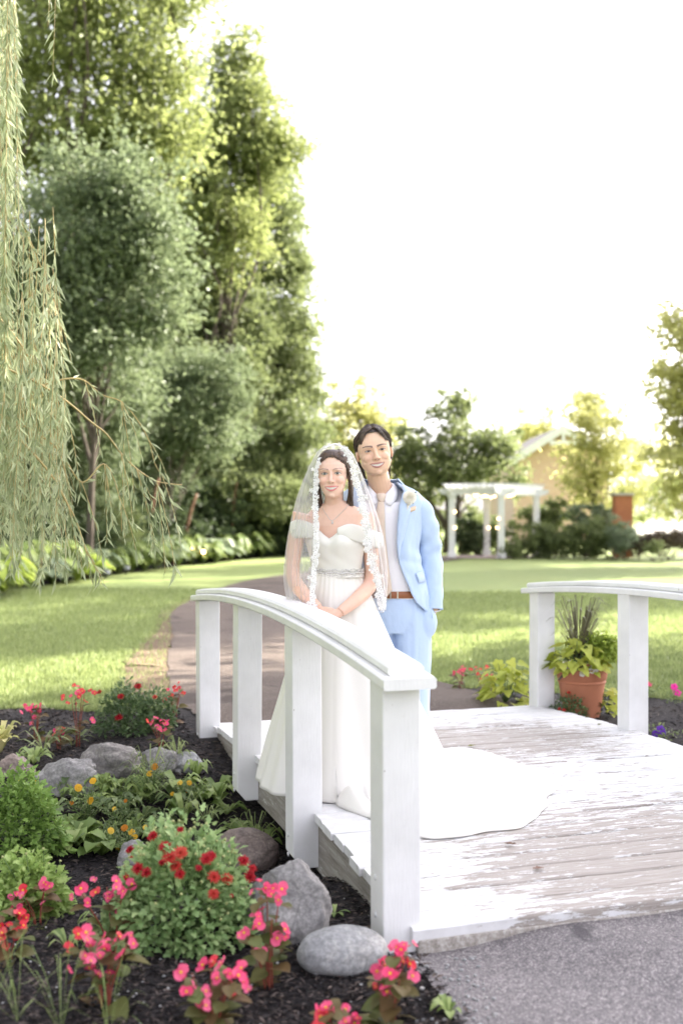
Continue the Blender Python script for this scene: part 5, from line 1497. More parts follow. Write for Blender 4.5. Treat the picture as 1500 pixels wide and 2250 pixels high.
# ---- weeping willow hanging in from the left
wl = Vector((-4.7, 6.6, 0)); wl.z = gh(wl.x, wl.y)
wil = empty('willow_tree', wl, 0, 'weeping willow with long grey-green hanging branches', 'tree')
MAT['willow_leaf'] = m_leaf('willow_leaves', (0.140, 0.180, 0.085), (0.285, 0.335, 0.180), (0.460, 0.500, 0.320), 0.42, 0.45)
MAT['willow_twig'] = m_simple('willow_twig', (0.44, 0.34, 0.15), 0.6, 20, 0.2)
mb = MB(); mb.tube([Vector(p) for p in catmull([(0, 0, -0.1), (0.05, 0, 1.0), (0.25, 0.05, 2.4), (0.5, 0, 4.0), (0.9, 0.1, 5.2)], 16)], [0.36 - 0.014 * i for i in range(16)], 14); mb.build('trunk', MAT['bark'], wil)
for P in ([(0.3, 0, 2.6), (1.4, -0.3, 4.6), (2.6, -0.5, 5.5), (3.3, -0.7, 5.4)], [(0.4, 0, 3.2), (-0.8, 0.6, 5.0), (-1.8, 0.8, 5.6)], [(0.6, 0, 4.2), (1.6, 0.6, 5.6), (2.6, 0.8, 6.0), (3.2, 0.7, 5.6)], [(0.5, 0, 3.6), (0.4, -1.3, 5.2), (0.6, -2.2, 5.5)]):
    mb = MB(); Q = [Vector(p) for p in catmull(P, 14)]; mb.tube(Q, [0.13 - 0.008 * i for i in range(14)], 8); mb.build('limb', MAT['bark'], wil)
rng = np.random.RandomState(71); rg = random.Random(71)
twigs = MB(); LC = []; LD = []; LS = []
def strand(P, dens=1.0, lsz=0.080, leaves=True, r=0.0022):
    """P world points"""
    n = max(8, int(len(P) * 6)); Q = catmull([tuple(Vector(p) - wl) for p in P], n)
    seg = np.linalg.norm(np.diff(Q, axis=0), axis=1); L = seg.sum()
    twigs.tube([Vector(q) for q in Q], [r * (1.0 - 0.6 * i / n) for i in range(n)], 4)
    if not leaves: return
    m = int(L / 0.0185 * dens); f = rng.uniform(0.04, 1, m) * (n - 1); i = np.clip(f.astype(int), 0, n - 2); ff = (f - i)[:, None]
    q = Q[i] * (1 - ff) + Q[i + 1] * ff; tng = unit(Q[i + 1] - Q[i])
    sz = lsz * rng.uniform(0.6, 1.25, m)
    d = unit(tng * 1.0 + rng.normal(size=(m, 3)) * np.array([0.55, 0.55, 0.25]) + np.array([0, 0, -0.45]))
    LC.append(q + d * sz[:, None] * 0.5); LD.append(d * 4); LS.append(sz)
def hang(px, y0, y1, d, sway=25, dens=1.0, lsz=0.08):
    a = W(px + rg.uniform(-15, 15), y0, d); pts = []
    n = max(4, int((y1 - y0) / 120)); ph = rg.uniform(0, 6)
    for i in range(n + 1):
        f = i / n; pts.append(W(px + sway * f * math.sin(ph + 2.2 * f), y0 + (y1 - y0) * f, d + 0.15 * math.sin(ph + 3 * f)))
    strand(pts, dens, lsz)
for i in range(46):      # the dense curtain
    px = rg.uniform(-60, 120); top = -180
    hang(px, top if px < 35 else rg.uniform(420, 760), rg.uniform(880, 1290) if px > 20 else rg.uniform(600, 1300), rg.uniform(5.4, 7.0), 26, 0.75)
for i in range(48):
    hang(rg.uniform(-60, 148), rg.uniform(620, 900), rg.uniform(1080, 1290), rg.uniform(5.4, 6.9), 30, 0.85)
for i in range(9): hang(rg.uniform(-50, 40), -180, rg.uniform(250, 700), rg.uniform(5.6, 6.8), 20, 0.8)
hang(122, -150, 165, 5.9, 6, 0.45); hang(108, -150, 60, 6.0, 6, 0.4)
def bough(pts, d, droop=5, dens=0.7, rr=0.007):
    P = [W(x, y, d + 0.05 * i) for i, (x, y) in enumerate(pts)]
    strand(P, 0.45, 0.075, True, rr)
    for k in range(droop):
        i = 1 + int(rg.random() * (len(pts) - 1)); x, y = pts[min(i, len(pts) - 1)]
        L = min(rg.uniform(70, 230), 1285 - y); dx = rg.uniform(5, 45)
        strand([W(x, y, d), W(x + dx * 0.45, y + L * 0.35, d + 0.03), W(x + dx * 0.8, y + L * 0.7, d + 0.05), W(x + dx, y + L, d + 0.05)], dens, 0.075)
bough([(-60, 640), (0, 700), (50, 763), (90, 847), (105, 930), (118, 1020), (125, 1110)], 6.0, 10)
bough([(-40, 790), (60, 830), (140, 877), (200, 927), (233, 953), (267, 997), (300, 1030), (345, 1058), (400, 1066)], 5.9, 9)
bough([(20, 900), (90, 850), (147, 833), (187, 837), (223, 867), (267, 883), (300, 920), (327, 967), (340, 1017), (357, 1047)], 6.1, 8)
bough([(-30, 900), (60, 940), (130, 990), (180, 1060), (230, 1020), (262, 1090), (268, 1168)], 5.8, 8)
bough([(40, 960), (110, 1040), (150, 1110), (170, 1150), (190, 1210), (214, 1252)], 5.7, 7)
bough([(-40, 560), (30, 480), (62, 520), (95, 600), (130, 700), (140, 790)], 6.3, 5, 0.5)
for i in range(70):     # the rest of the tree, left of the view
    x = rg.uniform(-7.4, -2.35); yy = rg.uniform(4.2, 9.0); zt = rg.uniform(4.6, 5.8); zb = rg.uniform(0.9, 3.2)
    if (x - wl.x) ** 2 + (yy - wl.y) ** 2 > 9.5: continue
    if x / yy > -0.33: continue
    strand([(x, yy, zt), (x + rg.uniform(-0.1, 0.1), yy, zt * 0.6 + zb * 0.4), (x + rg.uniform(-0.2, 0.2), yy, zb)], 0.5, 0.10)
o = twigs.build('twigs', MAT['willow_twig'], wil); o['kind'] = 'stuff'
C = np.concatenate(LC); D = np.concatenate(LD); S = np.concatenate(LS)
V, Fq, r = leaf_cloud(C, S * 1.15, rng, D, 0.35, 0.17, None, 0.03)
obj('crown', np_mesh('crown', V, Fq, {'rnd': r}), MAT['willow_leaf'], wil)
# ================================================================== people
MAT['skin'] = m_vcol('skin', 0.48, 0.12, 0.35, 55, 0.0)
MAT['hair_b'] = m_leaf('brown_hair', (0.028, 0.015, 0.010), (0.070, 0.040, 0.027), (0.175, 0.110, 0.074), 0.0, 0.42, spec=0.5)
MAT['hair_g'] = m_leaf('dark_brown_hair', (0.016, 0.010, 0.008), (0.046, 0.029, 0.022), (0.135, 0.090, 0.066), 0.0, 0.42, spec=0.5)
def m_cloth(name, col, rough, weave=0.0, sheen=0.0, amt=0.06, fold=0.0, spec=0.3):
    m, nt, out = newmat(name)
    v = coords(nt, 'Object')
    n = noise(nt, v, 5, 4)
    c = mixc(nt, n, tuple(x * (1 - amt) for x in col), tuple(min(1, x * (1 + amt)) for x in col))
    h = None
    if weave:
        w1 = noise(nt, coords(nt, 'Object', (1, 1, 0.12)), 260, 2); w2 = noise(nt, coords(nt, 'Object', (0.12, 0.12, 1)), 260, 2)
        h = mth(nt, 'ADD', w1, w2)
        c = mixc(nt, mth(nt, 'MULTIPLY', h, weave), c, tuple(min(1, x * 1.25 + 0.05) for x in col))
    if fold:
        f = noise(nt, coords(nt, 'Object', (1, 1, 0.55)), 9, 3, 0.5, 0.5)
        h = mth(nt, 'ADD', mth(nt, 'MULTIPLY', h, 0.03), f) if h is not None else f
    finish(nt, out, c, rough, h, fold or 0.15, 0.02 if fold else 0.002, spec, sheen)
    return m
MAT['satin'] = m_cloth('ivory_satin', (0.74, 0.72, 0.675), 0.38, 0, 0.1, 0.01, spec=0.35)
MAT['suit'] = m_cloth('light_blue_wool', (0.455, 0.57, 0.76), 0.8, 0.10, 0.25, 0.05, 0.6, spec=0.15)
MAT['shirt'] = m_cloth('white_shirt', (0.78, 0.77, 0.80), 0.7, 0.0, 0.1, 0.02, 0.25)
MAT['tie'] = m_cloth('blush_gold_tie', (0.60, 0.49, 0.40), 0.5, 0.25, 0.0, 0.12)
MAT['belt'] = m_simple('brown_leather', (0.27, 0.10, 0.04), 0.4, 30, 0.2, 0.1)
MAT['steel'] = m_simple('brushed_steel', (0.6, 0.58, 0.55), 0.3, metal=1.0)
MAT['beads'] = m_simple('crystal_beads', (0.62, 0.60, 0.58), 0.12, 200, 0.4, 0.3, spec=0.9)
MAT['shoe'] = m_simple('brown_shoe', (0.12, 0.055, 0.03), 0.35)
MAT['lace'] = m_petal('white_lace', (0.80, 0.79, 0.78), (0.84, 0.83, 0.82), 0.15)
MAT['rose'] = m_petal('cream_rose', (0.86, 0.83, 0.74), (0.88, 0.86, 0.79), 0.3)
MAT['peach'] = m_cloth('peach_silk', (0.72, 0.55, 0.40), 0.5)
m_, nt_, out_ = newmat('white_tulle')
tr = nd(nt_, 'ShaderNodeBsdfTransparent'); df = nd(nt_, 'ShaderNodeBsdfDiffuse', Color=(0.82, 0.82, 0.83, 1)); tl = nd(nt_, 'ShaderNodeBsdfTranslucent', Color=(0.80, 0.80, 0.82, 1))
mx1 = nd(nt_, 'ShaderNodeMixShader', Fac=0.45, i1=df, i2=tl)
lw = nd(nt_, 'ShaderNodeLayerWeight', Blend=0.35)
fac = mth(nt_, 'ADD', 0.24, mth(nt_, 'MULTIPLY', lw.outputs['Facing'], 0.34))
mx2 = nd(nt_, 'ShaderNodeMixShader', Fac=fac, i1=tr, i2=mx1)
nt_.links.new(mx2.outputs[0], out_.inputs['Surface']); MAT['tulle'] = m_

def ering(z, rx, ryf, ryb=None, cx=0.0, cy=0.0, n=24, p=2.2, rot=0.0, zt=0.0):
    """superellipse ring; front (-y) radius ryf, back radius ryb; zt tilts it about x"""
    ryb = ryf if ryb is None else ryb
    out = []
    for i in range(n):
        a = 2 * math.pi * i / n; s, c = math.sin(a), -math.cos(a)
        x = rx * math.copysign(abs(s) ** (2 / p), s); y = (ryf if c < 0 else ryb) * math.copysign(abs(c) ** (2 / p), c)
        xr = x * math.cos(rot) - y * math.sin(rot); yr = x * math.sin(rot) + y * math.cos(rot)
        out.append(Vector((cx + xr, cy + yr, z + zt * yr)))
    return out

def head_pieces(mb, M, w=1.0, jaw=1.0, nose=1.0, male=False):
    """closed pieces of a head in head-local coordinates (eye line z = 0, face towards -y)"""
    def add(sub):
        mb.add([M @ Vector(v) for v in sub.v], sub.f)
    s = MB(); s.ball((0, 0.018, 0.030), (0.071 * w, 0.090, 0.087), 28, 20); add(s)
    rows = [(0.066, 0.056, -0.060), (0.045, 0.064, -0.072), (0.022, 0.0665, -0.0765), (0.008, 0.0665, -0.0745), (-0.006, 0.0665, -0.0695), (-0.022, 0.066, -0.0735),
            (-0.040, 0.062, -0.0765), (-0.058, 0.056 * jaw, -0.0775), (-0.076, 0.050 * jaw, -0.0775), (-0.094, 0.041 * jaw, -0.0755), (-0.108, 0.030 * jaw, -0.0715), (-0.117, 0.016 * jaw, -0.062)]
    s = MB(); s.rings([ering(z, rx * w, (0.03 - yf) * 0.5, cy=(0.03 + yf) / 2, n=28, p=2.35 if z < -0.05 else 2.2) for z, rx, yf in rows][::-1]); add(s)
    s = MB(); s.tube([(0, -0.070, 0.012), (0, -0.079, -0.008), (0, -0.090, -0.026), (0, -0.0955, -0.036), (0, -0.088, -0.044)],
                     [0.0075, 0.0075 * nose, 0.009 * nose, 0.0115 * nose, 0.008], 10); add(s)
    for sx in (-1, 1):
        s = MB(); s.ball((sx * 0.0115 * nose, -0.0835, -0.038), (0.0075, 0.009, 0.0068), 10, 8); add(s)
        s = MB(); s.ball((sx * 0.034 * w, -0.0560, -0.033), (0.026, 0.0225, 0.021), 14, 10); add(s)       # cheek
        s = MB(); s.ball((sx * 0.031 * w, -0.0625, 0.0), 0.0125, 12, 9); add(s)                             # eye
        s = MB(); s.tube([(sx * 0.010, -0.0765, 0.0165), (sx * 0.030 * w, -0.0745, 0.0195), (sx * 0.050 * w, -0.060, 0.0145)], [0.004, 0.0055, 0.004], 8); add(s)   # brow ridge
        s = MB(); s.ball((sx * 0.0715 * w, 0.012, -0.012), (0.008, 0.018, 0.030), 12, 10, rot=Matrix.Rotation(sx * 0.35, 3, 'Z')); add(s)
    mw = 0.0315 * w
    for (dz, r) in ((0.0062, 0.0042), (-0.0100, 0.0055)):
        pts = []
        for i in range(9):
            f = -1 + 2 * i / 8; q = f * f
            pts.append((mw * f, -0.0795 + 0.012 * q + (0.0 if dz > 0 else 0.0015), -0.070 + 0.008 * q + dz * (1 - q)))
        s = MB(); s.tube(pts, [r * (0.35 + 0.65 * (1 - (abs(-1 + 2 * i / 8)) ** 2)) for i in range(9)], 8); add(s)
    s = MB(); s.ball((0, -0.068, -0.104), (0.014 * jaw, 0.012, 0.011), 12, 8); add(s)

def paint_face(P, skin, lip, brow, eb=0.0058, bt=0.0034, bl=1.0, iris=(0.10, 0.12, 0.12), w=1.0, blush=0.35, lash=1.0):
    """surface colours and painted-in shade of a face (P: head-local vertex positions)"""
    x, y, z = P[:, 0], P[:, 1], P[:, 2]
    col = np.tile(np.array(skin), (len(P), 1))
    front = (y < -0.035) & (np.abs(x) < 0.075) & (z < 0.07) & (z > -0.125)
    def mixm(mask, c):
        a = np.clip(mask, 0, 1)[:, None] * front[:, None]
        col[:] = col * (1 - a) + np.array(c) * a
    ax = np.abs(x)
    ck = np.exp(-(((ax - 0.038 * w) / 0.017) ** 2 + ((z + 0.036) / 0.015) ** 2))
    mixm(ck * blush, (skin[0] * 1.02, skin[1] * 0.66, skin[2] * 0.66))
    mixm(np.exp(-((ax / 0.010) ** 2 + ((z + 0.036) / 0.010) ** 2)) * 0.25, (skin[0] * 1.0, skin[1] * 0.72, skin[2] * 0.7))
    # lid and socket shade painted into the skin
    e0 = 0.031 * w; dx = (ax - e0)
    mixm(np.exp(-((dx / 0.017) ** 2 + ((z - 0.007) / 0.006) ** 2)) * 0.38, (skin[0] * 0.62, skin[1] * 0.52, skin[2] * 0.5))
    a = 0.0150
    lid = eb * np.clip(1 - (dx / a) ** 2, 0, 1)
    up = z - lid * 0.9; lo = -z - lid * 0.75
    inside = np.clip((0.0012 - np.maximum(up, lo)) / 0.0016, 0, 1) * (np.abs(dx) < a)
    mixm(inside, (0.56, 0.53, 0.51))
    mixm(inside * np.clip((0.0072 - np.hypot(dx + 0.001 * np.sign(1), z - 0.0005)) / 0.0015, 0, 1), iris)
    mixm(np.clip((0.0034 - np.hypot(dx, z - 0.0005)) / 0.0012, 0, 1) * inside, (0.01, 0.01, 0.01))
    band = np.clip((0.0022 - np.abs(z - lid * 0.9 - 0.0012)) / 0.0016, 0, 1) * (np.abs(dx) < a * 1.12)
    mixm(band * lash, (0.03, 0.02, 0.018))
    band = np.clip((0.0012 - np.abs(z + lid * 0.75 + 0.0008)) / 0.0012, 0, 1) * (np.abs(dx) < a)
    mixm(band * 0.5 * lash, (0.10, 0.06, 0.05))
    # brows
    t = (ax - 0.011) / (0.043 * w)
    zb = 0.0185 + 0.0055 * np.sin(np.clip(t, 0, 1) * math.pi * 0.8)
    th = bt * (1 - 0.45 * np.clip(t, 0, 1))
    mixm(np.clip((th - np.abs(z - zb)) / 0.0016, 0, 1) * (t > 0) * (t < 1) * 0.85 * bl, brow)
    # mouth, with dark gap and corner shade painted in
    mw = 0.0305 * w; f = x / mw; q = np.clip(f * f, 0, 1); c0 = -0.070 + 0.008 * q
    inm = np.abs(f) < 1.0
    tt = c0 + 0.0042 * (1 - q); tb = c0 - 0.0058 * (1 - q)
    lt = tt + 0.0058 * np.sqrt(1 - q) + 0.0008; lb = tb - 0.0075 * np.sqrt(1 - q) - 0.0006
    mixm(np.clip((0.0012 - np.maximum(z - lt, lb - z)) / 0.0014, 0, 1) * inm, lip)
    mixm(np.clip((0.0007 - np.maximum(z - tt, tb - z)) / 0.0012, 0, 1) * (np.abs(f) < 0.86), (0.72, 0.69, 0.64))
    mixm(np.clip((0.0011 - np.abs(z - tb)) / 0.001, 0, 1) * (np.abs(f) < 0.9) * 0.55, (0.18, 0.05, 0.05))
    mixm(np.clip((0.0034 - np.hypot(ax - mw, (z + 0.062) * 0.8)) / 0.002, 0, 1) * 0.6, (skin[0] * 0.45, skin[1] * 0.32, skin[2] * 0.28))
    # nostrils, their dark recesses painted on
    mixm(np.clip((0.0036 - np.hypot(ax - 0.0075, (z + 0.0445) * 1.4)) / 0.002, 0, 1) * 0.75, (0.14, 0.05, 0.04))
    # smile fold, its crease shade painted into the skin
    fx = 0.020 * w + 0.020 * np.clip((-0.038 - z) / 0.030, 0, 1)
    mixm(np.clip((0.0022 - np.abs(ax - fx)) / 0.002, 0, 1) * (z < -0.040) * (z > -0.068) * 0.22, (skin[0] * 0.6, skin[1] * 0.45, skin[2] * 0.4))
    return col

def hand_pieces(mb, wrist, palm_dir, palm_n, thumb_side, scale=1.0, curl=0.5, spread=0.18, thumb=0.6):
    """palm with four unequal bent fingers and a thumb from its side"""
    w = Vector(wrist); d = Vector(palm_dir).normalized(); nrm = Vector(palm_n).normalized()
    sd = d.cross(nrm).normalized() * thumb_side; nrm = (nrm - d * nrm.dot(d)).normalized()
    s = scale
    # palm as a loft of flat rings
    rings_ = []
    for f, wd, th in ((0.0, 0.023, 0.017), (0.02, 0.028, 0.016), (0.05, 0.036, 0.0145), (0.08, 0.0385, 0.0125), (0.095, 0.034, 0.010)):
        c = w + d * f * s
        rings_.append([c + sd * (wd * s * math.cos(2 * math.pi * k / 16)) + nrm * (th * s * math.sin(2 * math.pi * k / 16)) for k in range(16)])
    mb.rings(rings_)
    L = [0.072, 0.080, 0.075, 0.060]; off = [0.027, 0.0095, -0.0085, -0.026]
    for l, o in zip(L, off):
        p = w + d * (0.082 - 0.006 * abs(o) / 0.027) * s + sd * o * s
        dirv = (d + sd * (o / 0.027) * spread).normalized()
        pts = [p]; ang = 0.0
        for k, seg in enumerate((0.45, 0.31, 0.24)):
            ang += curl * (0.6, 1.0, 0.7)[k]
            dd = dirv * math.cos(ang) + nrm * math.sin(ang)
            pts.append(pts[-1] + dd * l * seg * s)
        mb.tube(pts, [0.0092 * s, 0.0088 * s, 0.0080 * s, 0.0066 * s], 10)
    p = w + d * 0.025 * s + sd * 0.022 * s
    t1 = p + (d * 0.55 + sd * thumb + nrm * 0.25).normalized() * 0.040 * s
    t2 = t1 + (d * 0.85 + sd * 0.15 * thumb + nrm * 0.35).normalized() * 0.032 * s
    mb.tube([p, t1, t2], [0.0125 * s, 0.0105 * s, 0.0082 * s], 10)

def strand_mesh(name, strands, mat, parent, seg=5):
    """strands: list of (points, radius0, radius1, tone)"""
    V = []; Fs = []; A = []
    for pts, r0, r1, tone in strands:
        n = 9; P = catmull([tuple(p) for p in pts], n)
        mb = MB(); mb.tube([Vector(p) for p in P], [max(0.0006, r0 + (r1 - r0) * (i / (n - 1)) ** 1.5) for i in range(n)], seg)
        b = len(V); V += mb.v; Fs += [tuple(b + i for i in f) for f in mb.f]; A += [tone] * len(mb.v)
    me = bpy.data.meshes.new(name); me.from_pydata([tuple(v) for v in V], [], Fs); me.update()
    me.polygons.foreach_set('use_smooth', np.ones(len(me.polygons), dtype=bool))
    at = me.attributes.new('rnd', 'FLOAT', 'POINT'); at.data.foreach_set('value', np.array(A, dtype=np.float32))
    return obj(name, me, mat, parent)

def scalp(az, el, k=1.0, w=1.0):
    """point on the hair-bearing surface; az from the face, el elevation (degrees)"""
    a, e = R(az), R(el)
    return Vector((0.0755 * w * k * math.sin(a) * math.cos(e), 0.018 - 0.0955 * k * math.cos(a) * math.cos(e), 0.030 + 0.0915 * k * math.sin(e)))

def hair_cap(M, hairline, name, mat, parent, k=1.0, w=1.0):
    V = []; idx = {}; Fs = []; A = []
    rg = random.Random(3)
    na, ne = 72, 40
    for i in range(na):
        az = -180 + 360 * i / na
        for j in range(ne + 1):
            lo = hairline(az); el = lo + (90 - lo) * j / ne
            kk = k * (1 + 0.010 * math.sin(i * 2.3) * math.cos(R(el)) + 0.006 * rg.uniform(-1, 1))
            if j < 5: kk = k * (0.945, 0.965, 0.98, 0.99, 0.997)[j]
            V.append(tuple(M @ scalp(az, el, kk, w))); A.append(min(1, max(0, 0.35 + 0.35 * math.sin(i * 1.9) + rg.uniform(-0.15, 0.15))))
    for i in range(na):
        for j in range(ne):
            a = i * (ne + 1) + j; b = ((i + 1) % na) * (ne + 1) + j
            Fs.append((a, b, b + 1, a + 1))
    return obj(name, np_mesh(name, V, Fs, {'rnd': A}, smooth=True), mat, parent)

# ------------------------------------------------------------------ the woman in the white dress
BD = 5.5; KB = F / BD
bride = empty('person', ((743 - 750) / KB, BD, 0.172), 0, 'woman in ivory off-shoulder gown and lace veil, hands clasped, smiling', 'person')
def bx(px): return (px - 743) / KB
def bz(py): return CAMH - 0.172 - (py - 1130) / KB
HB = Matrix.Translation((bx(731.5), -0.035, bz(1043))) @ Matrix.Rotation(R(-7), 4, 'Z') @ Matrix.Rotation(R(-2), 4, 'Y') @ Matrix.Scale(1.035, 4)
mb = MB(); head_pieces(mb, HB, w=1.04, jaw=1.00, nose=0.98)
TR = R(-16)                                     # the torso is turned a little
TB = Matrix.Rotation(TR, 4, 'Z')
tx = -0.010
rows = [(1.425, 0.050, 0.048, 0.050), (1.405, 0.078, 0.050, 0.055), (1.385, 0.125, 0.058, 0.064), (1.355, 0.158, 0.070, 0.075), (1.31, 0.160, 0.084, 0.082), (1.26, 0.148, 0.098, 0.084), (1.21, 0.140, 0.110, 0.084),
        (1.15, 0.122, 0.095, 0.078), (1.085, 0.112, 0.082, 0.074), (1.00, 0.140, 0.098, 0.100), (0.90, 0.165, 0.110, 0.125), (0.82, 0.165, 0.105, 0.115), (0.76, 0.15, 0.09, 0.09)]
mb.rings([ering(z, a, f, b, tx, 0.012, 28, 2.2, TR) for z, a, f, b in rows][::-1])
hp = HB @ Vector((0, 0.020, -0.05))
mb.tube([hp, HB @ Vector((0, 0.018, -0.10)), Vector((tx - 0.012, 0.018, 1.405)), Vector((tx, 0.012, 1.36))], [0.047, 0.046, 0.050, 0.062], 20)
# arms: shoulder, elbow, wrist
def arm(mb, P, Rr):
    pts = catmull([tuple(p) for p in P], 15); rr = np.interp(np.linspace(0, 1, 15), np.linspace(0, 1, len(Rr)), Rr)
    mb.tube([Vector(p) for p in pts], list(rr), 16)
shL = Vector((bx(800), 0.030, bz(1128))); elL = Vector((bx(815), -0.010, bz(1277))); wrL = Vector((bx(747), -0.200, bz(1338)))
shR = Vector((bx(664), 0.015, bz(1128))); elR = Vector((bx(644), -0.005, bz(1265))); wrR = Vector((bx(700), -0.180, bz(1330)))
arm(mb, [shL, shL.lerp(elL, 0.5) + Vector((0.014, 0.012, 0)), elL, elL.lerp(wrL, 0.5) + Vector((0.010, -0.025, -0.006)), wrL], [0.050, 0.043, 0.040, 0.035, 0.037, 0.036, 0.031, 0.025])
arm(mb, [shR, shR.lerp(elR, 0.5) + Vector((-0.012, 0.012, 0)), elR, elR.lerp(wrR, 0.5) + Vector((-0.010, -0.025, -0.006)), wrR], [0.050, 0.043, 0.040, 0.035, 0.037, 0.036, 0.031, 0.025])
hand_pieces(mb, wrR, (0.62, -0.12, -0.62), (0.25, 0.9, 0.1), 1, 0.92, 0.25, 0.10, 0.4)
hand_pieces(mb, wrL, (-0.80, -0.18, -0.40), (-0.15, 0.85, -0.35), -1, 0.92, 0.32, 0.16, 0.45)
# legs (under the skirt)
for sx in (-1, 1):
    mb.tube([(sx * 0.08, 0.01, 0.82), (sx * 0.085, 0.005, 0.6), (sx * 0.08, 0.0, 0.46), (sx * 0.08, 0.02, 0.3), (sx * 0.08, 0.02, 0.09), (sx * 0.082, -0.03, 0.055), (sx * 0.085, -0.12, 0.025)],
            [0.085, 0.07, 0.054, 0.052, 0.034, 0.036, 0.028], 16)
me = remesh_mesh(mb, 0.0032, 3, 'body')
P = co_of(me); Hi = np.array(HB.inverted()); Ph = P @ Hi[:3, :3].T + Hi[:3, 3]
SKB = (0.78, 0.535, 0.43)
colb = paint_face(Ph, SKB, (0.60, 0.19, 0.19), (0.11, 0.065, 0.048), 0.0062, 0.0044, 0.8, (0.13, 0.15, 0.15), 1.02, 0.30)
arms_ = (P[:, 2] < 1.30)
colb[arms_] *= np.array([0.98, 0.93, 0.90])
set_cols(me, colb)
obj('body', me, MAT['skin'], bride)
# hair: pulled back from the face, long behind the shoulders
def hl_b(az):
    a = abs(az)
    return float(np.interp(a, [0, 16, 34, 50, 64, 92, 130, 180], [37, 34, 23, 5, -14, -40, -58, -62]))
hair = empty('hair', (0, 0, 0), 0, parent=bride)
hair_cap(HB, hl_b, 'hair_cap', MAT['hair_b'], hair, 1.0, 1.09)
rg = random.Random(7); ST = []
for i in range(300):
    az = rg.uniform(-82, 82); el = hl_b(az) + rg.uniform(-3.5, 6)
    e2 = rg.uniform(20, 48); side = 1 if az > 0 else -1; lift = rg.uniform(1.005, 1.045)
    az2 = side * rg.uniform(120, 175)
    pts = [scalp(az, el, 0.985, 1.09)]
    for f in (0.3, 0.6, 0.85):
        pts.append(scalp(az + (az2 - az) * f, el + (max(e2, el) + 22 - el) * math.sin(f * math.pi * 0.62), lift, 1.09))
    pts.append(scalp(az2, e2 - 30, 1.0, 1.09))
    ST.append(([HB @ p for p in pts], 0.0021, 0.0012, rg.random()))
for i in range(120):           # locks framing the face in front of the ears
    side = -1 if i % 2 else 1; k = rg.random()
    a = scalp(side * rg.uniform(38, 75), rg.uniform(28, 50), 1.01, 1.09)
    b = Vector((side * (0.0775 + 0.008 * rg.random()), -0.030 + 0.035 * k, 0.005))
    c = Vector((side * (0.0765 + 0.012 * rg.random()), -0.012 + 0.035 * k, -0.050))
    d = Vector((side * (0.070 + 0.020 * rg.random()), 0.000 + 0.04 * k, -0.110))
    e = Vector((side * (0.066 + 0.032 * rg.random()), 0.010 + 0.05 * k, -0.175 - 0.05 * rg.random()))
    ST.append(([HB @ p for p in (a, b, c, d, e)], 0.0034, 0.0014, rg.random()))
for i in range(150):           # long fall on both sides
    side = -1 if i % 2 else 1; k = rg.random()
    a = scalp(side * rg.uniform(72, 120), rg.uniform(-5, 35), 1.0, 1.09)
    b = Vector((side * (0.074 + 0.014 * rg.random()), 0.010 + 0.05 * k, -0.035))
    c = Vector((side * (0.068 + 0.018 * rg.random()), 0.010 + 0.06 * k, -0.105))
    d = Vector((side * (0.056 + 0.030 * rg.random()), 0.020 + 0.06 * k, -0.165 - 0.05 * rg.random()))
    e = Vector((side * (0.060 + 0.035 * rg.random()), 0.050 + 0.06 * k, -0.235 - 0.08 * rg.random()))
    ST.append(([HB @ p for p in (a, b, c, d, e)], 0.0048, 0.0014, rg.random()))
strand_mesh('hair_strands', ST, MAT['hair_b'], hair)
for sx in (-1, 1):
    mb = MB(); mb.ball(HB @ Vector((sx * 0.073, -0.004, -0.046)), 0.0045, 10, 8); mb.build('earring', MAT['beads'], bride)
# necklace
mb = MB()
nk = [TB @ Vector(v) + Vector((tx, 0.0, 0)) for v in ((-0.070, 0.002, 1.412), (-0.058, -0.040, 1.385), (-0.030, -0.062, 1.352), (0.0, -0.076, 1.325), (0.030, -0.062, 1.352), (0.058, -0.040, 1.385), (0.070, 0.002, 1.412))]
nkp = [Vector(p) + Vector((0, -0.004, 0)) for p in catmull([tuple(p) for p in nk], 40)]
for p in nkp: mb.ball(p, 0.0024, 6, 4)
mb.ball(nkp[20] + Vector((0, -0.004, -0.010)), (0.005, 0.004, 0.008), 8, 6)
mb.build('necklace', MAT['beads'], bride)

# --- gown
gown = empty('gown', (0, 0, 0), 0, parent=bride)
def bod_top(a):
    """height of the bodice top; a = angle from the front (radians)"""
    d = abs(math.degrees(a))
    return float(np.interp(d, [0, 6, 16, 30, 45, 70, 100, 180], [1.236, 1.246, 1.272, 1.295, 1.302, 1.285, 1.268, 1.255]))
def tors(z):
    zz = [r[0] for r in rows][::-1]
    return [float(np.interp(z, zz, [r[k] for r in rows][::-1])) for k in (1, 2, 3)]
G = []; NA, NV = 72, 22
for j in range(NV + 1):
    r = []
    for i in range(NA):
        a = -math.pi + 2 * math.pi * i / NA
        zt = bod_top(a); z = 1.045 + (zt - 1.045) * j / NV
        rx, rf, rb_ = tors(z); s, c = math.sin(a), -math.cos(a)
        x = (rx + 0.009) * math.copysign(abs(s) ** (2 / 2.2), s); y = ((rf if c < 0 else rb_) + 0.010) * math.copysign(abs(c) ** (2 / 2.2), c)
        bust = sum(math.exp(-(((x - sx * 0.062) / 0.048) ** 2 + ((z - 1.222) / 0.055) ** 2)) for sx in (-1, 1)) if c < 0 else 0
        y -= 0.026 * bust
        # soft diagonal drape lines
        y -= 0.0015 * math.sin(z * 90 + x * 60) * (1 if c < 0 else 0)
        v = TB @ Vector((x, y, 0)); r.append(Vector((v.x + tx, v.y + 0.012, z)))
    G.append(r)
mb = MB(); mb.grid(G, closed=True); o = mb.build('bodice', MAT['satin'], gown); solidify(o, 0.006, 1)
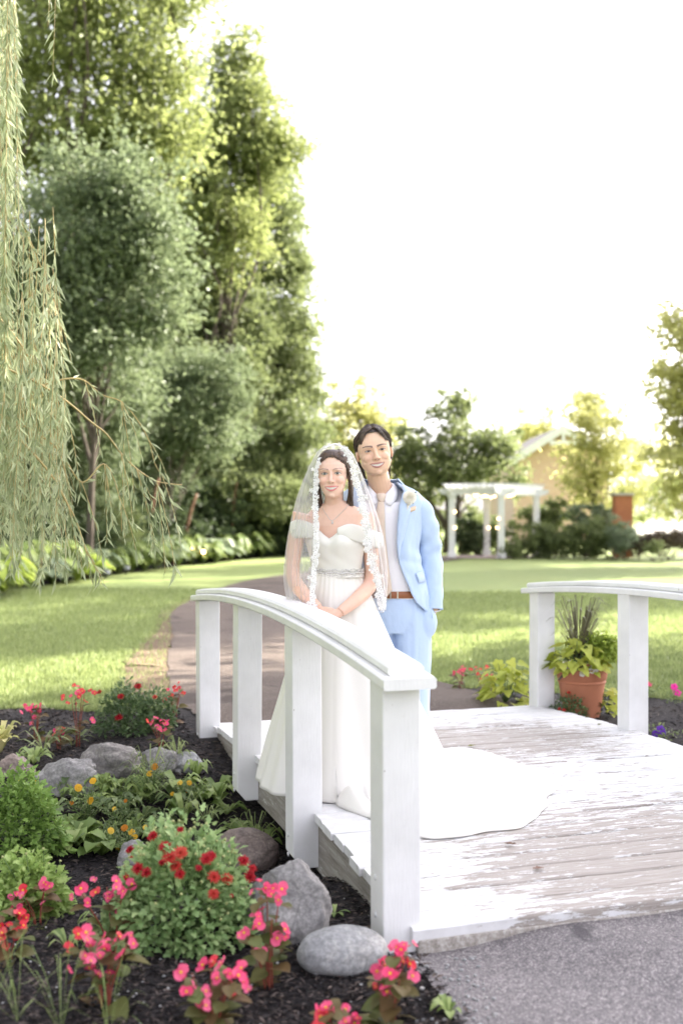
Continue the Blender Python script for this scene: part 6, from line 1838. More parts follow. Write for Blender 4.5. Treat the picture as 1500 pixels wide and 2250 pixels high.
# off-shoulder sleeve bands
for side in (1, -1):
    if side == 1:
        path = [(bx(742), -0.122, bz(1160), bz(1176)), (bx(770), -0.120, bz(1151), bz(1186)), (bx(812), -0.075, bz(1163), bz(1199)), (bx(837), -0.012, bz(1172), bz(1206)), (bx(832), 0.065, bz(1165), bz(1200)), (bx(795), 0.105, bz(1160), bz(1195)), (bx(765), 0.105, bz(1158), bz(1190))]
    else:
        path = [(bx(690), -0.095, bz(1152), bz(1180)), (bx(676), -0.080, bz(1146), bz(1182)), (bx(656), -0.045, bz(1142), bz(1182)), (bx(640), 0.000, bz(1148), bz(1186)), (bx(648), 0.062, bz(1150), bz(1186)), (bx(680), 0.092, bz(1152), bz(1188)), (bx(710), 0.100, bz(1155), bz(1188))]
    Pp = catmull(path, 30); G = []
    for f in (0, 0.12, 0.3, 0.5, 0.7, 0.88, 1.0):
        row = []
        for k, p in enumerate(Pp):
            n_ = Vector((p[0] - (bx(808) if side > 0 else bx(665)), p[1] - 0.02, 0)).normalized()
            b_ = 0.007 * math.sin(f * math.pi) - 0.004 * f
            row.append(Vector((p[0], p[1], p[2] + (p[3] - p[2]) * f)) + n_ * b_)
        G.append(row)
    mb = MB(); mb.grid(G); o = mb.build('sleeve_band', MAT['satin'], gown); solidify(o, 0.007, 0)
# beaded sash
sash = MB(); zc = bz(1258); NS = 92
G = []
for dz in (-0.021, -0.010, 0.010, 0.021):
    rx, rf, rb_ = tors(zc + dz)
    G.append([v for v in ering(zc + dz, rx + 0.0165, rf + 0.0185, rb_ + 0.016, tx, 0.012, 60, 2.2, TR)])
sash.grid(G, closed=True); so = sash.build('sash', MAT['satin'], gown)
mb = MB(); rg = random.Random(4)
rx, rf, rb_ = tors(zc)
for row_, (dz, rr, ph) in enumerate(((0.0, 0.0062, 0), (0.0115, 0.0042, 0.5), (-0.0115, 0.0042, 0.5), (0.018, 0.003, 0), (-0.018, 0.003, 0))):
    n = NS if row_ < 3 else NS + 20
    ring_ = ering(zc + dz, rx + 0.019, rf + 0.021, rb_ + 0.018, tx, 0.012, n, 2.2, TR)
    for i, p in enumerate(ring_): mb.ball(p + Vector((0, 0, 0.003 * math.sin(i * 0.9))), rr * rg.uniform(0.7, 1.2), 6, 4)
mb.build('sash_beads', MAT['beads'], so)
# skirt with its train spread over the deck
hem = [(-0.408, 0.0), (-0.34, -0.16), (-0.24, -0.27), (-0.10, -0.315), (-0.015, -0.35), (0.02, -0.45), (0.216, -0.67), (0.346, -0.83), (0.52, -0.85), (0.714, -0.73), (0.84, -0.64), (1.0, -0.32), (1.09, 0.03), (1.0, 0.33), (0.86, 0.56), (0.62, 0.60), (0.3, 0.55), (-0.1, 0.40), (-0.33, 0.22)]
hp_ = catmull(hem + hem[:2], 400)[:int(400 * (len(hem)) / (len(hem) + 1))]
th_ = np.unwrap(np.arctan2(hp_[:, 1], hp_[:, 0])); rr_h = np.hypot(hp_[:, 0], hp_[:, 1])
o_ = np.argsort(np.mod(th_, 2 * np.pi)); th_s = np.mod(th_, 2 * np.pi)[o_]; rr_s = rr_h[o_]
def Rhem(a):
    r = float(np.interp(a % (2 * math.pi), th_s, rr_s, period=2 * math.pi))
    return r + (0.014 * math.sin(9 * a + 1) + 0.010 * math.sin(17 * a + 2) + 0.006 * math.sin(31 * a)) * min(1, max(0, (r - 0.45) * 4))
cone_t = [0, 20, 45, 63, 103, 144, 180, 207, 244, 266, 285, 300, 320, 340, 360]
cone_r = [0.575, 0.55, 0.50, 0.46, 0.40, 0.40, 0.415, 0.385, 0.345, 0.355, 0.41, 0.46, 0.51, 0.555, 0.575]
NA, NV = 260, 74
rgs = np.random.RandomState(5); G = []
for j in range(NV + 1):
    f = j / NV; row = []
    for i in range(NA):
        a = 2 * math.pi * i / NA; ad = math.degrees(a)
        Rc = float(np.interp(ad, cone_t, cone_r)); Rh = max(Rhem(a), 0.05)
        ca, sa = math.cos(a), math.sin(a)
        # waist ellipse radius in this direction
        rx, rf, rb_ = tors(1.075); r0 = 1 / math.sqrt((ca / (rx + 0.012)) ** 2 + (sa / ((rf if sa < 0 else rb_) + 0.014)) ** 2)
        Rt = max(Rh, Rc * 0.995) if Rh < Rc * 1.04 else Rh
        Rt = Rh if Rh > Rc else Rc
        lf = f ** 1.25
        r = r0 + (Rt - r0) * lf
        q = (r - r0) / (Rc - r0)
        zc_ = 1.068 * (1 - q ** 0.93 if q < 1 else 1 - q)
        flat = max(0.0, (r - Rc) / max(0.05, Rt - Rc)) if Rt > Rc * 1.05 else 0.0
        left = math.exp(-((((ad - 185 + 180) % 360) - 180) / 40) ** 2)
        wx, wy = r * ca, r * sa
        rump = 0.5 + 0.5 * math.sin(9.0 * a + 4.0 * r + 1.5 * mnoise.noise(Vector((wx * 2.5, wy * 2.5, 1.0))))
        rump2 = mnoise.noise(Vector((wx * 5.0 + 3, wy * 7.0, 0.3)))
        zf = (0.010 + 0.085 * rump ** 2 * math.sin(math.pi * min(1, flat * 0.82 + 0.18)) + 0.020 * max(0, rump2) * (flat > 0)) * (1 - left) - 0.055 * left
        kk = 0.05
        z = zf + 0.5 * ((zc_ - zf) + math.sqrt((zc_ - zf) ** 2 + kk * kk * min(1.0, max(0, (Rt - Rc)) / 0.15 + 0.02)))
        # long soft pleats falling from the waist
        pl = (0.5 + 0.5 * math.sin(7 * a + 0.8)) ** 2 * 0.044 + 0.012 * math.sin(13 * a + 1.7) + 0.010 * math.sin(4 * a + 2.0) - 0.026
        env = min(1, q * 1.3) * (1 if q < 0.95 else max(0.0, 1 - (q - 0.95) * 3))
        fine = 0.0012 * math.sin(30 * a) * max(0, 1 - q * 3.5)
        r2 = r + pl * env * (0.55 + 0.45 * min(1, q)) + fine
        if j == NV: z = min(z, 0.004 if left < 0.2 else z)
        vx, vy = r2 * ca + tx * (1 - min(1, q)), r2 * sa + 0.012 * (1 - min(1, q))
        ud = (bride.location.x + vx - BN.x) * BA.x + (bride.location.y + vy - BN.y) * BA.y      # follow the arched deck
        z += (deck_z(min(max(ud, 0), BLEN)) - 0.172) * max(0.0, 1 - z / 0.35) * (1 - left)
        row.append(Vector((vx, vy, z)))
    G.append(row)
mb = MB(); mb.grid(G, closed=True); sk = mb.build('skirt', MAT['satin'], gown); solidify(sk, 0.004, -1)

# --- veil of tulle with lace flowers along its front edges
lv = [984, 992, 1010, 1040, 1090, 1150, 1210, 1270, 1340]
Lf = [(718, -0.050), (709, -0.075), (701, -0.088), (695, -0.095), (694, -0.105), (697, -0.140), (697, -0.160), (692, -0.185), (690, -0.215)]
Lo = [(712, 0.000), (699, 0.005), (688, 0.010), (674, 0.015), (655, 0.020), (640, 0.015), (630, 0.005), (627, -0.020), (640, -0.055)]
Bl = [(722, 0.060), (712, 0.080), (705, 0.095), (695, 0.105), (685, 0.120), (680, 0.128), (670, 0.132), (668, 0.130), (672, 0.120)]
Br = [(748, 0.060), (757, 0.080), (764, 0.095), (775, 0.100), (785, 0.105), (795, 0.108), (800, 0.110), (805, 0.110), (805, 0.105)]
Ro = [(757, 0.000), (769, 0.005), (780, 0.010), (793, 0.015), (812, 0.020), (833, 0.025), (845, 0.020), (848, 0.010), (842, 0.000)]
Rf = [(750, -0.050), (761, -0.072), (769, -0.085), (777, -0.092), (789, -0.105), (800, -0.150), (806, -0.140), (824, -0.085), (834, -0.070)]
NVv, NUv = 60, 90
G = []
lvs = np.interp(np.linspace(0, 1, NVv), np.linspace(0, 1, len(lv)), lv)
cols6 = []
for c in (Lf, Lo, Bl, Br, Ro, Rf):
    cols6.append(catmull([(bx(p[0]), p[1], bz(l)) for p, l in zip(c, lv)], NVv))
for j in range(NVv):
    ctrl = [c[j] for c in cols6]
    mid1 = (ctrl[0] + ctrl[1]) / 2 + np.array([-0.006, -0.02, 0]); mid2 = (ctrl[4] + ctrl[5]) / 2 + np.array([0.006, -0.02, 0])
    row = catmull([ctrl[0], mid1, ctrl[1], ctrl[2], ctrl[3], ctrl[4], mid2, ctrl[5]], NUv)
    v = j / (NVv - 1)
    cx_, cy_ = row[:, 0].mean(), row[:, 1].mean()
    dirx = row[:, 0] - cx_; diry = row[:, 1] - cy_; dl = np.hypot(dirx, diry) + 1e-6
    rip = (0.007 * np.sin(np.arange(NUv) * 0.85) + 0.005 * np.sin(np.arange(NUv) * 1.9 + 1)) * v
    row[:, 0] += dirx / dl * rip; row[:, 1] += diry / dl * rip
    if j < 6:   # rest on the crown of the hair
        row[:, 2] += 0.012 * (1 - j / 6) * np.sin(np.linspace(0, 1, NUv) * math.pi)
    row[:, 2] += 0.012 * np.sin(np.arange(NUv) * 0.5) * (v ** 3)
    G.append([Vector(p) for p in row])
mb = MB(); mb.grid(G)
top = [G[0][k] for k in range(NUv)]
cen = Vector((bx(735), 0.015, bz(983) + 0.016))
mb.add([cen] + top, [(0, k + 1, k + 2) for k in range(NUv - 1)])
veil = mb.build('veil', MAT['tulle'], bride)
# lace trim band over the crown and flowers down both edges
mb = MB(); mb.tube([G[1][k] + Vector((0, -0.003, 0.003)) for k in range(0, 6)] + [], 0.003, 6)
ctop = catmull([tuple(G[3][1]), tuple(G[1][0]), (bx(723), -0.048, bz(984) + 0.004), (bx(736), -0.045, bz(983) + 0.014), (bx(748), -0.048, bz(984) + 0.004), tuple(G[1][-1]), tuple(G[3][-2])], 26)
mb = MB(); mb.tube([Vector(p) for p in ctop], [(0.006, 0.003)] * 26, 8); mb.build('veil_trim', MAT['lace'], veil)
def lace_flower_mesh(seed):
    rg = random.Random(seed); mb = MB(); n = rg.choice([5, 5, 6])
    for k in range(n):
        a = 2 * math.pi * k / n + rg.uniform(-0.15, 0.15); L = rg.uniform(0.85, 1.1)
        c, s = math.cos(a), math.sin(a)
        pts = [(0.15, 0.10), (0.55, 0.33), (0.85, 0.36), (1.0, 0.16), (1.0, -0.16), (0.85, -0.36), (0.55, -0.33), (0.15, -0.10)]
        vs = [(L * (x * c - y * s), 0.10 * math.sin(x * 3) - 0.05, L * (x * s + y * c)) for x, y in pts]
        mb.add(vs + [(0.6 * c * L, -0.16, 0.6 * s * L)], [(8, i, (i + 1) % 8) for i in range(8)])
    mb.ball((0, -0.12, 0), (0.22, 0.12, 0.22), 8, 5)
    me = mb.mesh('lace_flower'); me.materials.append(MAT['lace']); return me
LFM = [lace_flower_mesh(s) for s in range(4)]
m_, nt_, out_ = newmat('lace_net')
tr = nd(nt_, 'ShaderNodeBsdfTransparent'); df = nd(nt_, 'ShaderNodeBsdfDiffuse', Color=(0.82, 0.82, 0.82, 1))
vo_ = nd(nt_, 'ShaderNodeTexVoronoi', {'feature': 'DISTANCE_TO_EDGE'}, Vector=coords(nt_, 'Object'), Scale=95.0)
mx_ = nd(nt_, 'ShaderNodeMixShader', Fac=ramp(nt_, vo_.outputs[0], [(0.10, 0.9), (0.30, 0.25)]), i1=tr, i2=df)
nt_.links.new(mx_.outputs[0], out_.inputs['Surface']); MAT['lace_net'] = m_
rg = random.Random(9)
for side in (0, 1):
    edge = [G[j][0 if side == 0 else -1] for j in range(NVv)]
    j0 = 14 if side == 0 else 2
    B_ = []
    for j in range(j0, NVv):
        f = j / (NVv - 1); w_ = (0.012 + 0.022 * min(1, f * 1.6)) * (1.0 if side else 0.8); wob = 0.004 * math.sin(j * 1.3)
        sg = 1 if side else -1
        B_.append([edge[j] + Vector((sg * (w_ * q - 0.012 + wob * (1 - q)), -0.005 + 0.004 * q, 0)) for q in (0, 0.5, 1)])
    mb = MB(); mb.grid(B_); mb.build('lace_band', MAT['lace_net'], veil)
    nfl = 44 if side else 34
    for k in range(nfl):
        f = (0.06 + 0.94 * k / (nfl - 1)) if side else (0.30 + 0.70 * k / (nfl - 1))
        p = edge[min(NVv - 1, int(f * (NVv - 1)))]
        sz = rg.uniform(0.0115, 0.0195) * (0.70 + 0.35 * min(1, f * 1.8)) * (1.0 if side else 0.72)
        sg = 1 if side else -1
        w_ = (0.010 + 0.022 * min(1, f * 1.6)) * (1.0 if side else 0.8)
        offx = sg * (rg.uniform(-0.010, w_) if k % 2 else rg.uniform(-0.012, 0.004))
        obj('lace_flower', LFM[k % 4], None, veil, p + Vector((offx, -0.009 - 0.003 * (k % 2), rg.uniform(-0.006, 0.006))), (rg.uniform(-0.3, 0.3), rg.uniform(0, 6.28), rg.uniform(-0.4, 0.4)), sz)
for k in range(14):        # lower hem of the veil
    p = G[-1][2 + k * 2]
    obj('lace_flower', LFM[k % 4], None, veil, p + Vector((0, -0.008, rg.uniform(-0.005, 0.03))), (0, rg.uniform(0, 6.28), rg.uniform(-0.5, 0.5)), rg.uniform(0.011, 0.017))

# ------------------------------------------------------------------ the man in the light blue suit
GD = 5.75; KG = F / GD
groom = empty('person', ((837 - 750) / KG, GD, 0.170), 0, 'man in light blue suit with white rose boutonniere, one hand in pocket', 'person')
def gx(px): return (px - 837) / KG
def gz(py): return CAMH - 0.170 - (py - 1130) / KG
def gox(z):
    t = min(1, max(0, (1.22 - z) / 0.30)); return 0.066 * t * t * (3 - 2 * t)
HG = Matrix.Translation((gx(821), -0.035, gz(993))) @ Matrix.Rotation(R(3), 4, 'Z') @ Matrix.Rotation(R(-9), 4, 'Y') @ Matrix.Scale(1.085, 4)
mb = MB(); head_pieces(mb, HG, w=1.14, jaw=1.16, nose=1.15, male=True)
nb = Vector((gx(837), 0.020, gz(1085)))
mb.tube([HG @ Vector((0, 0.020, -0.04)), HG @ Vector((0, 0.016, -0.10)), nb + Vector((0, 0, 0.02)), nb + Vector((0, 0, -0.05))], [0.056, 0.058, 0.060, 0.070], 20)
grow = [(1.490, 0.066, 0.052, 0.066), (1.472, 0.100, 0.066, 0.080), (1.452, 0.150, 0.082, 0.092), (1.42, 0.183, 0.098, 0.100), (1.36, 0.190, 0.112, 0.105), (1.25, 0.178, 0.115, 0.100), (1.10, 0.160, 0.108, 0.095), (0.95, 0.165, 0.105, 0.105), (0.82, 0.165, 0.10, 0.11)]
mb.rings([ering(z - (0.010 if z > 1.44 else 0), a, f, b, gox(z), 0.015, 24, zt=float(np.interp(z, [1.42, 1.452, 1.472, 1.49], [0, 0.30, 0.65, 0.9]))) for z, a, f, b in grow][::-1])
sR = Vector((0.175, 0.02, 1.395)); eR = Vector((gx(946), 0.075, gz(1212))); wR = Vector((gx(954), -0.010, gz(1338)))
arm(mb, [sR, sR.lerp(eR, 0.5) + Vector((0.01, 0.01, 0)), eR, eR.lerp(wR, 0.5) + Vector((0.008, 0, 0)), wR], [0.048, 0.048, 0.045, 0.040, 0.040, 0.038, 0.033, 0.028])
hand_pieces(mb, wR, (-0.42, -0.22, -0.88), (-0.85, -0.1, 0.4), 1, 1.0, 0.15, 0.05, 0.35)
sL = Vector((-0.175, 0.02, 1.395)); eL = Vector((-0.250, 0.035, 1.16)); wL = Vector((-0.20, -0.100, 1.05))
arm(mb, [sL, sL.lerp(eL, 0.5), eL, eL.lerp(wL, 0.5), wL], [0.048, 0.048, 0.045, 0.040, 0.040, 0.038, 0.033, 0.028])
hand_pieces(mb, wL, (0.9, -0.15, -0.1), (0.1, -0.9, 0.0), 1, 1.0, 0.3, 0.12, 0.5)
for sx in (-1, 1):
    mb.tube([(x_ + 0.066, y_, z_) for x_, y_, z_ in ((sx * 0.085, 0.01, 0.86), (sx * 0.095, 0.005, 0.6), (sx * 0.10, 0.0, 0.45), (sx * 0.10, 0.02, 0.28), (sx * 0.10, 0.03, 0.08), (sx * 0.105, -0.02, 0.05), (sx * 0.115, -0.14, 0.03))], [0.085, 0.072, 0.058, 0.054, 0.038, 0.040, 0.032], 14)
me = remesh_mesh(mb, 0.0034, 3, 'body')
P = co_of(me); Hi = np.array(HG.inverted()); Ph = P @ Hi[:3, :3].T + Hi[:3, 3]
SKG = (0.75, 0.515, 0.375)
set_cols(me, paint_face(Ph, SKG, (0.43, 0.19, 0.165), (0.045, 0.03, 0.025), 0.0044, 0.0058, 0.95, (0.025, 0.018, 0.014), 1.10, 0.18))
obj('body', me, MAT['skin'], groom)
# hair
def hl_g(az):
    a = abs(az)
    return float(np.interp(a, [0, 20, 45, 62, 78, 95, 130, 180], [40, 40, 26, 4, -6, -28, -55, -62]))
hair = empty('hair', (0, 0, 0), 0, parent=groom)
hair_cap(HG, hl_g, 'hair_cap', MAT['hair_g'], hair, 1.045, 1.13)
rg = random.Random(17); ST = []
for i in range(420):
    az0 = rg.uniform(-14, 22); el0 = rg.uniform(58, 88); side = 1 if rg.random() > 0.47 else -1
    az2 = side * rg.uniform(28, 165); lift = rg.uniform(1.05, 1.13)
    e2 = hl_g(az2) - rg.uniform(0, 10)
    if abs(az2) < 75: e2 = rg.uniform(0, 34) if abs(az2) > 40 else rg.uniform(24, 38)
    pts = [scalp(az0, el0, 1.04, 1.13), scalp(az0 * 0.6 + az2 * 0.35, max(el0 - 14, e2 + 26), lift, 1.13), scalp(az2 * 0.75, (e2 + el0) * 0.5, lift, 1.13), scalp(az2, e2, rg.uniform(1.0, 1.07), 1.13)]
    ST.append(([HG @ p for p in pts], 0.0030, 0.0008, rg.random()))
for i in range(60):     # curtain fringe
    side = 1 if i % 2 else -1
    pts = [scalp(4, 64 + rg.uniform(-6, 6), 1.06, 1.13), scalp(side * rg.uniform(14, 24), 50, 1.14, 1.13), scalp(side * rg.uniform(26, 40), 34, 1.12, 1.13), scalp(side * rg.uniform(40, 60), rg.uniform(2, 22), 1.05, 1.13)]
    ST.append(([HG @ p for p in pts], 0.0038, 0.0008, rg.random()))
for i in range(70):     # longer hair at the nape and in front of the ears
    side = 1 if i % 2 else -1
    pts = [scalp(side * rg.uniform(80, 130), rg.uniform(0, 20), 1.03, 1.13), Vector((side * rg.uniform(0.076, 0.086), rg.uniform(0.020, 0.07), -0.035)), Vector((side * rg.uniform(0.055, 0.072), rg.uniform(0.035, 0.075), -0.085)), Vector((side * rg.uniform(0.050, 0.068), rg.uniform(0.045, 0.08), -0.115 - 0.02 * rg.random()))]
    ST.append(([HG @ p for p in pts], 0.0042, 0.0010, rg.random()))
strand_mesh('hair_strands', ST, MAT['hair_g'], hair)

# --- shirt
mb = MB()
mb.rings([ering(z - (0.006 if z > 1.44 else 0), a + 0.006, f + 0.008, b + 0.006, gox(z), 0.015, 32, zt=float(np.interp(z, [1.42, 1.452, 1.472, 1.49], [0, 0.30, 0.65, 0.9]))) for z, a, f, b in grow][::-1], cap=False)
mb.build('shirt', MAT['shirt'], groom)
# collar: two flaps folding down from the neck band
for side in (-1, 1):
    G = []
    for i in range(19):
        q = i / 18; ad = 6 + 174 * q; a = R(ad) * side
        s_, c_ = math.sin(a), math.cos(a); ncx, ncy = gx(838) - 0.006 * (1 - q), 0.008
        zt = float(np.interp(ad, [6, 30, 60, 90, 130, 180], [gz(1094), gz(1082), gz(1071), gz(1064), 1.530, 1.534]))
        zl = float(np.interp(ad, [6, 22, 40, 65, 90, 130, 180], [gz(1100), gz(1114), gz(1103), gz(1089), 1.490, 1.488, 1.490]))
        rt = float(np.interp(ad, [6, 40, 90, 180], [0.070, 0.066, 0.062, 0.062]))
        rl = float(np.interp(ad, [6, 22, 40, 65, 90, 180], [0.084, 0.116, 0.110, 0.098, 0.086, 0.074]))
        top = Vector((ncx + rt * s_, ncy - rt * c_, zt)); low = Vector((ncx + rl * s_, ncy - rl * c_ - 0.004, zl))
        o_ = Vector((s_, -c_, 0))
        G.append([top - o_ * 0.004 - Vector((0, 0, 0.02)), top, top + o_ * 0.006 - Vector((0, 0, 0.003)), top.lerp(low, 0.5) + o_ * 0.007, low])
    mb = MB(); mb.grid(G); o = mb.build('collar', MAT['shirt'], groom); solidify(o, 0.003, 0)
# --- tie
def chest_y(z, x=0.0):
    zz = [r[0] for r in grow][::-1]; f = float(np.interp(z, zz, [r[2] for r in grow][::-1])); w_ = float(np.interp(z, zz, [r[1] for r in grow][::-1]))
    return 0.015 - (f + 0.010) * (max(0.0, 1 - (abs(x) / (w_ + 0.006)) ** 2.2)) ** (1 / 2.2)
tie = empty('tie', (0, 0, 0), 0, parent=groom)
tp = [(835, 1104, 0.014), (834, 1125, 0.0185), (832, 1165, 0.0245), (833, 1205, 0.030), (836, 1250, 0.0345), (840, 1288, 0.0375), (841, 1297, 0.034), (842.5, 1312, 0.002)]
T_ = catmull([(gx(a), gz(b), w_ * 1.15) for a, b, w_ in tp], 40); G = []
for x, z, w_ in T_:
    y = min(chest_y(z, x), -0.075) - 0.011
    G.append([Vector((x + w_ * k, y + 0.004 * abs(k) ** 2, z)) for k in (-1, -0.6, 0, 0.6, 1)])
mb = MB(); mb.grid(G); o = mb.build('tie_blade', MAT['tie'], tie); solidify(o, 0.004, 0)
mb = MB(); kx0, kz0 = gx(836), gz(1096)
mb.rings([ering(kz0 + dz, rx, 0.014, 0.012, kx0, -0.086 + dy, 16) for dz, rx, dy in ((-0.024, 0.012, -0.002), (-0.010, 0.017, -0.003), (0.008, 0.0225, 0.0), (0.020, 0.024, 0.008), (0.026, 0.018, 0.014))])
mb.build('tie_knot', MAT['tie'], tie)
# --- trousers
mb = MB()
zc_ = gz(1398)
hiprow = [(gz(1312), 0.160, 0.112, 0.108), (0.90, 0.172, 0.116, 0.122), (0.84, 0.182, 0.116, 0.128), (0.78, 0.188, 0.110, 0.124), (zc_ + 0.02, 0.188, 0.098, 0.112)]
mb.rings([ering(z, a, f, b, 0.066, 0.015, 28) for z, a, f, b in hiprow][::-1])
mb.ball((0.243, -0.022, 0.795), (0.050, 0.062, 0.085), 16, 12)
for sx in (-1, 1):
    mb.rings([ering(z, a, f, b, sx * cx_ + 0.066, cy_, 22) for z, a, f, b, cx_, cy_ in ((0.90, 0.075, 0.10, 0.11, 0.085, 0.015), (0.80, 0.088, 0.106, 0.115, 0.092, 0.012), (0.70, 0.100, 0.100, 0.105, 0.101, 0.010), (0.60, 0.097, 0.094, 0.096, 0.101, 0.008), (0.46, 0.090, 0.084, 0.086, 0.104, 0.006), (0.30, 0.078, 0.076, 0.082, 0.114, 0.014), (0.12, 0.074, 0.076, 0.080, 0.116, 0.018), (0.045, 0.074, 0.082, 0.078, 0.116, 0.016))][::-1])
me = remesh_mesh(mb, 0.006, 4, 'trousers'); V_ = co_of(me)
# soft creases
for i, v in enumerate(me.vertices):
    x, y, z = V_[i]
    n_ = mnoise.noise(Vector((x * 7, y * 7, z * 4))) * 0.006 + mnoise.noise(Vector((x * 3 + 5, y * 3, z * 11))) * 0.004
    cr = 0.006 * math.exp(-((abs(x - 0.066) - 0.108) / 0.012) ** 2) * (1 if y < 0 else 0)
    v.co.y += (n_ if y < 0 else -n_) - cr; v.co.x += n_ * (1 if x > 0 else -1) * 0.6
tr_ = obj('trousers', me, MAT['suit'], groom)
mb = MB(); mb.tube([(gx(943), -0.096, gz(1330)), (gx(947), -0.078, gz(1352)), (gx(950), -0.050, gz(1375))], 0.003, 6); mb.build('pocket_seam', MAT['suit'], tr_)
for sx in (-1, 1):
    mb = MB(); mb.tube([(x_ + 0.066, y_, z_) for x_, y_, z_ in ((sx * 0.116, 0.085, 0.035), (sx * 0.116, 0.06, 0.045), (sx * 0.118, -0.02, 0.05), (sx * 0.122, -0.12, 0.036), (sx * 0.124, -0.185, 0.026), (sx * 0.125, -0.205, 0.02))], [0.02, 0.036, 0.042, 0.044, 0.034, 0.012], 14)
    mb.build('shoe', MAT['shoe'], groom)
# --- belt
zb_ = gz(1305); bel = MB(); G = []
for dz in (-0.018, -0.016, 0.016, 0.018):
    e_ = 0.006 if abs(dz) < 0.017 else 0.003
    G.append(ering(zb_ + dz, 0.164 + e_, 0.112 + e_, 0.110 + e_, gox(zb_), 0.015, 48))
bel.grid(G, closed=True); bo = bel.build('belt', MAT['belt'], groom)
mb = MB(); bxk = gx(849); yk = 0.015 - 0.121
for (x, z, a, b) in ((-0.016, 0, 0.004, 0.042), (0.016, 0, 0.004, 0.042), (0, 0.019, 0.036, 0.004), (0, -0.019, 0.036, 0.004)): mb.box((bxk + x, yk, zb_ + z), (a, 0.006, b), bevel=0.001)
mb.box((gx(871), yk + 0.006, zb_), (0.007, 0.006, 0.040), bevel=0.001)
mb.build('buckle', MAT['steel'], bo)

# --- jacket, worn open
jac = empty('jacket', (0, 0, 0), 0, parent=groom)
jrow = [(gz(1346), 0.196, 0.135, 0.150), (0.95, 0.190, 0.133, 0.140), (1.03, 0.183, 0.130, 0.128), (1.10, 0.181, 0.130, 0.122), (1.20, 0.190, 0.134, 0.122), (1.30, 0.204, 0.136, 0.125), (1.37, 0.212, 0.132, 0.125), (1.42, 0.214, 0.122, 0.120), (1.455, 0.205, 0.108, 0.112), (1.475, 0.185, 0.098, 0.106), (1.492, 0.150, 0.090, 0.098), (1.508, 0.112, 0.084, 0.090), (1.522, 0.088, 0.080, 0.086)]
jz = [r[0] for r in jrow]
def jr(z, k): return float(np.interp(z, jz, [r[k] for r in jrow]))
eR_ = [(0.84, 66), (0.87, 48), (0.90, 33), (0.95, 25), (1.02, 21), (1.10, 20), (1.20, 20), (1.30, 19), (1.40, 21), (1.46, 28), (1.50, 45), (1.522, 62)]
eL_ = [(0.84, 80), (0.87, 66), (0.90, 58), (0.95, 54), (1.02, 46), (1.10, 38), (1.20, 27), (1.30, 25), (1.40, 26), (1.46, 32), (1.50, 48), (1.522, 62)]
def jpoint(z, a, e=0.0):
    rx, rf, rb_ = jr(z, 1) + e, jr(z, 2) + e, jr(z, 3) + e
    s, c = math.sin(a), -math.cos(a); p = 2.3
    return Vector((gox(z) * 0.9 + rx * math.copysign(abs(s) ** (2 / p), s), 0.015 + (rf if c < 0 else rb_) * math.copysign(abs(c) ** (2 / p), c), z))
G = []; NJ, NZ = 90, 70
for j in range(NZ):
    z = jz[0] + (jz[-1] - jz[0]) * j / (NZ - 1)
    a0 = R(float(np.interp(z, [e[0] for e in eR_], [e[1] for e in eR_]))); a1 = 2 * math.pi - R(float(np.interp(z, [e[0] for e in eL_], [e[1] for e in eL_])))
    row = []
    for i in range(NJ):
        a = a0 + (a1 - a0) * i / (NJ - 1)
        e = 0.012 * mnoise.noise(Vector((math.sin(a) * 2.2, math.cos(a) * 2.2, z * 5))) + 0.006 * mnoise.noise(Vector((math.sin(a) * 5, math.cos(a) * 5, z * 9)))
        e += 0.004 * math.exp(-((z - 1.12) / 0.05) ** 2) * math.sin(z * 70 + a * 3)
        fl = 0.012 * max(0, (0.95 - z) / 0.1) * math.sin(a) ** 2
        row.append(jpoint(z, a, e + fl))
    G.append(row)
mb = MB(); mb.grid(G); o = mb.build('jacket_body', MAT['suit'], jac); solidify(o, 0.008, 1)
# lapels: turned-back strips along the opening with a notch
for side, ed in ((1, eR_), (-1, eL_)):
    G = []
    n = 26
    for i in range(n):
        f = i / (n - 1); z = 1.115 + (1.512 - 1.115) * f
        a0 = R(float(np.interp(z, [e[0] for e in ed], [e[1] for e in ed]))) - R(1.5)
        wl = 0.066 * min(1, f * 1.7) * (1.0 if f < 0.70 else (0.72 if f < 0.78 else 0.86 - 0.7 * (f - 0.78)))
        row = []
        for k in range(6):
            q = k / 5
            rxm = max(0.09, jr(z, 1)); a = a0 + q * wl / rxm
            row.append(jpoint(z + 0.012 * q * (1 - f), side * a, 0.015 + 0.007 * math.sin(q * math.pi)))
        G.append(row)
    mb = MB(); mb.grid(G); o = mb.build('lapel', MAT['suit'], jac); solidify(o, 0.005, 0)
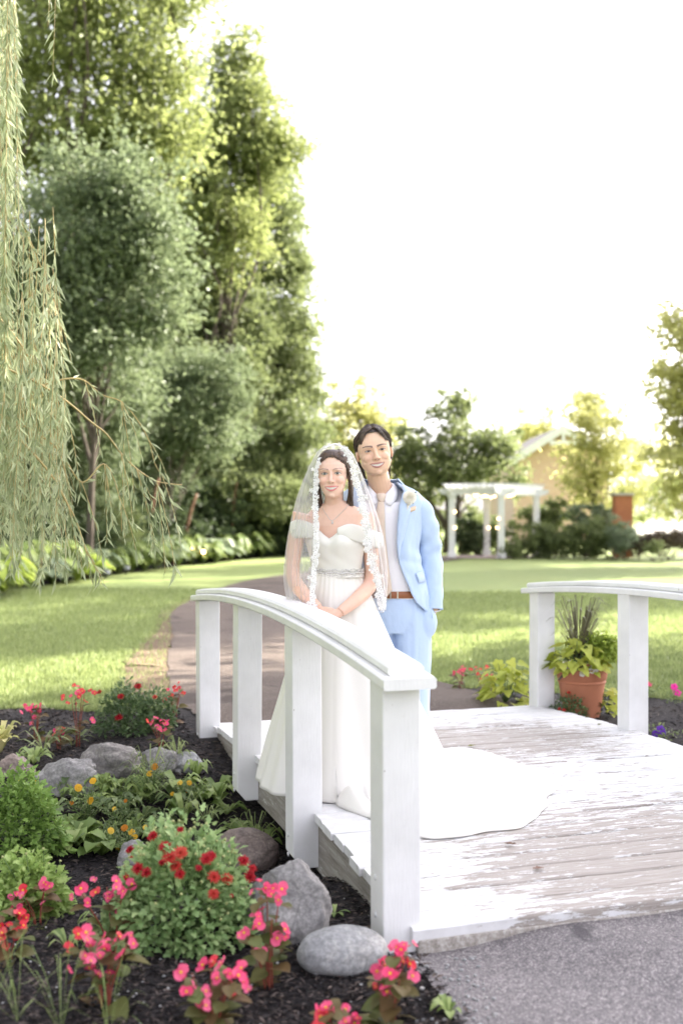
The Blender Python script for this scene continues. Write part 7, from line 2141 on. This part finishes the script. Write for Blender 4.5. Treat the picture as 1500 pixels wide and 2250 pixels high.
# collar at the back of the neck
G = []
for i in range(21):
    a = R(64 + (296 - 64) * i / 20)
    G.append([jpoint(1.522, a, -0.004) + Vector((0, 0, 0.018)), jpoint(1.522, a, 0.006) + Vector((0, 0, 0.022)), jpoint(1.51, a, 0.016), jpoint(1.488, a, 0.016)])
mb = MB(); mb.grid(G); o = mb.build('jacket_collar', MAT['suit'], jac); solidify(o, 0.004, 0)
def sleeve(pts, rad, seed, nm='sleeve'):
    C_ = catmull(pts, 46); rr = np.interp(np.linspace(0, 1, 46), np.linspace(0, 1, len(rad)), rad)
    G = []; 
    for i in range(46):
        t = Vector(C_[min(i + 1, 45)]) - Vector(C_[max(i - 1, 0)]); t.normalize()
        u_ = Vector((1, 0, 0)); u_ = (u_ - t * u_.dot(t)).normalized(); w_ = t.cross(u_)
        row = []
        for k in range(28):
            a = 2 * math.pi * k / 28
            wr = 0.008 * mnoise.noise(Vector((math.cos(a) * 1.5 + seed, math.sin(a) * 1.5, i * 0.23))) + 0.0065 * math.sin(i * 1.05 + 2.0 * math.sin(a + seed)) * math.exp(-((i - 25) / 8) ** 2) + 0.006 * math.sin(i * 0.8 + 1.5 * math.cos(a))* math.exp(-((i - 38) / 6) ** 2)
            row.append(Vector(C_[i]) + (u_ * math.cos(a) + w_ * math.sin(a)) * (rr[i] + wr))
        G.append(row)
    mb = MB(); mb.grid(G, closed=True); o = mb.build(nm, MAT['suit'], jac); solidify(o, 0.005, -1)
    return o
slv = sleeve([(0.150, 0.018, 1.425), (0.182, 0.020, 1.400), (0.216, 0.026, 1.35), (0.246, 0.045, 1.27), (gx(945), 0.068, gz(1212)), (gx(950), 0.045, gz(1262)), (gx(953), 0.010, gz(1305)), (gx(954), -0.012, gz(1340))],
       [0.042, 0.066, 0.071, 0.069, 0.067, 0.064, 0.060, 0.057, 0.052, 0.047, 0.043], 1.0)
sleeve([(-0.150, 0.018, 1.425), (-0.182, 0.020, 1.400), (-0.216, 0.022, 1.35), (-0.240, 0.030, 1.27), (-0.250, 0.035, 1.17), (-0.215, -0.02, 1.12), (-0.215, -0.060, 1.075), (-0.205, -0.085, 1.06)],
       [0.042, 0.066, 0.071, 0.069, 0.067, 0.064, 0.060, 0.055, 0.050, 0.046, 0.042], 2.0)
for k in range(3):
    mb = MB(); mb.ball((gx(967 - 2 * k), -0.022, gz(1330 - 7 * k)), (0.005, 0.003, 0.005), 8, 5); mb.build('cuff_button', MAT['steel'], slv)
# pocket flap, welt pocket with silk square
G = []
for i in range(9):
    a = R(44 + 22 * i / 8)
    G.append([jpoint(gz(1258 - 0.6 * i), a, 0.012), jpoint(gz(1268 - 0.6 * i), a, 0.015), jpoint(gz(1280 - 0.6 * i), a, 0.014)])
mb = MB(); mb.grid(G); o = mb.build('pocket_flap', MAT['suit'], jac); solidify(o, 0.004, 0)
G = []
for i in range(9):
    a = R(26 + 23 * i / 8)
    G.append([jpoint(gz(1131 - 1.2 * i), a, 0.010), jpoint(gz(1126 - 1.2 * i), a, 0.013), jpoint(gz(1121 - 1.2 * i + (i % 2)), a, 0.010)])
mb = MB(); mb.grid(G); o = mb.build('pocket_square', MAT['peach'], jac); solidify(o, 0.004, 0)
mb = MB(); mb.tube([(gx(942) , -0.025, gz(1341)), (gx(954), -0.050, gz(1343)), (gx(965), -0.025, gz(1341)), (gx(960), 0.02, gz(1341)), (gx(946), 0.02, gz(1341)), (gx(942), -0.025, gz(1341))], 0.004, 6)
mb.build('wristband', MAT['beads'], groom)
# --- boutonniere
bc = jpoint(gz(1094), R(33), 0.035)
bo = empty('boutonniere', (0, 0, 0), 0, parent=groom)
mb = MB(); rg = random.Random(6)
for ring_, (n, rr, tilt) in enumerate(((4, 0.010, 0.25), (6, 0.016, 0.5), (7, 0.022, 0.85), (8, 0.027, 1.2))):
    for k in range(n):
        a = 2 * math.pi * k / n + ring_ * 0.5
        d = Vector((math.cos(a), 0, math.sin(a))); f = Vector((0, -1, 0)); sd_ = d.cross(f)
        out = d * math.sin(tilt) + f * math.cos(tilt); G = []
        for u_ in (0, 0.5, 1.0):
            row = []
            for w_ in (-1, -0.5, 0, 0.5, 1):
                row.append(bc + Vector((0, -0.004 * (3 - ring_), 0)) + d * rr * 0.35 + out * rr * u_ * 1.05 + sd_ * w_ * rr * 0.62 * (0.5 + 0.5 * math.sin(u_ * 2.2)) + d * -0.003 * abs(w_) + f * 0.003 * (1 - abs(w_)))
            G.append(row)
        mb.grid(G)
mb.ball(bc + Vector((0, -0.008, 0)), (0.012, 0.014, 0.012), 10, 8)
mb.build('rose', MAT['rose'], bo)
mb = MB()
for (a, L) in ((40, 0.048), (15, 0.040), (75, 0.036), (-60, 0.040), (-100, 0.040), (-20, 0.034)):
    d = Vector((math.cos(R(a)), -0.1, math.sin(R(a)))); s_ = Vector((-d.z, 0, d.x)); o_ = bc + Vector((0, 0.010, 0))
    mb.grid([[o_ + d * L * f + s_ * w_ * L * 0.22 * math.sin(math.pi * min(0.98, f + 0.05)) for w_ in (-1, 0, 1)] for f in (0, 0.3, 0.6, 0.85, 1.0)])
mb.build('rose_leaves', m_simple('dark_rose_leaf', (0.035, 0.07, 0.03), 0.45), bo)
mb = MB(); mb.tube([bc + Vector((-0.004, -0.002, -0.025)), bc + Vector((-0.016, -0.006, -0.070))], [0.006, 0.005], 8); mb.build('stem_wrap', MAT['satin'], bo)
mb = MB()
for k in range(11): mb.ball(bc + Vector((rg.uniform(-0.022, 0.010), -0.012, rg.uniform(-0.042, -0.024))), rg.uniform(0.0025, 0.004), 6, 4)
mb.build('filler_buds', MAT['rose'], bo)
